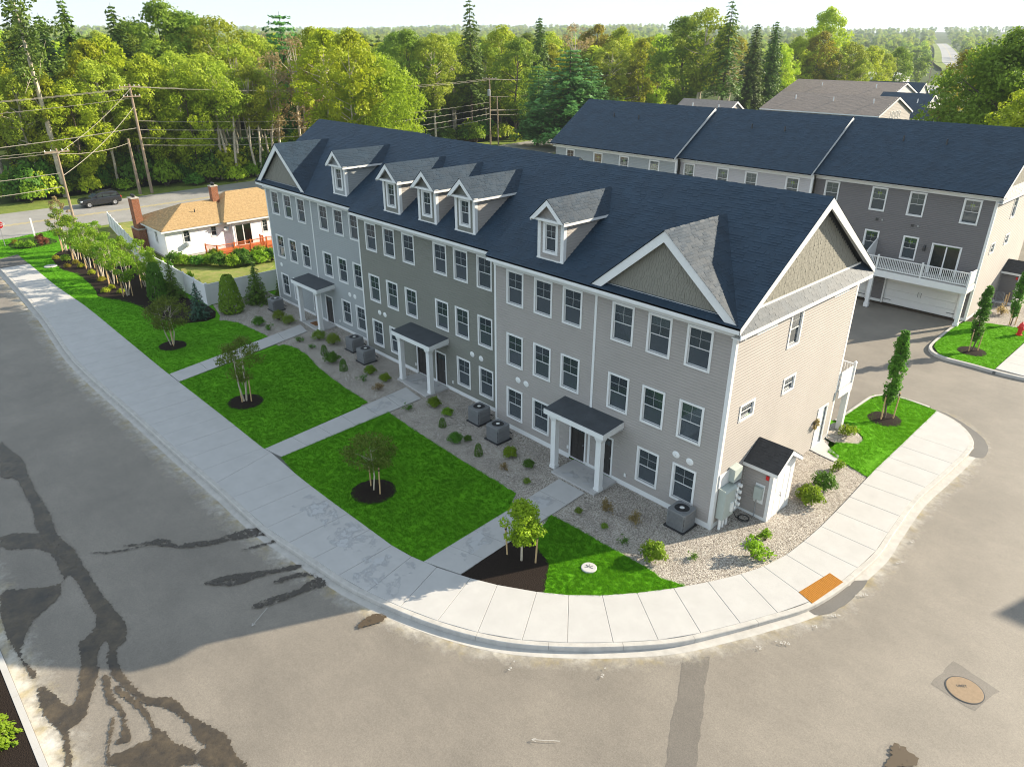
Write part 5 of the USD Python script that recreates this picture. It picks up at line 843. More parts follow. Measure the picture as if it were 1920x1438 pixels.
def asphalt(name, base, warm=1.0):
    "aggregate speckle, broad wear patches, long roller streaks"
    c = np.array(base)
    mk(name, {'g': ('geometry', {}), 'sp': ('noise_texture', {'scale': 26.0, 'detail': 5.0, 'roughness': 0.85}), 'r': ('rgb_ramp', {'ramp': [(0.28, tuple(c * 0.62)), (0.5, tuple(c)), (0.72, tuple(np.minimum(c * 1.42, 1)))]}),
              'w': ('noise_texture', {'scale': 0.35, 'detail': 7.0, 'roughness': 0.62}), 'wr': ('map_range', {'from_min': 0.3, 'from_max': 0.7, 'to_min': 0.82, 'to_max': 1.14}),
              'm': ('mapping', {'rotation': (0, 0, 0.02), 'scale': (0.5, 1.6, 1.0)}), 's': ('noise_texture', {'scale': 2.4, 'detail': 6.0, 'roughness': 0.7}), 'sr': ('map_range', {'from_min': 0.3, 'from_max': 0.7, 'to_min': 0.95, 'to_max': 1.05}),
              'mm': ('math', {'math_type': 'multiply'}), 'h': ('hsv', {}), 'b': ('bump', {'strength': 0.5, 'distance': 0.006}), 'p': ('principled_bsdf', {'roughness': 0.62, 'specular_ior_level': 0.55})},
       [('g.position', 'sp.vector'), ('g.position', 'w.vector'), ('g.position', 'm.vector'), ('m.vector', 's.vector'), ('sp.fac', 'r.fac'), ('w.fac', 'wr.value'), ('s.fac', 'sr.value'), ('wr.result', 'mm.value1'), ('sr.result', 'mm.value2'), ('mm.value', 'h.value'), ('r.color', 'h.color'), ('h.color', 'p.base_color'), ('sp.fac', 'b.height'), ('b.normal', 'p.normal')])

asphalt('asphalt', (0.180, 0.158, 0.130)); asphalt('asphalt_patch', (0.10, 0.093, 0.085)); asphalt('asphalt_trench', (0.118, 0.104, 0.088)); asphalt('asphalt_new', (0.065, 0.065, 0.068)); asphalt('asphalt_road', (0.26, 0.25, 0.235))
gmat('lawn', [(0.25, (0.075, 0.24, 0.006)), (0.55, (0.10, 0.30, 0.008)), (0.8, (0.135, 0.35, 0.010))], 14.0, bump=0.05, bscale=45, scale2=0.5)
gmat('lawn_dry', [(0.25, (0.12, 0.19, 0.03)), (0.5, (0.20, 0.22, 0.06)), (0.75, (0.30, 0.24, 0.11))], 1.2, bump=0.04, bscale=30, scale2=0.3)
gmat('forest_floor', [(0.3, (0.03, 0.045, 0.012)), (0.55, (0.05, 0.075, 0.018)), (0.8, (0.09, 0.09, 0.035))], 0.25, bump=0.1, bscale=3)
gmat('verge_grass', [(0.3, (0.10, 0.15, 0.03)), (0.55, (0.16, 0.20, 0.04)), (0.8, (0.24, 0.23, 0.08))], 0.9, bump=0.06, bscale=14)
mk('gravel', {'g': ('geometry', {}), 'v': ('voronoi_texture', {'scale': 36.0, 'randomness': 1.0}), 'sc': ('separate_color', {}), 'r': ('rgb_ramp', {'ramp': [(0.0, (0.10, 0.085, 0.075)), (0.3, (0.25, 0.215, 0.18)), (0.6, (0.40, 0.36, 0.31)), (1.0, (0.62, 0.58, 0.52))]}),
              'n': ('noise_texture', {'scale': 1.1, 'detail': 4.0}), 'mr': ('map_range', {'from_min': 0.3, 'from_max': 0.7, 'to_min': 0.85, 'to_max': 1.12}), 'h': ('hsv', {}), 'inv': ('math', {'math_type': 'multiply', 'value2': -1.0}), 'b': ('bump', {'strength': 1.0, 'distance': 0.03}), 'p': ('principled_bsdf', {'roughness': 0.9, 'specular_ior_level': 0.2})},
   [('g.position', 'v.vector'), ('v.color', 'sc.color'), ('sc.r', 'r.fac'), ('g.position', 'n.vector'), ('n.fac', 'mr.value'), ('mr.result', 'h.value'), ('r.color', 'h.color'), ('h.color', 'p.base_color'), ('v.distance', 'inv.value1'), ('inv.value', 'b.height'), ('b.normal', 'p.normal')])
plain('pebble', (0.46, 0.42, 0.37), 0.9, 0.2, var=0.1, island=0.45)
plain('bark_chip', (0.035, 0.025, 0.019), 0.95, 0.1, var=0.3, scale=9, island=0.6)
leafmat('grass_blade', (0.09, 0.28, 0.006), (0.135, 0.37, 0.008), (0.20, 0.44, 0.012), trans=0.5, hv=(.93, 1.07), hh=.004)
mk('silt', {'g': ('geometry', {}), 'at': ('attribute', {'attribute': 'st'}), 'sx': ('separate_xyz', {}), 'n': ('noise_texture', {'scale': 3.2, 'detail': 8.0, 'roughness': 0.72}), 'nn': ('math', {'math_type': 'multiply_add', 'value2': 1.5, 'value3': -0.75}),
            'ad': ('math', {'math_type': 'add'}), 'r': ('rgb_ramp', {'ramp': [(0.0, (0.95, 0.95, 0.95)), (0.15, (0.8, 0.8, 0.8)), (0.5, (0.3, 0.3, 0.3)), (0.8, (0, 0, 0)), (1.0, (0, 0, 0))]}),
            'c': ('noise_texture', {'scale': 1.7, 'detail': 6.0}), 'cr': ('rgb_ramp', {'ramp': [(0.3, (0.40, 0.33, 0.19)), (0.5, (0.50, 0.46, 0.39)), (0.7, (0.58, 0.55, 0.5))]}), 'd': ('diffuse_bsdf', {}), 't': ('transparent_bsdf', {}), 'x': ('mix_closure', {})},
   [('g.position', 'n.vector'), ('g.position', 'c.vector'), ('at.vector', 'sx.vector'), ('n.fac', 'nn.value1'), ('nn.value', 'ad.value1'), ('sx.y', 'ad.value2'), ('ad.value', 'r.fac'), ('c.fac', 'cr.fac'), ('cr.color', 'd.color'), ('r.color', 'x.fac'), ('t.BSDF', 'x.closure1'), ('d.BSDF', 'x.closure2')], surface='x.closure')
def stain(name, col, rough, thr, scale=5.0):
    "blotchy stain: cut out by noise"
    mk(name, {'g': ('geometry', {}), 'n': ('noise_texture', {'scale': scale, 'detail': 8.0, 'roughness': 0.75}), 'r': ('rgb_ramp', {'ramp': [(0.0, (0, 0, 0)), (max(thr - 0.05, 0.001), (0, 0, 0)), (thr + 0.03, (1, 1, 1)), (1.0, (1, 1, 1))]}), 'd': ('principled_bsdf', {'base_color': col, 'roughness': rough, 'specular_ior_level': 0.3}), 't': ('transparent_bsdf', {}), 'x': ('mix_closure', {})},
       [('g.position', 'n.vector'), ('n.fac', 'r.fac'), ('r.color', 'x.fac'), ('t.BSDF', 'x.closure1'), ('d.BSDF', 'x.closure2')], surface='x.closure')
mk('wet', {'g': ('geometry', {}), 'n': ('noise_texture', {'scale': 7.0, 'detail': 9.0, 'roughness': 0.78}), 'r': ('rgb_ramp', {'ramp': [(0.0, (0, 0, 0)), (0.30, (0.1, 0.1, 0.1)), (0.44, (0.93, 0.93, 0.93)), (1.0, (1, 1, 1))]}), 'c': ('noise_texture', {'scale': 1.6, 'detail': 8.0, 'roughness': 0.75}), 'cr': ('rgb_ramp', {'ramp': [(0.32, (0.028, 0.024, 0.020)), (0.52, (0.062, 0.048, 0.032)), (0.72, (0.115, 0.088, 0.055))]}),
        'k': ('noise_texture', {'scale': 40.0, 'detail': 3.0}), 'b': ('bump', {'strength': 0.4, 'distance': 0.006}), 'd': ('principled_bsdf', {'roughness': 0.36, 'specular_ior_level': 0.35}), 't': ('transparent_bsdf', {}), 'x': ('mix_closure', {})},
   [('g.position', 'n.vector'), ('g.position', 'c.vector'), ('g.position', 'k.vector'), ('k.fac', 'b.height'), ('b.normal', 'd.normal'), ('c.fac', 'cr.fac'), ('cr.color', 'd.base_color'), ('n.fac', 'r.fac'), ('r.color', 'x.fac'), ('t.BSDF', 'x.closure1'), ('d.BSDF', 'x.closure2')], surface='x.closure'); stain('damp', (0.05, 0.042, 0.034), 0.5, 0.46, 6.0); stain('damp_concrete', (0.40, 0.40, 0.40), 0.55, 0.53, 0.9); stain('oil', (0.07, 0.05, 0.03), 0.6, 0.38, 4.0)
mk('damp_edge', {'g': ('geometry', {}), 'n': ('noise_texture', {'scale': 9.0, 'detail': 6.0, 'roughness': 0.8}), 'r': ('rgb_ramp', {'ramp': [(0.0, (0, 0, 0)), (0.42, (0.0, 0.0, 0.0)), (0.75, (0.45, 0.45, 0.45)), (1.0, (0.5, 0.5, 0.5))]}), 'd': ('principled_bsdf', {'base_color': (0.10, 0.082, 0.06), 'roughness': 0.5}), 't': ('transparent_bsdf', {}), 'x': ('mix_closure', {})},
   [('g.position', 'n.vector'), ('n.fac', 'r.fac'), ('r.color', 'x.fac'), ('t.BSDF', 'x.closure1'), ('d.BSDF', 'x.closure2')], surface='x.closure')
plain('road_paint', (0.55, 0.42, 0.10), 0.8)

def sheet(mb, poly, z):
    "flat cap of a polygon that may cross itself"
    p = np.asarray(poly, float); cs = manifold3d.CrossSection([p], manifold3d.FillRule.NonZero); ps = cs.to_polygons()
    if not ps: return mb
    t = np.asarray(manifold3d.triangulate([np.asarray(q, float) for q in ps])); v = np.vstack(ps)
    return mb.add(np.c_[v, np.full(len(v), z)], t)

def fringe(m, poly, w, rng, z):
    from shapely import Polygon
    g = Polygon(poly).buffer(0).buffer(w)
    for q in getattr(g, 'geoms', [g]): sheet(m, roughen(np.array(q.exterior.coords)[:-1], .05, .07, rng), z)

def roughen(poly, amp, step, rng):
    p = np.asarray(poly, float); out = []
    for a, b in zip(p, np.roll(p, -1, 0)):
        n = max(1, int(np.linalg.norm(b - a) / step)); d = (b - a) / max(np.linalg.norm(b - a), 1e-6); nrm = np.array([-d[1], d[0]])
        for k in range(n): out.append(a + (b - a) * k / n + nrm * rng.normal(0, amp) + d * rng.normal(0, amp * .5))
    return np.array(out)

def smooth_line(pts, step):
    from scipy.interpolate import PchipInterpolator
    p = np.asarray(pts, float); s = np.r_[0, np.cumsum(np.linalg.norm(np.diff(p, axis=0), axis=1))]
    n = max(2, int(s[-1] / step) + 1); t = np.linspace(0, s[-1], n); return np.c_[PchipInterpolator(s, p[:, 0])(t), PchipInterpolator(s, p[:, 1])(t)]

def smooth_poly(pts, step=0.35, it=2):
    "round the corners of a planting bed"
    p = np.asarray(pts, float)
    for _ in range(it): p = np.vstack([0.75 * p + 0.25 * np.roll(p, -1, 0), 0.25 * p + 0.75 * np.roll(p, -1, 0)]).reshape(2, -1, 2).transpose(1, 0, 2).reshape(-1, 2)
    return p

def rise(x, y):
    "ground climbs a little towards the end wall"
    t = np.clip((2.5 - x) / 2.5, 0, 1) * np.clip(y / 9.0, 0, 1) * np.clip((13.0 - y) / 2.0, 0, 1); return 0.42 * float(t) if x > -0.6 else 0.42 * float(np.clip(y / 9.0, 0, 1) * np.clip((13.0 - y) / 2.0, 0, 1))

def ground():
    rng = np.random.default_rng(21)
    # terrain to the horizon
    rad = np.r_[0, 40, 90, 150, 220, 300, 400, 520, 680, 880, 1150, 1500, 1950, 2500, 3200, 4200, 5600]; na = 96; V = [(-20, 20, -0.25)]
    for r_ in rad[1:]:
        for k in range(na):
            a = 2 * math.pi * k / na; x, y = -20 + r_ * math.cos(a), 20 + r_ * math.sin(a); V.append((x, y, terrain(x, y)))
    F = [(0, 1 + k, 1 + (k + 1) % na) for k in range(na)]
    for i in range(len(rad) - 2):
        b0, b1 = 1 + i * na, 1 + (i + 1) * na
        for k in range(na): k2 = (k + 1) % na; F += [(b0 + k, b1 + k, b1 + k2), (b0 + k, b1 + k2, b0 + k2)]
    struct('ground', MB().add(V, F), 'forest_floor', smooth=True)
    m = MB(); sheet(m, [(-73.6, -26), (45, -60), (60, -40), (60, 70), (-45, 70), (-45, 30), (-45, 5), (-45, -10.6), (-73.6, -10.6)], ROAD_Z); struct('street', m, 'asphalt')
    # main road
    c = smooth_line([(-79, -130), (-80.2, -60), (-80.4, 0), (-81.5, 25), (-88, 95), (-97, 190), (-106, 355), (-205, 660), (-414, 1256)], 12.0); t = np.gradient(c, axis=0); t /= np.linalg.norm(t, axis=1, keepdims=True); nr = np.c_[-t[:, 1], t[:, 0]]
    lift_ = [max(0, terrain(*q) + .25) + (1.6 if math.hypot(*q) > 560 else 0) for q in c]
    def strip(o0, o1, z):
        m = MB(); a, b = c + nr * o0, c + nr * o1
        for i in range(len(c) - 1): m.quad((*a[i], z + lift_[i]), (*b[i], z + lift_[i]), (*b[i + 1], z + lift_[i + 1]), (*a[i + 1], z + lift_[i + 1]))
        return m
    struct('main_road', strip(-6.9, 6.9, -0.115), 'asphalt_road'); struct('verge', strip(6.9, 13.0, -0.14), 'verge_grass'); struct('verge', strip(-9.5, -6.9, -0.14), 'verge_grass')
    for o in (-0.22, 0.22): struct('road_marking', strip(o - .06, o + .06, -0.108), 'road_paint')
    # lots
    sw_in = smooth_line(D['sw_in'], 0.5); sw_out = smooth_line(D['sw_out'], 0.25)
    lot = np.vstack([sw_in, [(-0.65, 17.2), (-0.8, 12.6), (-40.3, 12.6), (-40.3, -3.2), (-66, -3.4), (-73.4, -4.4), (-73.4, -10.4)]])
    m = MB(); m.prism(lot, -0.24, -0.02); struct('soil', m, 'lawn')
    m = MB(); m.prism([(-73.2, -3.3), (-40.45, -3.3), (-40.45, 40), (-73.2, 40)], -.24, -.03); struct('house_yard', m, 'verge_grass')
    m = MB(); m.prism(roughen([(-66.2, -3.0), (-60, -3.1), (-60, 8), (-66, 8), (-73, 4), (-73, 0)], .05, .5, rng), -.03, .0); struct('yard_lawn', m, 'lawn_dry')
    m = MB(); m.prism(smooth_poly(D['lawnB']), -.03, .015); struct('back_lawn', m, 'lawn_dry')
    m = MB(); m.prism([(-45, 30.5), (-39.2, 32), (-39.2, 33), (-1.2, 33.4), (2.95, 34.0), (2.95, 46), (-45, 46)], -.24, .0); struct('soil', m, 'soil')
    # gravel beds, following the rise at the end wall
    front = [(-40.2, 1.3), (-40.2, -3.0), (-37.6, -3.6), (-36, -4.4), (-35, -3.9), (-31.2, -3.4), (-29, -3.2), (-26.5, -3.3), (-18, -4.2), (-12, -4.4), (-6, -4.4), (-4.4, -4.8), (-2, -4.3), (0, -4.3), (1.25, -3.6)] + [tuple(q) for q in sw_in if -3.4 < q[1] < 8.75 and q[0] > 1] + [(1.6, 8.75), (0.62, 8.75), (.3, 9.6), (0.02, 9.6), (0.02, 0.0), (-12.6, 0.0), (-12.6, .6), (-25.2, .6), (-25.2, 1.22), (-38.1, 1.22), (-38.1, 1.3)]
    front = np.array(front); dense = []
    for a, b in zip(front, np.roll(front, -1, 0)):
        n = max(1, int(np.linalg.norm(b - a) / .6)); dense += [a + (b - a) * k / n for k in range(n)]
    m = MB(); bed_mesh(m, np.array(dense), 0.0, rise); struct('gravel_bed', m, 'gravel', smooth=True)
    m = MB(); bed_mesh(m, smooth_poly([(0.02, 9.75), (.55, 9.75), (1.15, 10.1), (1.35, 10.9), (1.15, 11.5), (.7, 11.9), (0.0, 12.3), (-.5, 12.5), (-.5, 10.0), (.02, 10.0)], it=1), 0.0, rise); struct('gravel_bed', m, 'gravel', smooth=True)
    m = MB(); m.prism(smooth_poly([(-1.0, 33.6), (.3, 34.3), (1.9, 34.7), (2.9, 35.0), (2.9, 46), (-1.0, 46)], it=1), 0, .012); struct('gravel_bed', m, 'gravel')
    # lawns
    for k in ('lawn1', 'lawn2', 'lawn3', 'lawn4', 'lawn6'):
        m = MB(); m.prism(roughen(D[k], .018, .12, rng), -.03, .03); struct('lawn', m, 'lawn')
    dense = []
    for a, b in zip(np.array(D['lawn5']), np.roll(np.array(D['lawn5']), -1, 0)):
        n = max(1, int(np.linalg.norm(b - a) / .4)); dense += [a + (b - a) * k / n for k in range(n)]
    m = MB(); bed_mesh(m, np.array(dense), 0.03, rise); struct('lawn', m, 'lawn', smooth=True)
    # mulch
    for q, z in ((smooth_poly(D['mulchbed'], it=1), .045), (smooth_poly(D['mulchbed2'], it=1), .045), (roughen(D['mulch4'], .015, .15, rng), .04)):
        m = MB(); m.prism(q, -.02, z); struct('mulch_bed', m, 'mulch')
    for c0, rx, ry in ((D['smalltrees']['t1'][0], .95, .85), (D['smalltrees']['t2'][0], 1.0, .95), (D['smalltrees']['t3'][0], 1.0, 1.0), (D['smalltrees']['c1'][0], .85, .9), (D['smalltrees']['c2'][0], .85, .9)):
        th = np.linspace(0, 2 * math.pi, 40, endpoint=False); w = 1 + rng.normal(0, .02, 40); z0 = rise(*c0) if c0[0] > -1 else 0
        m = MB(); a = np.c_[c0[0] + rx * w * np.cos(th), c0[1] + ry * w * np.sin(th)]; n = 40
        v = np.vstack([np.c_[a, np.full(n, z0 + .02)], np.c_[c0 + (a - c0) * .85, np.full(n, z0 + .07)], [(c0[0], c0[1], z0 + .11)]]); f = [(i, (i + 1) % n, n + (i + 1) % n) for i in range(n)] + [(i, n + (i + 1) % n, n + i) for i in range(n)] + [(n + i, n + (i + 1) % n, 2 * n) for i in range(n)]
        struct('mulch_ring', m.add(v, f), 'mulch', smooth=True)
    # sidewalk slabs, kerb stones
    def nearest(p, line): return line[np.argmin(((line - p) ** 2).sum(1))]
    fine_in = smooth_line(D['sw_in'], 0.02); s = np.r_[0, np.cumsum(np.linalg.norm(np.diff(sw_out, axis=0), axis=1))]; KW = .2
    def at(d): return np.array([np.interp(d, s, sw_out[:, 0]), np.interp(d, s, sw_out[:, 1])])
    d_end = s[np.argmin(((sw_out - np.array([5.03, 14.4])) ** 2).sum(1))]
    cuts = np.arange(0, d_end, 1.5); pairs = []
    last = -1
    for d in cuts:
        o = at(d); i_ = np.argmin(((fine_in - o) ** 2).sum(1)); i_ = max(i_, last + 3); last = i_; i = fine_in[min(i_, len(fine_in) - 1)]; v = (i - o) / np.linalg.norm(i - o); pairs.append((o + v * KW, i))
    t_ = np.gradient(sw_out, axis=0); t_ /= np.linalg.norm(t_, axis=1, keepdims=True); base = MB(); base.prism(np.vstack([sw_out + np.c_[-t_[:, 1], t_[:, 0]] * .06, sw_in[::-1]]), -.2, .02); SW = struct('sidewalk', base, 'joint')
    for (o0, i0), (o1, i1) in zip(pairs[:-1], pairs[1:]):
        g = .007; e = (o1 - o0) / np.linalg.norm(o1 - o0); e2 = (i1 - i0) / max(np.linalg.norm(i1 - i0), 1e-6); m = MB(); j = rng.uniform(-.002, .002)
        q = [o0 + e * g, i0 + e2 * g, i1 - e2 * g, o1 - e * g]; ct = np.mean(q, 0); qt = [p + (ct - p) / np.linalg.norm(ct - p) * .012 for p in q]
        lo, mid, hi = [(*p, .0) for p in q], [(*p, .046 + j) for p in q], [(*p, .053 + j) for p in qt]
        m.add(lo + mid + hi, [(0, 1, 5, 4), (1, 2, 6, 5), (2, 3, 7, 6), (3, 0, 4, 7), (4, 5, 9, 8), (5, 6, 10, 9), (6, 7, 11, 10), (7, 4, 8, 11), (8, 9, 10, 11)]); obj('slab', m, 'concrete', SW)
    tail = [p for p in sw_out if p[1] > pairs[-1][0][1] and p[0] > 2.5]; m = MB(); m.prism([tuple(pairs[-1][0])] + [tuple(p + (np.array([3, 14.0]) - p) / np.linalg.norm(np.array([3, 14.0]) - p) * KW) for p in tail[:-1]] + [tuple(sw_in[-1]), tuple(pairs[-1][1])], 0, .053); obj('slab', m, 'concrete', SW)
    KB = group_struct('kerb')
    kc = np.r_[np.arange(0, s[-1], 2.4), s[-1]]
    for a, b in zip(kc[:-1], kc[1:]):
        m = MB(); ds = np.linspace(a + .006, b - .006, 7); o = np.array([at(d) for d in ds]); t = np.gradient(o, axis=0); t /= np.linalg.norm(t, axis=1, keepdims=True); nr = np.c_[-t[:, 1], t[:, 0]]; drop = .0
        prof = [(0, -.2), (.0, .025), (.02, .05), (KW - .008, .052), (KW - .008, -.1)]; n = len(prof)
        v = [(*(o[i] + nr[i] * w_), z) for i in range(7) for w_, z in prof]; f = [(i * n + k, i * n + k + 1, (i + 1) * n + k + 1, (i + 1) * n + k) for i in range(6) for k in range(n - 1)]
        m.add(v, f); m.poly([v[k] for k in range(n)]); m.poly([v[6 * n + k] for k in range(n)][::-1]); obj('kerb_stone', m, 'concrete_kerb', KB)
    # silt in the gutter
    t = np.gradient(sw_out, axis=0); t /= np.linalg.norm(t, axis=1, keepdims=True); nr = np.c_[-t[:, 1], t[:, 0]]; m = MB()
    for i in range(0, len(sw_out) - 1):
        w0 = w1 = 1.25 if sw_out[i][0] < -8 else 1.0
        a, b, c_, d_ = sw_out[i], sw_out[i] - nr[i] * w0, sw_out[i + 1] - nr[i + 1] * w1, sw_out[i + 1]
        m.quad((*a, ROAD_Z + .005), (*b, ROAD_Z + .005), (*c_, ROAD_Z + .005), (*d_, ROAD_Z + .005), uv=[(0, 0), (0, 1), (0, 1), (0, 0)])
    tag(obj('gutter_silt', m, 'silt'), None, None, None, 'stuff')
    m = MB()
    for i in range(0, len(sw_out) - 1):
        a, b, c_, d_ = sw_out[i] + nr[i] * .02, sw_out[i] - nr[i] * .3, sw_out[i + 1] - nr[i + 1] * .3, sw_out[i + 1] + nr[i + 1] * .02
        m.quad((*a, ROAD_Z + .009), (*b, ROAD_Z + .008), (*c_, ROAD_Z + .008), (*d_, ROAD_Z + .009))
    struct('gutter', m, 'concrete_kerb')
    # walks to the porches
    for k, (pad, y1, n) in {'walk1': ([(-32.4, -.05), (-32.1, 1.2), (-29.95, 1.2), (-29.95, -.2)], -1.6, 5), 'walk2': ([(-20.2, -.75), (-19.9, .58), (-17.2, .58), (-17.2, -1.0)], -2.6, 6), 'walk3': ([(-7.25, -1.55), (-7.22, -.05), (-4.72, -.05), (-4.72, -1.55)], -1.7, 6)}.items():
        L = {'walk1': ((-29.85, -9.98), (-28.4, -9.98), (-30.55, -.7), (-32.0, -.4)), 'walk2': ((-18.02, -9.95), (-16.8, -9.72), (-17.25, -1.3), (-18.95, -1.05)), 'walk3': ((-6.2, -9.5), (-4.72, -8.95), (-5.12, -1.7), (-6.62, -1.7))}[k]
        a0, b0, b1, a1 = (np.array(q) for q in L); P_ = struct('walkway', MB().prism([tuple(a0), tuple(b0), tuple(b1), tuple(a1)], -.05, .012), 'joint')
        for i in range(n):
            f0, f1 = (i + .006) / n, (i + 1 - .006) / n; q = [a0 + (a1 - a0) * f0, b0 + (b1 - b0) * f0, b0 + (b1 - b0) * f1, a0 + (a1 - a0) * f1]; m = MB(); m.prism([tuple(p) for p in q], 0, .05 + rng.uniform(-.002, .002)); obj('slab', m, 'concrete', P_)
        m = MB(); m.prism(pad, 0, .10); obj('porch_slab', m, 'concrete', P_)
    m = MB(); bed_mesh(m, np.array([(1.15, 8.9), (.7, 9.05), (.03, 9.5), (.03, 8.2), (.4, 8.2), (1.3, 8.3)]), .03, rise); P_ = struct('walkway', m, 'concrete')
    # second sidewalk by the rear row
    S2 = struct('sidewalk', MB().prism([(2.9, 25.4), (5.2, 25.9), (5.2, 60), (2.9, 60)], -.2, .02), 'joint')
    for i in range(14):
        y = 25.9 + i * 1.6; m = MB(); m.prism([(2.92, y), (5.0, y), (5.0, y + 1.58), (2.92, y + 1.58)], 0, .05); obj('slab', m, 'concrete', S2)
    k6 = smooth_line([(-1.15, 34), (-1.2, 32.0), (-1.1, 28.3), (-.98, 26.9), (-.4, 25.9), (.45, 25.6), (1.8, 25.65), (2.9, 25.6), (4.2, 25.7), (5.2, 26.1), (5.25, 60)], .4); t = np.gradient(k6, axis=0); t /= np.linalg.norm(t, axis=1, keepdims=True); nr = np.c_[-t[:, 1], t[:, 0]]
    K2 = group_struct('kerb')
    for i in range(0, len(k6) - 6, 6):
        m = MB(); prof = [(0.02, .05), (-.15, .045), (-.17, .02), (-.17, -.2)]; o = k6[i:i + 7]; nn = nr[i:i + 7]; n = 4; v = [(*(o[j] + nn[j] * w_), z) for j in range(len(o)) for w_, z in prof]; f = [(j * n + k, j * n + k + 1, (j + 1) * n + k + 1, (j + 1) * n + k) for j in range(len(o) - 1) for k in range(n - 1)]; m.add(v, f); obj('kerb_stone', m, 'concrete_kerb', K2)
    # drive apron kerb round the end lawn
    k5 = smooth_line([(-.65, 12.6), (-.62, 13.0), (-.55, 16.6), (-.3, 17.25), (.1, 17.6), (.6, 17.75), (2.5, 17.55)], .4); t = np.gradient(k5, axis=0); t /= np.linalg.norm(t, axis=1, keepdims=True); nr = np.c_[-t[:, 1], t[:, 0]]
    for i in range(0, len(k5) - 6, 6):
        m = MB(); prof = [(-0.05, .055), (.10, .055), (.12, .02), (.12, -.2)]; o = k5[i:i + 7]; nn = nr[i:i + 7]; n = 4; v = [(*(o[j] + nn[j] * w_), z) for j in range(len(o)) for w_, z in prof]; f = [(j * n + k, j * n + k + 1, (j + 1) * n + k + 1, (j + 1) * n + k) for j in range(len(o) - 1) for k in range(n - 1)]; m.add(v, f); obj('kerb_stone', m, 'concrete_kerb', KB)
    # far-side kerb and planting, bottom left
    a, b = np.array([-13.6, -21.86]), np.array([-5.2, -21.98])
    K3 = struct('kerb', MB().box((-60, -22.1, -.2), (-2, -21.92, -.05)), 'joint')
    for i in range(24):
        x = -60 + i * 2.4; m = MB(); m.box((x + .006, -22.11, -.2), (x + 2.394, -21.93, .0)); m.box((x + .006, -22.105, 0), (x + 2.394, -21.94, .012)); obj('kerb_stone', m, 'concrete', K3)
    m = MB(); m.prism([(-60, -30), (-2, -30), (-2, -22.11), (-60, -22.11)], -.2, .0); struct('mulch_bed', m, 'mulch')
    m = MB()
    for i in range(100):
        x0, x1 = -50 + i * .48, -50 + (i + 1) * .48; m.quad((x0, -21.93, ROAD_Z + .006), (x1, -21.93, ROAD_Z + .006), (x1, -20.6, ROAD_Z + .006), (x0, -20.6, ROAD_Z + .006), uv=[(0, 0), (0, 0), (0, 1), (0, 1)])
    tag(obj('gutter_silt', m, 'silt'), None, None, None, 'stuff')
    # repairs and stains on the street
    for k, mt, lab in (('patchA', 'asphalt_patch', ''), ('patchB', 'asphalt_patch', ''), ('strip', 'asphalt_trench', ''), ('mpatch', 'asphalt_trench', '')):
        m = MB(); sheet(m, roughen(D[k], .02, .25, rng), ROAD_Z + (.013 if k.startswith('p') else .004)); struct('asphalt_patch', m, mt)
    z = ROAD_Z + .016
    for k, mt in (('wetA', 'wet'), ('wetB', 'wet'), ('wetC', 'wet'), ('wetD', 'wet'), ('wetE', 'wet'), ('drip1', 'damp'), ('drip2', 'damp'), ('drip3', 'damp'), ('drip4', 'damp'), ('drip5', 'damp'), ('drip6', 'damp'), ('oil1', 'oil'), ('oil2', 'oil')):
        z += .003; m = MB(); fringe(m, smooth_poly(D[k], it=1), .08, rng, z - .0015); tag(obj('wet_stain' if k[0] in 'wd' else 'oil_stain', m, 'damp_edge'), None, None, None, 'stuff'); m = MB(); sheet(m, roughen(smooth_poly(D[k], it=1), .026, .05, rng), z); tag(obj('wet_stain' if k[0] in 'wd' else 'oil_stain', m, mt), None, None, None, 'stuff')
    m = MB()
    for q in ([(-10.3, -10.1), (-8.0, -9.95), (-7.6, -11.2), (-10.0, -11.4)], [(-13.0, -10.2), (-10.6, -10.1), (-10.4, -11.0), (-12.9, -11.3)], [(-7.6, -10.3), (-6.2, -9.8), (-5.4, -11.4), (-7.2, -12.0)]): sheet(m, roughen(q, .08, .2, rng), .057)
    for q in ([(-19.7, -.6), (-17.6, -.5), (-17.6, .4), (-19.2, .4)], [(-6.9, -1.3), (-4.9, -1.3), (-4.9, -.4), (-6.4, -.3)]): sheet(m, roughen(q, .06, .2, rng), .104)
    for q in ([(-6.3, -5.5), (-5.4, -5.5), (-5.5, -3.0), (-6.5, -3.2)], [(-18.7, -4.2), (-17.6, -4.2), (-17.6, -2.0), (-18.7, -2.2)], [(-6.1, -8.5), (-5.2, -8.4), (-5.5, -6.2), (-6.2, -6.3)]): sheet(m, roughen(q, .06, .2, rng), .057)
    tag(obj('wet_stain', m, 'damp_concrete'), None, None, None, 'stuff')
    # chalk survey marks
    t2 = lambda s_, h: meshkit.arrays(meshkit.text_mesh(s_, h, .001))[:2]
    for i, ((x, y), s_, a) in enumerate([(D['chalk']['bz'][0], '^ 474', 1.3), (D['chalk']['bz'][1], '^ 474', 1.25), (D['chalk']['bz'][2], '^2', 1.2), (D['chalk']['bz'][3], '^ 474', .95), (D['chalk']['bz'][4], '^2', .9), (D['chalk']['bz'][5], '474', 1.5), (D['chalk']['bz'][6], '47', 1.5), (D['chalk']['m'][0], '^', .6), (D['chalk']['m'][1], '^', .75)]):
        v, f = t2(s_, .13); m = MB(); m.add(v, f, T4(x - .2, y - .15, z + .004, a - .3)); tag(obj('chalk_mark', m, 'chalk'), None, None, None, 'stuff')
        if s_ == '^':
            v, f = t2('2', .14); m = MB(); m.add(v, f, T4(x - .1, y - .42, z + .004, a - .3)); tag(obj('chalk_mark', m, 'chalk'), None, None, None, 'stuff')
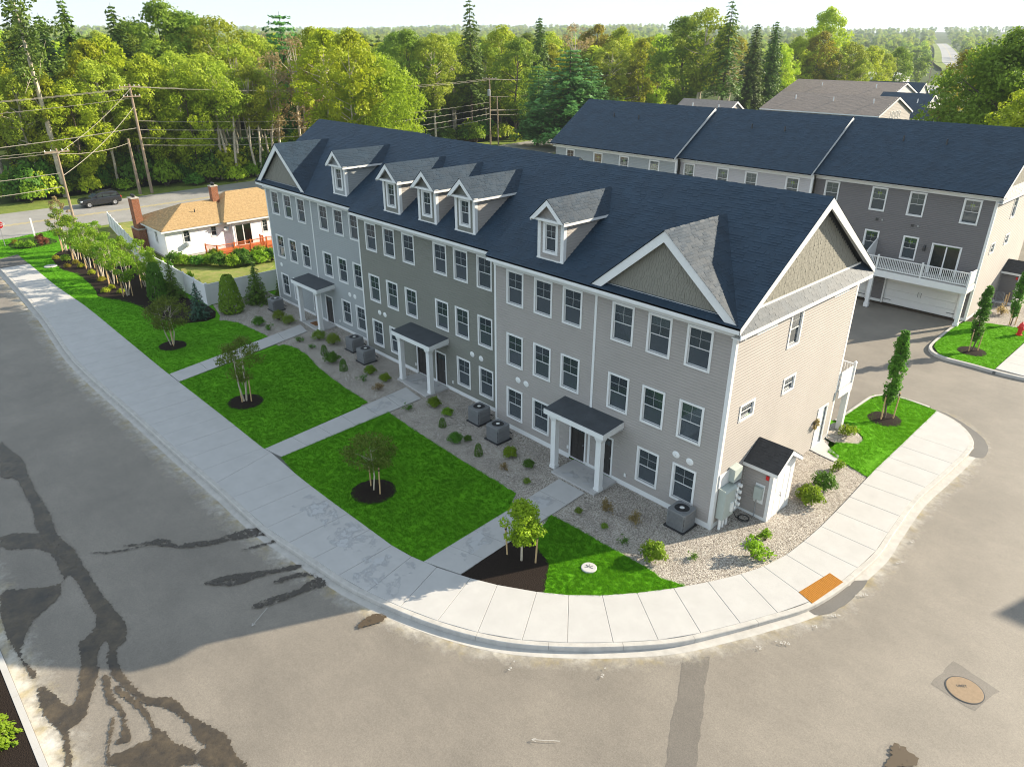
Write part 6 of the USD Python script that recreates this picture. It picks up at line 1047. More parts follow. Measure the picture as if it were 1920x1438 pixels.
    for (x, y), a, L in (((-7.6, -15.6), 2.1, .9), ((1.9, -11.9), .75, .8)):
        m = MB(); e = np.array([math.cos(a), math.sin(a)]); n_ = np.array([-e[1], e[0]]); p0, p1 = np.array([x, y]), np.array([x, y]) + e * L
        for q0, q1 in ((p0, p1), (p0, p0 + e * .13 + n_ * .06), (p0, p0 + e * .13 - n_ * .06)):
            dd = (q1 - q0) / np.linalg.norm(q1 - q0); nn = np.array([-dd[1], dd[0]]) * .007; m.quad((*(q0 - nn), z + .004), (*(q1 - nn), z + .004), (*(q1 + nn), z + .004), (*(q0 + nn), z + .004))
        tag(obj('chalk_mark', m, 'chalk'), None, None, None, 'stuff')

def group_struct(name):
    p = path_for('/World', name); UsdGeom.Xform.Define(stage, p); return tag(p, kind='structure')

def bed_mesh(mb, poly, z, lift):
    "polygon filled with a grid of points so that it can follow a rise"
    from shapely import Polygon, contains_xy
    from scipy.spatial import Delaunay
    P_ = Polygon(poly).buffer(0); x0, y0, x1, y1 = P_.bounds
    gx, gy = np.meshgrid(np.arange(x0, x1, .8), np.arange(y0, y1, .8)); pts = np.c_[gx.ravel(), gy.ravel()]; pts = pts[contains_xy(P_.buffer(-.15), pts[:, 0], pts[:, 1])]
    v = np.vstack([np.asarray(poly), pts]); tri = Delaunay(v).simplices; c = v[tri].mean(1); tri = tri[contains_xy(P_, c[:, 0], c[:, 1])]
    zz = np.array([lift(*q) for q in v]) + z; mb.add(np.c_[v, zz], tri); return mb

def terrain(x, y):
    r_ = math.hypot(x + 20, y - 20)
    if r_ < 520: return -0.25
    a = math.atan2(y - 20, x + 20); t = min(1.0, (r_ - 520) / 2300); return -0.25 + 46 * t ** 1.15 * (1 + .16 * math.sin(3 * a + 1.0) + .08 * math.sin(9 * a) + .05 * math.sin(21 * a + r_ / 400)) - (r_ > 2820) * (r_ - 2820) * .025

# ---------------------------------------------------------------- plants
leafmat('leaf_dark', (0.135, 0.207, 0.019), (0.262, 0.372, 0.028), (0.559, 0.559, 0.041))
leafmat('leaf_olive', (0.221, 0.301, 0.024), (0.475, 0.522, 0.040), (0.620, 0.620, 0.069))
leafmat('leaf_light', (0.265, 0.404, 0.020), (0.591, 0.620, 0.033), (0.620, 0.620, 0.059))
leafmat('leaf_yellow', (0.239, 0.298, 0.011), (0.527, 0.539, 0.021), (0.620, 0.620, 0.029))
leafmat('leaf_orange', (0.194, 0.174, 0.012), (0.387, 0.347, 0.024), (0.536, 0.557, 0.040))
leafmat('leaf_brown', (0.234, 0.187, 0.079), (0.468, 0.351, 0.158), (0.620, 0.538, 0.257))
leafmat('leaf_bright', (0.216, 0.373, 0.018), (0.463, 0.602, 0.027), (0.620, 0.620, 0.045))
leafmat('leaf_lime', (0.138, 0.265, 0.014), (0.311, 0.430, 0.021), (0.552, 0.595, 0.034))
leafmat('leaf_garden', (0.064, 0.171, 0.017), (0.140, 0.281, 0.024), (0.254, 0.390, 0.039))
leafmat('leaf_red', (0.156, 0.052, 0.029), (0.294, 0.103, 0.058), (0.346, 0.190, 0.086))
leafmat('needle', (0.068, 0.131, 0.016), (0.155, 0.231, 0.024), (0.347, 0.396, 0.041), trans=.25)
leafmat('needle_pine', (0.065, 0.177, 0.041), (0.143, 0.322, 0.059), (0.355, 0.483, 0.083), trans=.3)
leafmat('needle_blue', (0.035, 0.086, 0.050), (0.070, 0.146, 0.086), (0.138, 0.224, 0.130), trans=.25)

leafmat('leaf_young', (0.10, 0.15, 0.018), (0.19, 0.25, 0.028), (0.30, 0.34, 0.05))

def unit(v): return v / np.maximum(np.linalg.norm(v, axis=-1, keepdims=True), 1e-9)

def leaf_quads(pos, nrm, size, rng, slim=.62):
    "bent diamond leaves at pos facing nrm: arrays of vertices and triangles"
    n = len(pos); nrm = unit(nrm); t = unit(np.cross(nrm, rng.normal(size=(n, 3)))); b = np.cross(nrm, t); s = (size * rng.uniform(.6, 1.3, n))[:, None]
    v = np.stack([pos - t * s * .5, pos + b * s * .5 * slim - nrm * s * .06, pos + t * s * .5, pos - b * s * .5 * slim - nrm * s * .06], 1).reshape(-1, 3)
    i = np.arange(n)[:, None] * 4; f = np.vstack([i + [0, 1, 2], i + [0, 2, 3]]); return v, f

def clumps(centers, radii, per, size, rng, shell=.55, up=.35):
    c = np.repeat(np.asarray(centers, float), per, 0); r_ = np.repeat(np.broadcast_to(np.asarray(radii, float).reshape(len(centers), -1), (len(centers), 3)), per, 0)
    d = unit(rng.normal(size=c.shape)); rad = shell + (1 - shell) * rng.random((len(c), 1)) ** .7
    pos = c + d * r_ * rad; nrm = d + rng.normal(size=c.shape) * .55 + np.array([0, 0, up]); return leaf_quads(pos, nrm, size, rng)

def crown_points(n, rng, rx, z0, z1, egg=.45, hollow=.45):
    "clump centres through a crown; egg = height of the widest level"
    out = []
    while len(out) < n:
        z = rng.random(); w = (math.sin(math.pi * z ** (math.log(.5) / math.log(egg)))) ** .6 if 0 < z < 1 else 0
        a = rng.uniform(0, 2 * math.pi); q = math.sqrt(rng.uniform(hollow ** 2, 1)) * w; out.append((rx * q * math.cos(a), rx * q * math.sin(a), z0 + (z1 - z0) * z))
    return np.array(out)

def limb(m, a, b, r0, r1, rng, sides=5, bend=.12, n=4):
    a, b = np.asarray(a, float), np.asarray(b, float); L = np.linalg.norm(b - a); t = np.linspace(0, 1, n)[:, None]; p = a + (b - a) * t + np.sin(t * math.pi) * rng.normal(0, bend * L, 3) * .5; p[1:-1, 2] -= 0; m.tube(p, np.linspace(r0, r1, n), sides, cap=False)

def tree(name, rng, h, rx, z0, leaf, bark, nclump, per, size, egg=.5, tr=.22, stems=1, limbs=14, clump=.2, lean=0.0, hollow=.4):
    p = proto(name); m = MB(); pts = crown_points(nclump, rng, rx, z0, h - rx * clump * .7, egg, hollow); lx = lean * h
    for s in range(stems):
        a = 2 * math.pi * s / max(stems, 1) + rng.random(); off = np.array([math.cos(a), math.sin(a), 0]) * (0 if stems == 1 else tr * 1.6); top = np.array([math.cos(a) * rx * .3 * (stems > 1), math.sin(a) * rx * .3 * (stems > 1), h * .82])
        q = np.array([off, off * 1.3 + top * .35 + rng.normal(0, .02 * h, 3) * [1, 1, 0], off * .5 + top * .7 + rng.normal(0, .02 * h, 3) * [1, 1, 0], top]); m.tube(q, [tr, tr * .8, tr * .5, tr * .12], 7, cap=False)
    for k in rng.choice(len(pts), min(limbs, len(pts)), replace=False):
        c = pts[k]; zb = max(z0 * .75, min(c[2] - rx * .35, h * .7)); limb(m, (c[0] * .06, c[1] * .06, zb), c, tr * .34, tr * .06, rng, 4)
    obj('trunk', m, bark, p, smooth=True)
    rad = np.c_[rng.uniform(.75, 1.3, nclump) * rx * clump, rng.uniform(.75, 1.3, nclump) * rx * clump, rng.uniform(.6, 1.0, nclump) * rx * clump]
    v, f = clumps(pts, rad, per, size, rng); obj('crown', (v, f), leaf, p); return p

def conifer(name, rng, h, rx, z0, leaf, levels, per_branch, size, bark='bark', droop=.25, tr=.2, sparse=0.0, taper=1.0, twigs=7):
    p = proto(name); m = MB(); m.tube([(0, 0, 0), (0, 0, h * .5), (0, 0, h)], [tr, tr * .6, .02], 7, cap=False); P_, N_ = [], []
    for i in range(levels):
        z = z0 + (h - z0) * (i / levels) ** .92; L = rx * (1 - (z - z0) / (h - z0)) ** taper * rng.uniform(.8, 1.12) + .10 * rx; nb = max(4, int(twigs * (L / rx) + 3))
        for k in range(nb):
            if rng.random() < sparse: continue
            a = 2 * math.pi * k / nb + rng.random() * .8 + i; l = L * rng.uniform(.7, 1.12); d = np.array([math.cos(a), math.sin(a), 0.0]); n = max(3, int(per_branch * l / rx))
            t = rng.random(n) ** .7; base = d * (t * l)[:, None]; base[:, 2] = z - droop * l * t ** 1.4 + .12 * l * (t > .8) * 0; side = np.array([-d[1], d[0], 0]); base += side * (rng.normal(0, .16, n) * l * (1.1 - t))[:, None]; base[:, 2] += rng.normal(0, .05 * l, n)
            P_.append(base); N_.append(np.array([0, 0, 1.0]) + d * .5 + rng.normal(0, .35, (n, 3)))
            if l > .5 * rx and k % 2 == 0: m.tube([(0, 0, z), tuple(d * l * .9 + np.array([0, 0, z - droop * l * .8]))], [tr * .22, .01], 3, cap=False)
    obj('trunk', m, bark, p, smooth=True); v, f = leaf_quads(np.vstack(P_), np.vstack(N_), size, rng, slim=.5); obj('crown', (v, f), leaf, p); return p

def shrub(name, rng, leaf, n, size, shape='round', stems=6):
    "unit-radius shrub"
    p = proto(name); m = MB()
    if shape == 'round': c = np.array([[0, 0, .8]]); d = unit(rng.normal(size=(n, 3))); d[:, 2] = np.abs(d[:, 2]) * 1.0 - .25; pos = d * (rng.uniform(.55, 1.0, (n, 1)) * (1 + .10 * np.sin(11 * d[:, 0:1] + 4) * np.cos(9 * d[:, 2:]) + .18 * np.sin(4 * np.arctan2(d[:, 1:2], d[:, 0:1]) + 3 * d[:, 2:]))) * [1, 1, 1.05] + [0, 0, .65]; nr = d + rng.normal(size=(n, 3)) * .5 + [0, 0, .3]
    elif shape == 'cone':
        z = rng.random(n); a = rng.uniform(0, 2 * math.pi, n); w = .25 + .8 * np.sqrt(np.clip(1 - z, 0, 1)) * rng.uniform(.75, 1.08, n) * np.minimum(1, z * 5 + .5); pos = np.c_[w * np.cos(a), w * np.sin(a), z * 2.6]; nr = np.c_[np.cos(a), np.sin(a), np.full(n, .5)] + rng.normal(size=(n, 3)) * .45
    else:
        k = 14; cc = np.c_[rng.normal(0, .5, (k, 2)), rng.uniform(.35, 1.3, k)]; idx = rng.integers(0, k, n); pos = cc[idx] + rng.normal(0, .19, (n, 3)); nr = rng.normal(size=(n, 3)) + [0, 0, .8]
    pos[:, 2] = np.maximum(pos[:, 2], .04)
    for _ in range(stems):
        a = rng.uniform(0, 6.28); q = pos[rng.integers(0, n)]; m.tube([(0.05 * math.cos(a), .05 * math.sin(a), 0), tuple(q * [.5, .5, .55]), tuple(q)], [.05, .035, .015], 4, cap=False)
    obj('stems', m, 'bark', p); v, f = leaf_quads(pos, nr, size, rng); obj('foliage', (v, f), leaf, p); return p

def put(name, label, cat, x, y, ref, s, group=None, rz=0.0, z=0.0): return thing(name, label, cat, (x, y, z), rz, s, group, ref)
ORD = ['first', 'second', 'third', 'fourth', 'fifth', 'sixth', 'seventh', 'eighth', 'ninth', 'tenth', 'eleventh', 'twelfth', 'thirteenth', 'fourteenth', 'fifteenth', 'sixteenth', 'seventeenth', 'eighteenth', 'nineteenth', 'twentieth']
def nth(i): return ORD[i] if i < 20 else f'{i + 1}th'

def garden():
    rng = np.random.default_rng(31)
    K = {'dark': [shrub('rounded_shrub', rng, 'leaf_dark', 1900, .13) for _ in range(2)], 'green': [shrub('rounded_shrub', rng, 'leaf_garden', 1200, .2) for _ in range(2)], 'bright': [shrub('rounded_shrub', rng, 'leaf_lime', 1300, .22) for _ in range(2)], 'sparse': [shrub('sparse_shrub', rng, 'leaf_garden', 260, .26, 'airy', 9) for _ in range(2)], 'brown': [shrub('sparse_shrub', rng, 'leaf_brown', 380, .24, 'airy', 10)], 'airy': [shrub('sparse_shrub', rng, 'leaf_lime', 480, .28, 'airy', 9) for _ in range(2)],
         'cone': [shrub('cone_shrub', rng, 'leaf_garden', 1100, .2, 'cone')], 'orange': [shrub('rounded_shrub', rng, 'leaf_orange', 800, .2)], 'gold': [shrub('rounded_shrub', rng, 'leaf_yellow', 800, .2)], 'lime': [shrub('rounded_shrub', rng, 'leaf_lime', 900, .22)], 'red': [shrub('sparse_shrub', rng, 'leaf_red', 700, .24, 'airy', 10)]}
    words = {'dark': 'dark green rounded shrub', 'green': 'mid green rounded shrub', 'bright': 'bright green leafy shrub', 'sparse': 'small sparse young shrub', 'brown': 'brownish twiggy young shrub', 'airy': 'sparse yellow-green shrub', 'cone': 'small dense upright evergreen', 'orange': 'orange-brown tufted shrub', 'gold': 'golden shrub', 'lime': 'lime green shrub', 'red': 'red-brown twiggy bush'}
    def bed(x, y):
        if x < -66: return 'in the stop sign bed'
        if x < -42: return 'under the staked birches'
        if y > 25: return 'in the gravel beside the hydrant'
        if x < -31: return 'before the far porch'
        if x < -18.5: return 'between far and middle porch walks'
        if x < -5.5: return 'between middle and near porch walks'
        if y < -.9 and x < .4: return 'between near porch and corner'
        return 'along the sunlit end wall'
    count = {}
    for x, y, r_, k in sorted(D['shrubs'], key=lambda q: q[0]):
        b = bed(x, y); i = count.get((b, k), 0); count[(b, k)] = i + 1; q = K[k][rng.integers(0, len(K[k]))]
        s = r_ * (1.0 if k not in ('sparse', 'brown', 'airy') else 1.15)
        put({'cone': 'evergreen_shrub'}.get(k, 'shrub'), f'{nth(i)} {words[k]} from the far end, {b}', 'shrub', x, y, q, (s, s, s * rng.uniform(.9, 1.1)), 'shrubs in the planting beds', rng.uniform(0, 6.28), rise(x, y) if y > 0 and -.1 < x < 3 else 0.0)
    # evergreens by the fence
    ov = shrub('arborvitae', rng, 'leaf_dark', 2600, .2, 'cone'); ovl = shrub('arborvitae', rng, 'leaf_garden', 2200, .2, 'cone')
    sp = conifer('young_spruce', rng, 3.0, 1.0, .15, 'needle', 26, 26, .16, tr=.06, twigs=9); sb = conifer('young_spruce', rng, 2.6, .85, .1, 'needle_blue', 22, 24, .15, tr=.06, twigs=9)
    C5 = D['conif']
    put('evergreen_tree', 'egg-shaped dark arborvitae in gravel before the white fence corner', 'evergreen', *C5[0], ov, (.85, .85, 1.05), None, 0)
    put('evergreen_tree', 'broad conical dark spruce beside the far corner of the townhouses', 'evergreen', *C5[1], sp, (1.1, 1.1, 1.02), None, 1)
    put('evergreen_tree', 'small blue spruce on the black mulch point beside the lawn', 'evergreen', *C5[2], sb, (1.0, 1.0, 1.02), None, 2)
    put('evergreen_tree', 'yellow-green narrow arborvitae against the white fence', 'evergreen', *C5[3], ovl, (.75, .75, 1.08), None, 3)
    put('evergreen_tree', 'dark young spruce between the arborvitae and the blue spruce', 'evergreen', *C5[4], sp, (.95, .95, .97), None, 4)
    put('evergreen_tree', 'thin half-hidden evergreen at the far corner of the blue-grey wall', 'evergreen', -38.6, 1.6, sp, (.5, .5, .7), None, 4)
    # young lawn trees with stakes
    t1 = tree('lawn_tree', rng, 3.3, 1.45, 1.25, 'leaf_young', 'bark_pale', 64, 62, .105, egg=.5, tr=.045, stems=3, limbs=16, clump=.24); t2 = tree('lawn_tree', rng, 3.6, 1.15, 1.3, 'leaf_young', 'bark_pale', 64, 58, .10, egg=.55, tr=.05, stems=3, limbs=16, clump=.24)
    t3 = tree('lawn_tree', rng, 2.85, 1.15, 1.35, 'leaf_young', 'bark_pale', 64, 60, .10, egg=.5, tr=.04, limbs=16, clump=.25); t4 = tree('lawn_tree', rng, 2.75, .72, .95, 'leaf_bright', 'bark_pale', 60, 110, .095, egg=.45, tr=.05, limbs=14, clump=.34, hollow=.1)
    col = tree('columnar_tree', rng, 4.6, .36, .75, 'leaf_garden', 'bark', 150, 60, .105, egg=.45, tr=.05, limbs=20, clump=.5, hollow=.0)
    S = D['smalltrees']
    put('young_tree', 'wide-crowned young tree on the third lawn from the corner', 'tree', *S['t1'][0], t1, (1, .95, 1)); put('young_tree', 'two-tiered young tree on the second lawn, before the olive section', 'tree', *S['t2'][0], t2, (1, 1, 1.05))
    put('young_tree', 'young tree with thin trunk on the lawn nearest the near porch', 'tree', *S['t3'][0], t3, 1.0); put('young_tree', 'dense green young tree on the dark mulch wedge at the corner', 'tree', *S['t4'][0], t4, 1.0)
    put('columnar_tree', 'tall narrow columnar tree on the grass beside the end wall', 'tree', *S['c1'][0], col, (1, 1, 1.05), None, .5, .12); put('columnar_tree', 'narrow columnar tree on the grass island before the rear row', 'tree', *S['c2'][0], col, (.95, .95, .93), None, 2.0, .05); put('columnar_tree', 'narrow columnar tree in gravel by the hydrant', 'tree', *S['c3'][0], col, (.9, .9, .85), None, 4.0)
    bt = [tree('birch', rng, 3.9, 1.05, 1.3, 'leaf_lime', 'bark_pale', 52, 62, .12, egg=.5, tr=.045, stems=3, limbs=20, clump=.24) for k in range(3)]
    for i, (x, y) in enumerate(D['birches']):
        if i == 6: put('birch_tree', 'leafy birch standing beside the white fence behind the row', 'tree', x, y, bt[0], (1.0, 1.0, 1.0), 'staked birches along the fence', i)
        else: put('birch_tree', f'{nth(i)} staked birch from the stop sign in the long mulch bed', 'tree', x, y, bt[i % 3], rng.uniform(.9, 1.08), 'staked birches along the fence', i)
        if i in (1, 3, 5): put('birch_tree', f'{nth(i)} birch from the stop sign in the back line by the fence', 'tree', x + 1.6, y + 1.5, bt[(i + 1) % 3], rng.uniform(.85, 1.02), 'staked birches along the fence', i + 2)
    put('sapling', 'tall nearly bare sapling behind the red bush near the stop sign', 'tree', -69.0, -5.4, tree('sapling', rng, 4.2, 1.0, 1.4, 'leaf_brown', 'bark_pale', 22, 28, .17, tr=.04, limbs=20, clump=.25), 1.0)
    def stake(x, y, h, lab, lean=(0, 0), z=0.0):
        t = thing('wooden_stake', lab, 'stake', (x, y, z), group='stakes beside young trees'); m = MB(); m.tube([(0, 0, -.1), (lean[0], lean[1], h)], .035, 6); obj('post', m, 'wood_pale', t); m = MB(); m.tube([(lean[0] * .9, lean[1] * .9, h * .88), (lean[0] * .9, lean[1] * .9, h * .94)], .043, 6); obj('tie', m, 'plastic_black', t)
    for nm, offs, h, w in (('t1', [(-.22, .1), (.25, -.02)], 1.45, 'wide-crowned lawn tree'), ('t2', [(-.35, .25), (.3, .2), (.05, -.2)], 1.5, 'two-tiered lawn tree'), ('t3', [(-.38, .12), (.42, .05)], 1.35, 'near-porch lawn tree'), ('t4', [(-.62, -.15), (.45, .28)], 1.25, 'corner mulch tree'), ('c1', [(-.08, -.25), (.3, .3)], 1.5, 'columnar tree by the end wall'), ('c2', [(-.1, -.25), (.25, .25)], 1.5, 'columnar island tree'), ('c3', [(-.05, -.2), (.2, .2)], 1.3, 'columnar tree by the hydrant')):
        for i, (a, b) in enumerate(offs): stake(S[nm][0][0] + a, S[nm][0][1] + b, h, f'{nth(i)} pale wooden stake beside the {w}', (a * .12, b * .12), .05)
    for i, (x, y) in enumerate(D['birches']):
        for k, (a, b) in enumerate([(-.3, -.2), (.1, -.35), (.3, .25)]): stake(x + a, y + b, 1.7, f'{nth(k)} stake of the {nth(i)} birch from the stop sign', (.04, .02))
    # shrubs of the neighbour's garden and the bottom-left bush
    hb = [shrub('hedge_bush', rng, 'leaf_lime' if k else 'leaf_garden', 900, .26) for k in range(2)]
    for i, (x, y) in enumerate(D['hedge']): put('garden_bush', f'{nth(i)} leafy bush in the planting before the wooden deck', 'bush', x, y, hb[i % 2], (rng.uniform(.7, 1.0), rng.uniform(.7, 1.0), rng.uniform(.55, .85)), 'bushes before the white house', i)
    for i in range(9): put('garden_bush', f'{nth(i)} low plant along the inside of the white fence', 'bush', -54 + i * 1.35, -2.75, hb[i % 2], (.35, .35, rng.uniform(.5, 1.1)), 'plants inside the fence', i)
    gb = conifer('golden_cypress', rng, 1.5, .75, .1, 'leaf_lime', 16, 40, .15, droop=.1, tr=.05, twigs=10)
    put('cypress_bush', 'feathery yellow-green conifer on black mulch, nearest the bottom-left kerb', 'bush', -8.3, -23.0, gb, (1, 1, 1)); put('cypress_bush', 'feathery yellow-green conifer behind the nearest one on the mulch', 'bush', -10.6, -23.2, gb, (1, 1, 1), None, 1)
    wr = thing('wreath', 'dried wreath hanging beside the white end-wall door', 'wreath', (0.08, 8.2, 1.75)); v, f = leaf_quads(np.array([(0.03 + rng.normal(0, .03), (.2 + rng.normal(0, .04)) * math.cos(a), (.2 + rng.normal(0, .04)) * math.sin(a)) for a in rng.uniform(0, 6.28, 220)]), rng.normal(size=(220, 3)) + [1, 0, 0], .1, rng); obj('sprigs', (v, f), 'leaf_brown', wr); m = MB(); th = np.linspace(0, 6.28, 17); m.tube([(0.02, .2 * math.cos(a), .2 * math.sin(a)) for a in th], .02, 5); obj('hoop', m, 'bark', wr)

def grass_on(name, poly, per_m2, rng, proto_v, zf=None, z=.03):
    from shapely import Polygon, contains_xy
    P_ = Polygon(poly).buffer(.015); x0, y0, x1, y1 = P_.bounds; n = int((x1 - x0) * (y1 - y0) * per_m2); q = np.c_[rng.uniform(x0, x1, n), rng.uniform(y0, y1, n)]; q = q[contains_xy(P_, q[:, 0], q[:, 1])]; n = len(q)
    p = path_for('/World', name); pi = UsdGeom.PointInstancer.Define(stage, p); usdkit.mesh(stage, p + '/blades', proto_v, LOOK['grass_blade'])
    pi.CreatePrototypesRel().SetTargets([p + '/blades']); zz = np.array([zf(*a) for a in q]) if zf else np.zeros(n); pi.CreatePositionsAttr(Vt.Vec3fArray.FromNumpy(np.c_[q, zz + z].astype(np.float32))); pi.CreateProtoIndicesAttr(Vt.IntArray.FromNumpy(np.zeros(n, np.int32)))
    a = rng.uniform(0, math.pi, n); pi.CreateOrientationsAttr(Vt.QuathArray([Gf.Quath(float(math.cos(t)), 0, 0, float(math.sin(t))) for t in a])); s = rng.uniform(.6, 1.25, n); pi.CreateScalesAttr(Vt.Vec3fArray.FromNumpy(np.c_[s, s, s * rng.uniform(.7, 1.2, n)].astype(np.float32)))
    tag(p, None, None, None, 'stuff')

def turf():
    rng = np.random.default_rng(41); n = 16; a = rng.uniform(0, 6.28, n); b = np.c_[rng.normal(0, .045, (n, 2)), np.zeros(n)]; t = np.c_[np.cos(a), np.sin(a), np.zeros(n)] * .006; l = np.c_[rng.normal(0, .02, (n, 2)), rng.uniform(.03, .06, n)]
    v = np.stack([b - t, b + t, b + l], 1).reshape(-1, 3); f = np.arange(3 * n).reshape(-1, 3)
    for k, d in (('lawn1', 90), ('lawn2', 150), ('lawn3', 190), ('lawn4', 320), ('lawn6', 140)): grass_on('lawn_grass', D[k], d, rng, (v, f))
    grass_on('lawn_grass', D['lawn5'], 240, rng, (v, f), rise)

def forest():
    rng = np.random.default_rng(51); T = {}
    def add(k, *a, **kw): T.setdefault(k, []).append((tree(*a, **kw), a[2]))
    for i in range(2):
        add('dark', 'broadleaf_tree', rng, 18, 5.0, 4.0, 'leaf_dark', 'bark', 120, 105, .38, egg=.55, tr=.26, clump=.22)
        add('olive', 'broadleaf_tree', rng, 18, 4.4, 6.2, 'leaf_olive', 'bark_pale', 105, 95, .36, egg=.62, tr=.22, clump=.21, limbs=34)
        add('light', 'broadleaf_tree', rng, 17, 4.4, 3.5, 'leaf_light', 'bark', 115, 105, .36, egg=.5, tr=.22, clump=.22)
        add('yellow', 'broadleaf_tree', rng, 18, 4.2, 4.0, 'leaf_yellow', 'bark_pale', 110, 100, .36, egg=.55, tr=.22, clump=.22, limbs=26)
        T.setdefault('spruce', []).append((conifer('spruce_tree', rng, 22, 4.0, 2.5, 'needle', 36, 40, .7, tr=.28, droop=.3, twigs=10, taper=.8), 22))
        T.setdefault('pine', []).append((conifer('pine_tree', rng, 18, 5.2, 2.0, 'needle_pine', 20, 62, .6, tr=.3, droop=-.05, taper=.6, twigs=8), 18))
    add('orange', 'broadleaf_tree', rng, 17, 4.2, 3.5, 'leaf_orange', 'bark', 110, 95, .36, egg=.55, tr=.22, clump=.22)
    add('bare', 'broadleaf_tree', rng, 18, 4.0, 5.5, 'leaf_brown', 'bark_pale', 60, 34, .34, egg=.6, tr=.2, stems=3, limbs=40, clump=.22)
    add('birch', 'broadleaf_tree', rng, 17, 3.6, 7.5, 'leaf_olive', 'bark_pale', 75, 85, .34, egg=.6, tr=.22, stems=3, limbs=26, clump=.26)
    add('bright', 'broadleaf_tree', rng, 16, 6.2, 1.5, 'leaf_bright', 'bark', 200, 120, .35, egg=.45, tr=.28, clump=.22, limbs=20)
    add('oak', 'broadleaf_tree', rng, 18, 7.5, 2.5, 'leaf_dark', 'bark', 240, 120, .36, egg=.5, tr=.4, clump=.17, limbs=30)
    T['tallspruce'] = [(conifer('spruce_tree', rng, 25, 4.3, 8.0, 'needle', 26, 34, .68, tr=.3, droop=.28, sparse=.22, twigs=8, taper=.75), 25)]
    W_ = {'dark': 'dark green broadleaf tree', 'olive': 'olive broadleaf tree', 'light': 'light green broadleaf tree', 'yellow': 'yellowing broadleaf tree', 'spruce': 'pointed dark spruce', 'pine': 'blue-green pine', 'orange': 'orange-tinged broadleaf tree', 'bare': 'thin brownish half-bare tree', 'birch': 'pale-trunked high-crowned tree', 'bright': 'big rounded yellow-green tree', 'oak': 'massive dark green oak', 'tallspruce': 'tall ragged bare-trunked spruce'}
    cnt = {}
    def plant(x, y, h, k, w, where, grp):
        q, h0 = T[k][rng.integers(0, len(T[k]))]; s = h / h0; i = cnt.get((k, where), 0); cnt[(k, where)] = i + 1; sw = s * rng.uniform(.9, 1.12) * (1.12 if k == 'oak' else 1)
        if w: sw = w / {'bright': 13.5, 'pine': 10.5, 'oak': 16, 'light': 9.5}.get(k, 10)
        put({'spruce': 'spruce_tree', 'tallspruce': 'spruce_tree', 'pine': 'pine_tree'}.get(k, 'forest_tree'), f'{nth(i)} {W_[k]} from the left, {where}', 'tree', x, y, q, (sw, sw, s), grp, rng.uniform(0, 6.28), max(terrain(x, y), -.25))
    def where(x, y):
        az = math.degrees(math.atan2(x - EYE[0], y - EYE[1]))
        return 'beyond the main road' if az < -62 else 'behind the main row roof' if az < -36 else 'behind the rear row roofs' if az < -19 else 'right beyond the rear row'
    pts = []
    for x, y, h, k, w in sorted(D['trees'], key=lambda q: math.atan2(q[0] - EYE[0], q[1] - EYE[1])):
        plant(x, y, h + .25, k, w, where(x, y), 'forest trees'); pts.append((x, y))
    # leaning trunk by the poles
    p = thing('bare_trunk_tree', 'tall bare grey trunk with thin high crown beyond the road', 'tree', (-93.5, 1.0, 0)); m = MB(); e = np.array([-.3, -.2, 21.5]); m.tube([(0, 0, -.3), tuple(e * .4 + [.1, .1, 0]), tuple(e * .75), tuple(e)], [.33, .28, .2, .06], 8, cap=False)
    for k in range(10): limb(m, e * rng.uniform(.45, .95), e * rng.uniform(.6, 1) + rng.normal(0, 1.3, 3), .05, .01, rng, 3)
    obj('trunk', m, 'bark_pale', p); c = e * .8 + rng.normal(0, 1, (40, 3)) * [1.6, 1.6, 2.6]; v, f = clumps(c, np.full(40, .9), 50, .45, rng); obj('crown', (v, f), 'needle', p)
    # wood behind the edge: individuals, nearest first
    fill = []
    kinds = ['dark', 'olive', 'light', 'yellow', 'spruce', 'olive', 'light', 'bare', 'orange', 'yellow', 'yellow', 'birch', 'light']
    tries = 0
    while len(fill) < 200 and tries < 20000:
        tries += 1; az = rng.uniform(-88, -24); d = rng.uniform(118, 235) if az < -50 else rng.uniform(165, 330); x, y = EYE[0] + d * math.sin(math.radians(az)), EYE[1] + d * math.cos(math.radians(az))
        if abs(x + 82 + (y - 25) * .075) < 17 or x > -92 - (y - 25) * .07: 
            if not (az > -36 and d > 205 and x > -70): continue
        if min((x - a) ** 2 + (y - b) ** 2 for a, b in pts) < 22: continue
        if az > -31 and d < 330: continue
        if -32 > az > -46 and d < 175: continue
        pts.append((x, y)); fill.append((x, y))
    for x, y in sorted(fill, key=lambda q: math.atan2(q[0] - EYE[0], q[1] - EYE[1])):
        k = kinds[rng.integers(0, len(kinds))]; plant(x, y, rng.uniform(14.5, 20), k, 0, where(x, y) + ', inner line', 'forest trees')
    # understorey at the wood's edge
    U = {k: [shrub('understorey_bush', rng, lf, 1100, .22) for _ in range(2)] for k, lf in (('lime', 'leaf_lime'), ('light', 'leaf_light'), ('green', 'leaf_garden'), ('yellow', 'leaf_yellow'))}
    more = [(x - rng.uniform(1.5, 5), y + rng.uniform(-2.5, 2.5), 'light' if rng.random() < .5 else 'green') for x, y, k in D['edge'] for _ in range(2)]
    allb = [(x, y, k, 1.0) for x, y, k in D['edge']] + [(x, y, k, 1.4) for x, y, k in more]
    for i, (x, y, k, q) in enumerate(sorted(allb, key=lambda b: math.atan2(b[0] - EYE[0], b[1] - EYE[1]))):
        s = rng.uniform(1.2, 2.1) * q; put('understorey_bush', f'{nth(i)} {dict(lime="bright", light="light green", green="dark green", yellow="golden")[k]} bush from the left along the wood edge', 'bush', x, y, U[k][rng.integers(0, 2)], (s, s, s * rng.uniform(.8, 1.3)), 'bushes at the wood edge', rng.uniform(0, 6.28), -.2)
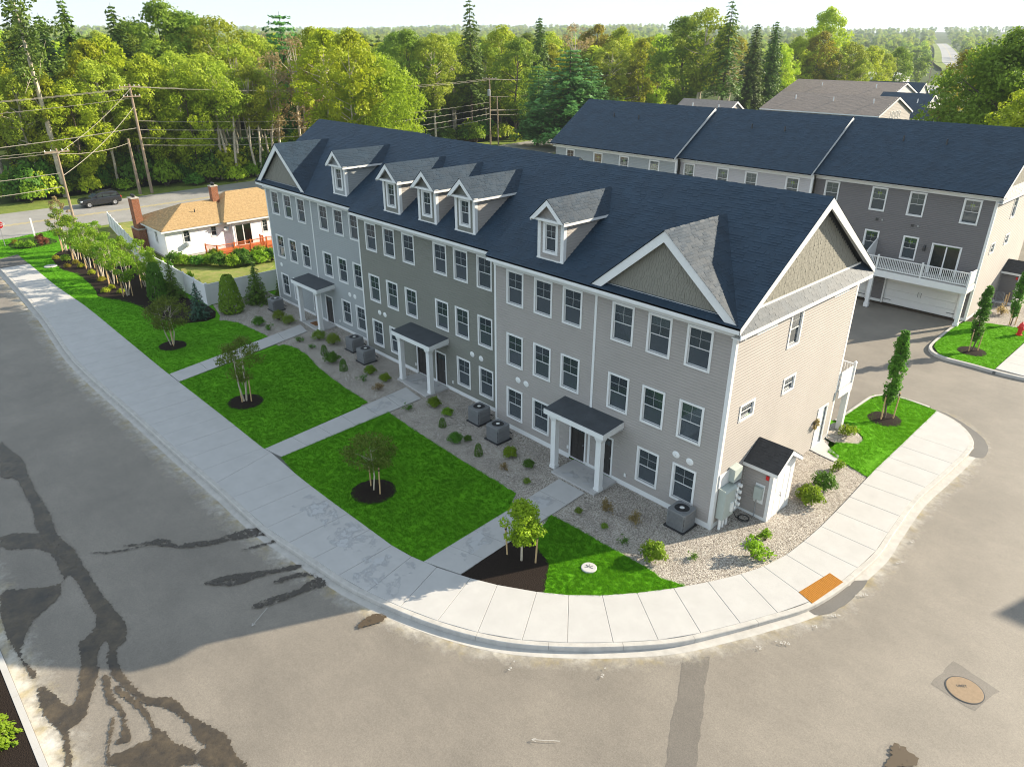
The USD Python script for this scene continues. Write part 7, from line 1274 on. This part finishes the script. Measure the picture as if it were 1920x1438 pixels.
    # far wood as one mass
    far = [tree('far_tree', rng, 15, 4.6, 1.5, lf, 'bark', 34, 26, 1.15, egg=.5, tr=.25, clump=.34, limbs=4) for lf in ('leaf_dark', 'leaf_olive', 'leaf_light', 'leaf_yellow')] + [conifer('far_spruce', rng, 17, 3.2, 2, 'needle', 14, 12, 1.2, tr=.2)]
    p = path_for('/World', 'far_forest'); pi = UsdGeom.PointInstancer.Define(stage, p); tg = []
    for i, q in enumerate(far):
        t = f'{p}/tree_{i}'; x = UsdGeom.Xform.Define(stage, t); x.GetPrim().GetReferences().AddInternalReference(q); tg.append(t)
    pi.CreatePrototypesRel().SetTargets(tg); pos, idx, sc = [], [], []
    for _ in range(60000):
        az = rng.uniform(-92, -2); u = rng.random(); d = 180 + 2900 * u ** 2.3; x, y = EYE[0] + d * math.sin(math.radians(az)), EYE[1] + d * math.cos(math.radians(az))
        if len(pos) > 11000: break
        cx = -82 - (y - 25) * .075 if y < 355 else -106 - (y - 355) * .342
        if abs(x - cx) < (15 if y < 300 else 13): continue
        if az > -36 and d < 330: continue
        if d < 250 and min((x - a) ** 2 + (y - b) ** 2 for a, b in pts) < 16: continue
        if az > -30 and rng.random() < .25 and d < 900: continue
        s = rng.uniform(.75, 1.2) * (1.0 if az < -36 else .8); pos.append((x, y, terrain(x, y) - .3)); idx.append(int(rng.choice(5, p=[.32, .26, .2, .1, .12]) if az < -34 else rng.choice(5, p=[.5, .25, .13, .04, .08]))); sc.append((s * 1.15, s * 1.15, s))
    n = len(pos); pi.CreatePositionsAttr(Vt.Vec3fArray.FromNumpy(np.array(pos, np.float32))); pi.CreateProtoIndicesAttr(Vt.IntArray.FromNumpy(np.array(idx, np.int32))); pi.CreateScalesAttr(Vt.Vec3fArray.FromNumpy(np.array(sc, np.float32))); a = rng.uniform(0, 3.14, n); pi.CreateOrientationsAttr(Vt.QuathArray([Gf.Quath(float(math.cos(t)), 0, 0, float(math.sin(t))) for t in a])); tag(p, kind='stuff')

def street_things():
    rng = np.random.default_rng(61)
    # white vinyl fence
    F_ = thing('vinyl_fence', 'white vinyl privacy fence around the garden of the white house', 'fence', (-40.3, -3.3, 0))
    def run(a, b, h):
        a, b = np.array(a, float), np.array(b, float); L = np.linalg.norm(b - a); n = max(1, round(L / 1.9)); d = (b - a) / L; M = frame(a[0], a[1], 0, d[0], d[1])
        for i in range(n):
            u0, u1 = L * i / n + .05, L * (i + 1) / n - .05; k = 10
            m = MB()
            for j in range(k): w = (u1 - u0) / k; m.box((u0 + j * w + .003, -.012, .06), (u0 + (j + 1) * w - .003, .012, h - .1), M)
            m.box((u0, -.03, .03), (u1, .03, .14), M); m.box((u0, -.03, h - .12), (u1, .03, h - .02), M); obj('fence_panel', m, 'white_vinyl', F_)
        for i in range(n + 1):
            u = L * i / n; m = MB(); m.box((u - .055, -.055, 0), (u + .055, .055, h + .04), M); m.hexa([(u - .07, -.07, h + .04), (u + .07, -.07, h + .04), (u + .07, .07, h + .04), (u - .07, .07, h + .04)], [(u - .01, -.01, h + .1), (u + .01, -.01, h + .1), (u + .01, .01, h + .1), (u - .01, .01, h + .1)], M); obj('fence_post', m, 'white_vinyl', F_)
    run((0, 0), (-12.3, .08), 1.62); run((-12.3, .08), (-31.5, 2.9), 1.5); run((0, .1), (-.1, 9.5), 1.62)
    # signs
    x, y = D['stop'][0]; S = thing('stop_sign', 'red octagonal stop sign on steel post at the left picture edge', 'sign', (x, y, 0)); m = MB(); m.box((-.025, -.025, -.1), (.025, .025, 2.35)); obj('post', m, 'metal_grey', S)
    M = frame(.03, 0, 2.05, .2, .98); th = np.arange(8) * math.pi / 4 + math.pi / 8; r_ = .38; m = MB(); o = [(r_ * math.cos(t), 0.0, r_ * math.sin(t)) for t in th]; m.add(o + [(a, .012, c) for a, _, c in o], [(0, i, i + 1) for i in range(1, 7)] + [(8, 8 + i + 1, 8 + i) for i in range(1, 7)] + [q for i in range(8) for q in ((i, (i + 1) % 8, 8 + (i + 1) % 8), (i, 8 + (i + 1) % 8, 8 + i))], M); plate = obj('sign_plate', m, 'white_trim', S)
    m = MB(); m.poly([(a * .93, .015, c * .93) for a, _, c in o], M); obj('sign_face', m, 'red_paint', S)
    v, f = meshkit.arrays(meshkit.text_mesh('STOP', .24, .003, True))[:2]; v = np.array(v); v[:, 0] -= v[:, 0].mean(); v[:, 1] -= .12; m = MB(); m.add(np.c_[v[:, 0], .017 + v[:, 2], v[:, 1]], f, M); obj('sign_lettering', m, 'white_trim', S)
    x, y = D['post'][0]; S = thing('marker_post', 'plain white square post at the road edge behind the bushes', 'post', (x, y, 0)); m = MB(); m.box((-.07, -.07, 0), (.07, .07, 1.75)); obj('post_shaft', m, 'white_vinyl', S); m = MB(); m.hexa([(-.09, -.09, 1.75), (.09, -.09, 1.75), (.09, .09, 1.75), (-.09, .09, 1.75)], [(-.02, -.02, 1.85), (.02, -.02, 1.85), (.02, .02, 1.85), (-.02, .02, 1.85)]); obj('post_cap', m, 'white_vinyl', S)
    # tactile pad
    q = np.array(D['tact']); P_ = thing('tactile_pad', 'orange tactile warning pad set in the sidewalk ramp', 'tactile pad', (*q.mean(0), .053)); loc = q - q.mean(0); m = MB(); m.prism([tuple(a) for a in loc], -.04, .01); obj('plate', m, 'tactile', P_); m = MB()
    for i in range(10):
        for j in range(26):
            u, w = (i + .5) / 10, (j + .5) / 26; c = (loc[0] * (1 - u) + loc[1] * u) * (1 - w) + (loc[3] * (1 - u) + loc[2] * u) * w; m.lathe([(.022, .01), (.016, .018), (0, .018)], 6, c=tuple(c))
    stuffpart(obj('domes', m, 'tactile', P_))
    # manhole cover, lids
    a, b, c = (np.array(k) for k in D['manhole']); r_ = .5; C_ = thing('manhole_cover', 'tan round manhole cover in a square asphalt repair', 'manhole cover', (*a, ROAD_Z + .012)); m = MB(); m.lathe([(.5, -.02), (.5, .006), (.49, .01), (0, .01)], 40); obj('lid', m, 'iron', C_); m = MB(); m.lathe([(.53, -.02), (.53, .004), (.5, .004)], 40); obj('rim', m, 'metal_dark', C_); m = MB(); v, f = meshkit.arrays(meshkit.text_mesh('UNIT', .09, .004, True))[:2]; m.add(v, f, T4(-.2, -.06, .01, .75)); obj('lettering', m, 'metal_dark', C_)
    x, y = D['lid'][0]; C_ = thing('concrete_lid', 'round pale concrete lid in the sunlit corner grass', 'access lid', (x, y, .03)); m = MB(); m.lathe([(.29, -.02), (.29, .05), (.27, .065), (0, .065)], 28); obj('lid', m, 'concrete', C_); m = MB()
    for k in range(5): t = .3 + k * .9; m.tube([(.03 * math.cos(t), .03 * math.sin(t), .07), (.16 * math.cos(t), .16 * math.sin(t), .07)], .012, 4)
    obj('handle', m, 'metal_dark', C_)
    x, y = D['lid2'][0]; C_ = thing('concrete_lid', 'white round lid in the grass beside the long mulch bed', 'access lid', (x, y, .03)); m = MB(); m.lathe([(.5, -.02), (.5, .05), (.47, .07), (0, .07)], 28); obj('lid', m, 'concrete', C_); m = MB(); m.box((-.1, -.02, .07), (.1, .02, .085)); obj('handle', m, 'metal_dark', C_)
    # doormat
    M_ = thing('doormat', 'brown doormat on the far porch slab', 'doormat', (-31.3, .4, .10)); m = MB(); m.box((-.4, -.25, 0), (.4, .25, .02)); obj('mat', m, 'doormat', M_)
    # hydrant
    x, y = D['hydrant'][0]; H = thing('fire_hydrant', 'red fire hydrant in grass at the right picture edge', 'hydrant', (x, y, .03), s=1.15); m = MB(); m.lathe([(.17, 0), (.17, .05), (.12, .06), (.12, .5), (.15, .51), (.15, .55), (.125, .58), (.1, .68), (.05, .74), (0, .75)], 18); obj('barrel', m, 'red_paint', H)
    for k in range(3): m = MB(); t = k * math.pi / 2 - .6; m.tube([(.1 * math.cos(t), .1 * math.sin(t), .4), (.22 * math.cos(t), .22 * math.sin(t), .4)], .06, 10); obj('nozzle_cap', m, 'red_paint', H)
    m = MB(); m.tube([(0, 0, .74), (0, 0, .8)], .03, 6); obj('nut', m, 'red_paint', H)
    # bollards and garden chair by the rear shed
    for i, (x, y) in enumerate(D['bolp']): S = thing('pipe_bollard', f'{["nearer", "farther"][i]} pale pipe bollard by the rear row shed', 'bollard', (x + .2, y, 0)); m = MB(); m.tube([(0, 0, -.1), (0, 0, .95)], .05, 10); m.lathe([(.05, .95), (.03, .99), (0, 1.0)], 10); obj('pipe', m, 'wood_pale', S)
    x, y = D['bike'][0]; S = thing('garden_chair', 'grey metal garden chair leaning against the rear row end wall', 'chair', (x + .45, y - .7, 0), rz=.4); m = MB(); m.tube([(-.28, -.25, 0), (-.28, -.2, .45), (-.26, .22, .45), (-.22, .34, 1.0), (0, .36, 1.1), (.22, .34, 1.0), (.26, .22, .45), (.28, -.2, .45), (.28, -.25, 0)], .018, 6); obj('frame', m, 'metal_grey', S); m = MB()
    for k in range(7): m.box((-.26, -.2 + k * .06, .44), (.26, -.16 + k * .06, .455))
    obj('seat', m, 'metal_grey', S); m = MB()
    for k in range(5): m.tube([(-.17 + .085 * k, .23, .47), (-.15 + .075 * k, .35, 1.05)], .01, 4)
    obj('backrest', m, 'metal_grey', S); m = MB(); m.tube([(-.26, .22, .45), (-.27, .35, 0)], .016, 6); obj('leg', m, 'metal_grey', S); m = MB(); m.tube([(.26, .22, .45), (.27, .35, 0)], .016, 6); obj('leg', m, 'metal_grey', S)
    car()
    poles()

def car():
    C_ = thing('car', 'black sport utility vehicle driving on the shaded main road', 'car', (-84.8, 2.5, -.11), rz=math.radians(-90))
    # length along x (front +x), width along y
    def loft(name, secs, mat, smooth=35):
        m = MB(); n = len(secs[0]); v = [p for s_ in secs for p in s_]; f = [(i * n + k, i * n + (k + 1) % n, (i + 1) * n + (k + 1) % n, (i + 1) * n + k) for i in range(len(secs) - 1) for k in range(n)]; m.add(v, f); m.poly(secs[0][::-1]); m.poly(secs[-1]); return obj(name, m, mat, C_, smooth=smooth)
    def sec(x, w, z0, z1, r_=.1): return [(x, -w + r_, z0), (x, w - r_, z0), (x, w, z0 + r_), (x, w, z1 - r_), (x, w - r_, z1), (x, -w + r_, z1), (x, -w, z1 - r_), (x, -w, z0 + r_)]
    loft('body', [sec(-2.2, .78, .42, .95), sec(-2.12, .86, .33, 1.02), sec(-1.3, .9, .28, 1.05), (sec(.9, .9, .28, 1.03)), sec(1.6, .88, .28, .98), sec(2.1, .82, .3, .9), sec(2.25, .7, .38, .78)], 'car_black')
    loft('cabin', [sec(-2.1, .74, 1.0, 1.12, .05), sec(-1.85, .73, 1.0, 1.5, .1), sec(-1.2, .74, 1.0, 1.6, .12), sec(-.1, .73, 1.0, 1.58, .12), sec(.35, .74, 1.0, 1.45, .1), sec(1.05, .78, 1.0, 1.06, .02)], 'car_black')
    for s_ in (-1, 1):
        for a, b in ((-1.75, -1.1), (-1.02, -.25), (-.17, .5)):
            m = MB(); y = s_ * .745; q = [(a, y, 1.08), (b, y, 1.08), (b - (.25 if b > .4 else 0), y - s_ * .015, 1.42), (a + .05, y - s_ * .015, 1.46)]; m.poly(q if s_ < 0 else q[::-1]); obj('side_window', m, 'car_glass', C_)
        for x in (-1.38, 1.42):
            m = MB(); th = np.arange(20) * math.pi / 10; y = s_ * .82; M = T4(x, y, .36) @ np.array([[1., 0, 0, 0], [0, 0, s_ * 1.0, 0], [0, 1, 0, 0], [0, 0, 0, 1]]); m.lathe([(.2, -.1), (.33, -.11), (.36, -.07), (.36, .08), (.33, .11), (.22, .11)], 20, M); w = obj('wheel', m, 'rubber', C_, smooth=40)
            m = MB(); m.lathe([(.22, .09), (.2, .11), (.05, .08), (0, .085)], 20, M)
            for k in range(5): t = k * 1.2566; m.hexa([(.04 * math.cos(t - .5), .04 * math.sin(t - .5), .085), (.2 * math.cos(t - .12), .2 * math.sin(t - .12), .09), (.2 * math.cos(t + .12), .2 * math.sin(t + .12), .09), (.04 * math.cos(t + .5), .04 * math.sin(t + .5), .085)], [(.04 * math.cos(t - .5), .04 * math.sin(t - .5), .105), (.2 * math.cos(t - .12), .2 * math.sin(t - .12), .115), (.2 * math.cos(t + .12), .2 * math.sin(t + .12), .115), (.04 * math.cos(t + .5), .04 * math.sin(t + .5), .105)], M)
            obj('rim', m, 'alloy', w)
        m = MB(); m.hexa([(2.08, s_ * .62, .72), (2.27, s_ * .6, .7), (2.2, s_ * .8, .7), (2.05, s_ * .85, .72)][::s_], [(2.05, s_ * .62, .86), (2.2, s_ * .6, .84), (2.14, s_ * .8, .84), (2.0, s_ * .85, .86)][::s_]); obj('headlight', m, 'lamp_clear', C_)
        m = MB(); m.box((-2.2, s_ * .6, .8), (-2.1, s_ * .84, 1.0)); obj('tail_light', m, 'red_paint', C_); m = MB(); m.box((.35, s_ * .9, 1.02), (.5, s_ * 1.05, 1.15)); obj('wing_mirror', m, 'car_black', C_)
    m = MB(); m.poly([(1.02, -.7, 1.08), (1.02, .7, 1.08), (.4, .64, 1.44), (.4, -.64, 1.44)]); obj('windscreen', m, 'car_glass', C_); m = MB(); m.box((2.2, -.5, .5), (2.27, .5, .68)); obj('grille', m, 'plastic_black', C_)
    for s_ in (-1, 1): m = MB(); m.tube([(-1.7, s_ * .6, 1.62), (-.2, s_ * .6, 1.64)], .02, 5); obj('roof_rail', m, 'metal_dark', C_)

def poles():
    P_ = {}
    def pole(key, lab, x, y, top, r_=.15, arms=(), trans=False, z=0):
        S = thing('utility_pole', lab, 'utility pole', (x, y, z)); m = MB(); t = np.array(top, float) - [x, y, z]; m.tube([(0, 0, -.3), tuple(t * .5), tuple(t)], [r_, r_ * .85, r_ * .7], 9); obj('shaft', m, 'wood_pole', S); P_[key] = np.array(top, float)
        for zz, L, ang in arms:
            m = MB(); c = t * (zz / t[2]); d = np.array([math.cos(ang), math.sin(ang), 0]); M = frame(c[0], c[1], zz, d[0], d[1]); m.box((-L, .1, -.06), (L, .2, .06), M); obj('crossarm', m, 'wood_pole', S)
            for k in (-.92, -.45, .45, .92): m = MB(); q = c + d * L * k; m.lathe([(.03, zz + .06), (.06, zz + .1), (.03, zz + .16), (.05, zz + .2), (0, zz + .25)], 8, c=(q[0], q[1])); obj('insulator', m, 'lamp_clear', S)
        if trans: m = MB(); c = t * .78; m.lathe([(.28, c[2] - .6), (.3, c[2] - .5), (.3, c[2] + .45), (.2, c[2] + .55), (0, c[2] + .6)], 14, c=(c[0] + .25, c[1] - .4)); obj('transformer', m, 'metal_grey', S)
    pole('a', 'leaning utility pole at the near road edge beside the street corner', -72.6, -3.4, (-72.6, -3.4, 8.0), .14, [(7.7, 1.1, 1.57)])
    pole('b', 'short utility pole on the far verge, right of the black car', -89.0, 8.4, (-89.0, 8.3, 6.6), .2); pole('c', 'tall utility pole with crossarm on the far verge', -88.6, 9.7, (-88.6, 9.6, 12.8), .19, [(12.5, 1.2, 1.57), (11.4, 1.0, 1.57)])
    pole('d', 'tall utility pole with grey transformer behind the main roof', -95.1, 73.7, (-95.1, 73.6, 11.5), .16, [(11.3, 1.3, .9)], True); pole('e', 'shorter utility pole beside the transformer pole', -93.3, 74.1, (-93.4, 73.9, 8.4), .15)
    pole('f', 'utility pole with double crossarm above the left rear roof', -101, 127, (-101, 127, 11.5), .16, [(11.2, 1.3, .6), (9.6, 1.3, .6)]); pole('g', 'utility pole with crossarm behind the rear roof, right of the first', -99, 168, (-99, 168, 11.5), .17, [(11.2, 1.4, .6), (10.2, 1.2, .6)])
    pole('h', 'utility pole with paired crossarms before the olive tree', -86, 180, (-86, 180, 12.5), .2, [(12.2, 1.6, .4), (11.0, 1.4, .4)])
    for i in range(7): y = 255 + i * 45; pole(f'r{i}', f'{nth(i)} utility pole along the distant straight road', -92 - (y - 250) * .1, y, (-92 - (y - 250) * .1, y, 11), .15, [(10.6, 1.2, .1)], z=0)
    P_['L'] = np.array([-72.0, -34.0, 9.5]); P_['L2'] = np.array([-89, -40.0, 12.0])
    def wire(a, b, dz, off, sag, r_, lab, i):
        A, B = P_[a] + [0, 0, -dz] + np.array([off, 0, 0]), P_[b] + [0, 0, -dz] + np.array([off, 0, 0]); t = np.linspace(0, 1, 15)[:, None]; p = A + (B - A) * t; p[:, 2] -= (sag * 4 * t * (1 - t))[:, 0]
        m = MB(); m.tube(p, r_ * .72, 5); tag(obj('power_line', m, 'wire'), lab, 'cable', 'overhead lines')
    n = 0
    for a, b, lab, rows in (('L', 'a', 'between the left picture edge and the leaning pole', [(.3, -.8, .6, .03), (.3, .8, .7, .03), (2.3, 0, .8, .045), (3.6, 0, .9, .05)]), ('L2', 'c', 'from the left edge to the tall verge pole', [(.5, -.7, .8, .03), (.5, .7, .8, .03), (1.6, 0, .9, .03), (5.0, 0, 1.0, .06)]), ('a', 'c', 'crossing the main road to the tall verge pole', [(.4, .5, .4, .03), (2.6, 0, .5, .04)]), ('a', 'b', 'from the leaning pole to the short verge pole', [(.5, 0, .4, .035)]), ('c', 'd', 'along the wood to the transformer pole', [(.3, -.9, 1.0, .03), (.3, .9, 1.1, .03), (4.2, 0, 1.2, .035), (5.2, 0, 1.3, .045), (6.2, 0, 1.4, .06), (7.0, .4, 1.4, .05)]), ('d', 'f', 'behind the big pine to the left rear roof', [(.3, -.9, .6, .03), (.3, .9, .6, .03), (3.2, 0, .7, .04), (5.6, 0, .8, .09), (6.4, 0, .8, .05)]), ('f', 'g', 'above the left rear roof', [(.3, -.9, .6, .035), (.3, .9, .6, .035), (2.0, 0, .7, .04), (3.6, 0, .8, .06)]), ('g', 'h', 'above the middle rear roof', [(.3, -1.0, .3, .04), (.3, 1.0, .4, .04), (1.5, 0, .4, .04), (4.5, 0, .6, .06)])):
        for i, (dz, off, sag, r_) in enumerate(rows): wire(a, b, dz, off, sag, r_, f'{nth(i)} highest overhead line {lab}', i)

# ---------------------------------------------------------------- build
main_row()
rear_row()
ground()
lean_to(0.02, 2.02, '', 'small taupe utility shed with dark gable roof and white doors on the end wall', 'siding_taupe', True)
lean_to(-1.08, 39.6, '', 'grey utility shed against the end wall of the rear row', 'siding_charcoal', False)
utility_meters()
ac = ac_unit()
for (x, y), lab in zip(D['ac'], ['beside the sunlit corner of the row', 'nearer the near porch, by the light section edge', 'by the olive wall edge, left of its neighbour', 'left of the middle porch, nearer the walk', 'at the olive section left edge', 'by the far corner under the blue-grey wall']):
    put('air_conditioner', f'grey condenser unit {lab}', 'air conditioner', x, y, ac, (1.0, 1.0, .92), 'condenser units', 0, .01)
bungalow()
simple_house('gabled_building', 'long brown-roofed building with pinkish gable nearest behind the rear row', -63.5, -41.5, 115.5, 130, 6.0, 8.6, 'siding_taupe', 'shingle_grey_brown', vents=3, windows=[('r', 5.2, 5.0, .8, 1.3), ('r', 6.4, 5.0, .8, 1.3), ('r', 7.6, 5.0, .8, 1.3), ('r', 8.8, 5.0, .8, 1.3)])
simple_house('gabled_building', 'second brown-roofed building behind the pinkish gable', -76, -52, 146, 162, 6.9, 9.5, 'siding_pale_grey', 'shingle_grey_brown', vents=2)
simple_house('gabled_building', 'dark-roofed grey house with skylight right of the brown roofs', -52, -42.5, 137, 150, 4.2, 8.2, 'siding_pale_grey', 'shingle', vents=2, windows=[('f', 7.6, 1.8, 1.0, 1.5)])
simple_house('gabled_building', 'small grey wing beside the dark-roofed house', -41.5, -36.5, 134, 141, 4.4, 6.0, 'siding_pale_grey', 'shingle', vents=0, windows=[('f', 1.6, 1.2, 1.8, 2.2)])
simple_house('gabled_building', 'low navy-roofed house behind the brown roofs', -72, -58, 177, 188, 4.5, 8.4, 'siding_pale_grey', 'shingle', vents=2)
simple_house('commercial_building', 'white flat commercial building beside the distant road', -117, -104, 285, 300, 6.0, 6.6, 'siding_white', 'siding_white', 'building', vents=0, windows=[('r', 3, 2, 2, 2), ('r', 8, 2, 2, 2)])
simple_house('gabled_building', 'low tan-roofed building partly hidden behind the rear roofs', -75, -63.8, 101, 112, 4.4, 7.5, 'siding_taupe', 'shingle_grey_brown', vents=2)
simple_house('townhouse_row', 'grey townhouse row across the right-hand street', 21.6, 34, 24, 34, 8.4, 12.1, 'siding_pale_grey', 'shingle', 'townhouses', vents=2, windows=[('f', 2, 6.4, 1.1, 1.7), ('f', 5, 6.4, 1.1, 1.7), ('f', 8, 6.4, 1.1, 1.7)])
street_things()
garden()
turf()
forest()

# ---------------------------------------------------------------- air
mk('haze', {'v': ('principled_volume', {'color': (0.72, 0.82, 0.92), 'density': 0.00013, 'anisotropy': 0.1})}, [], surface=None, volume='v.volume')
h = MB(); h.box((-5900, -5900, -90), (5900, 5900, 100)); tag(obj('haze', h, 'haze'), kind='stuff')
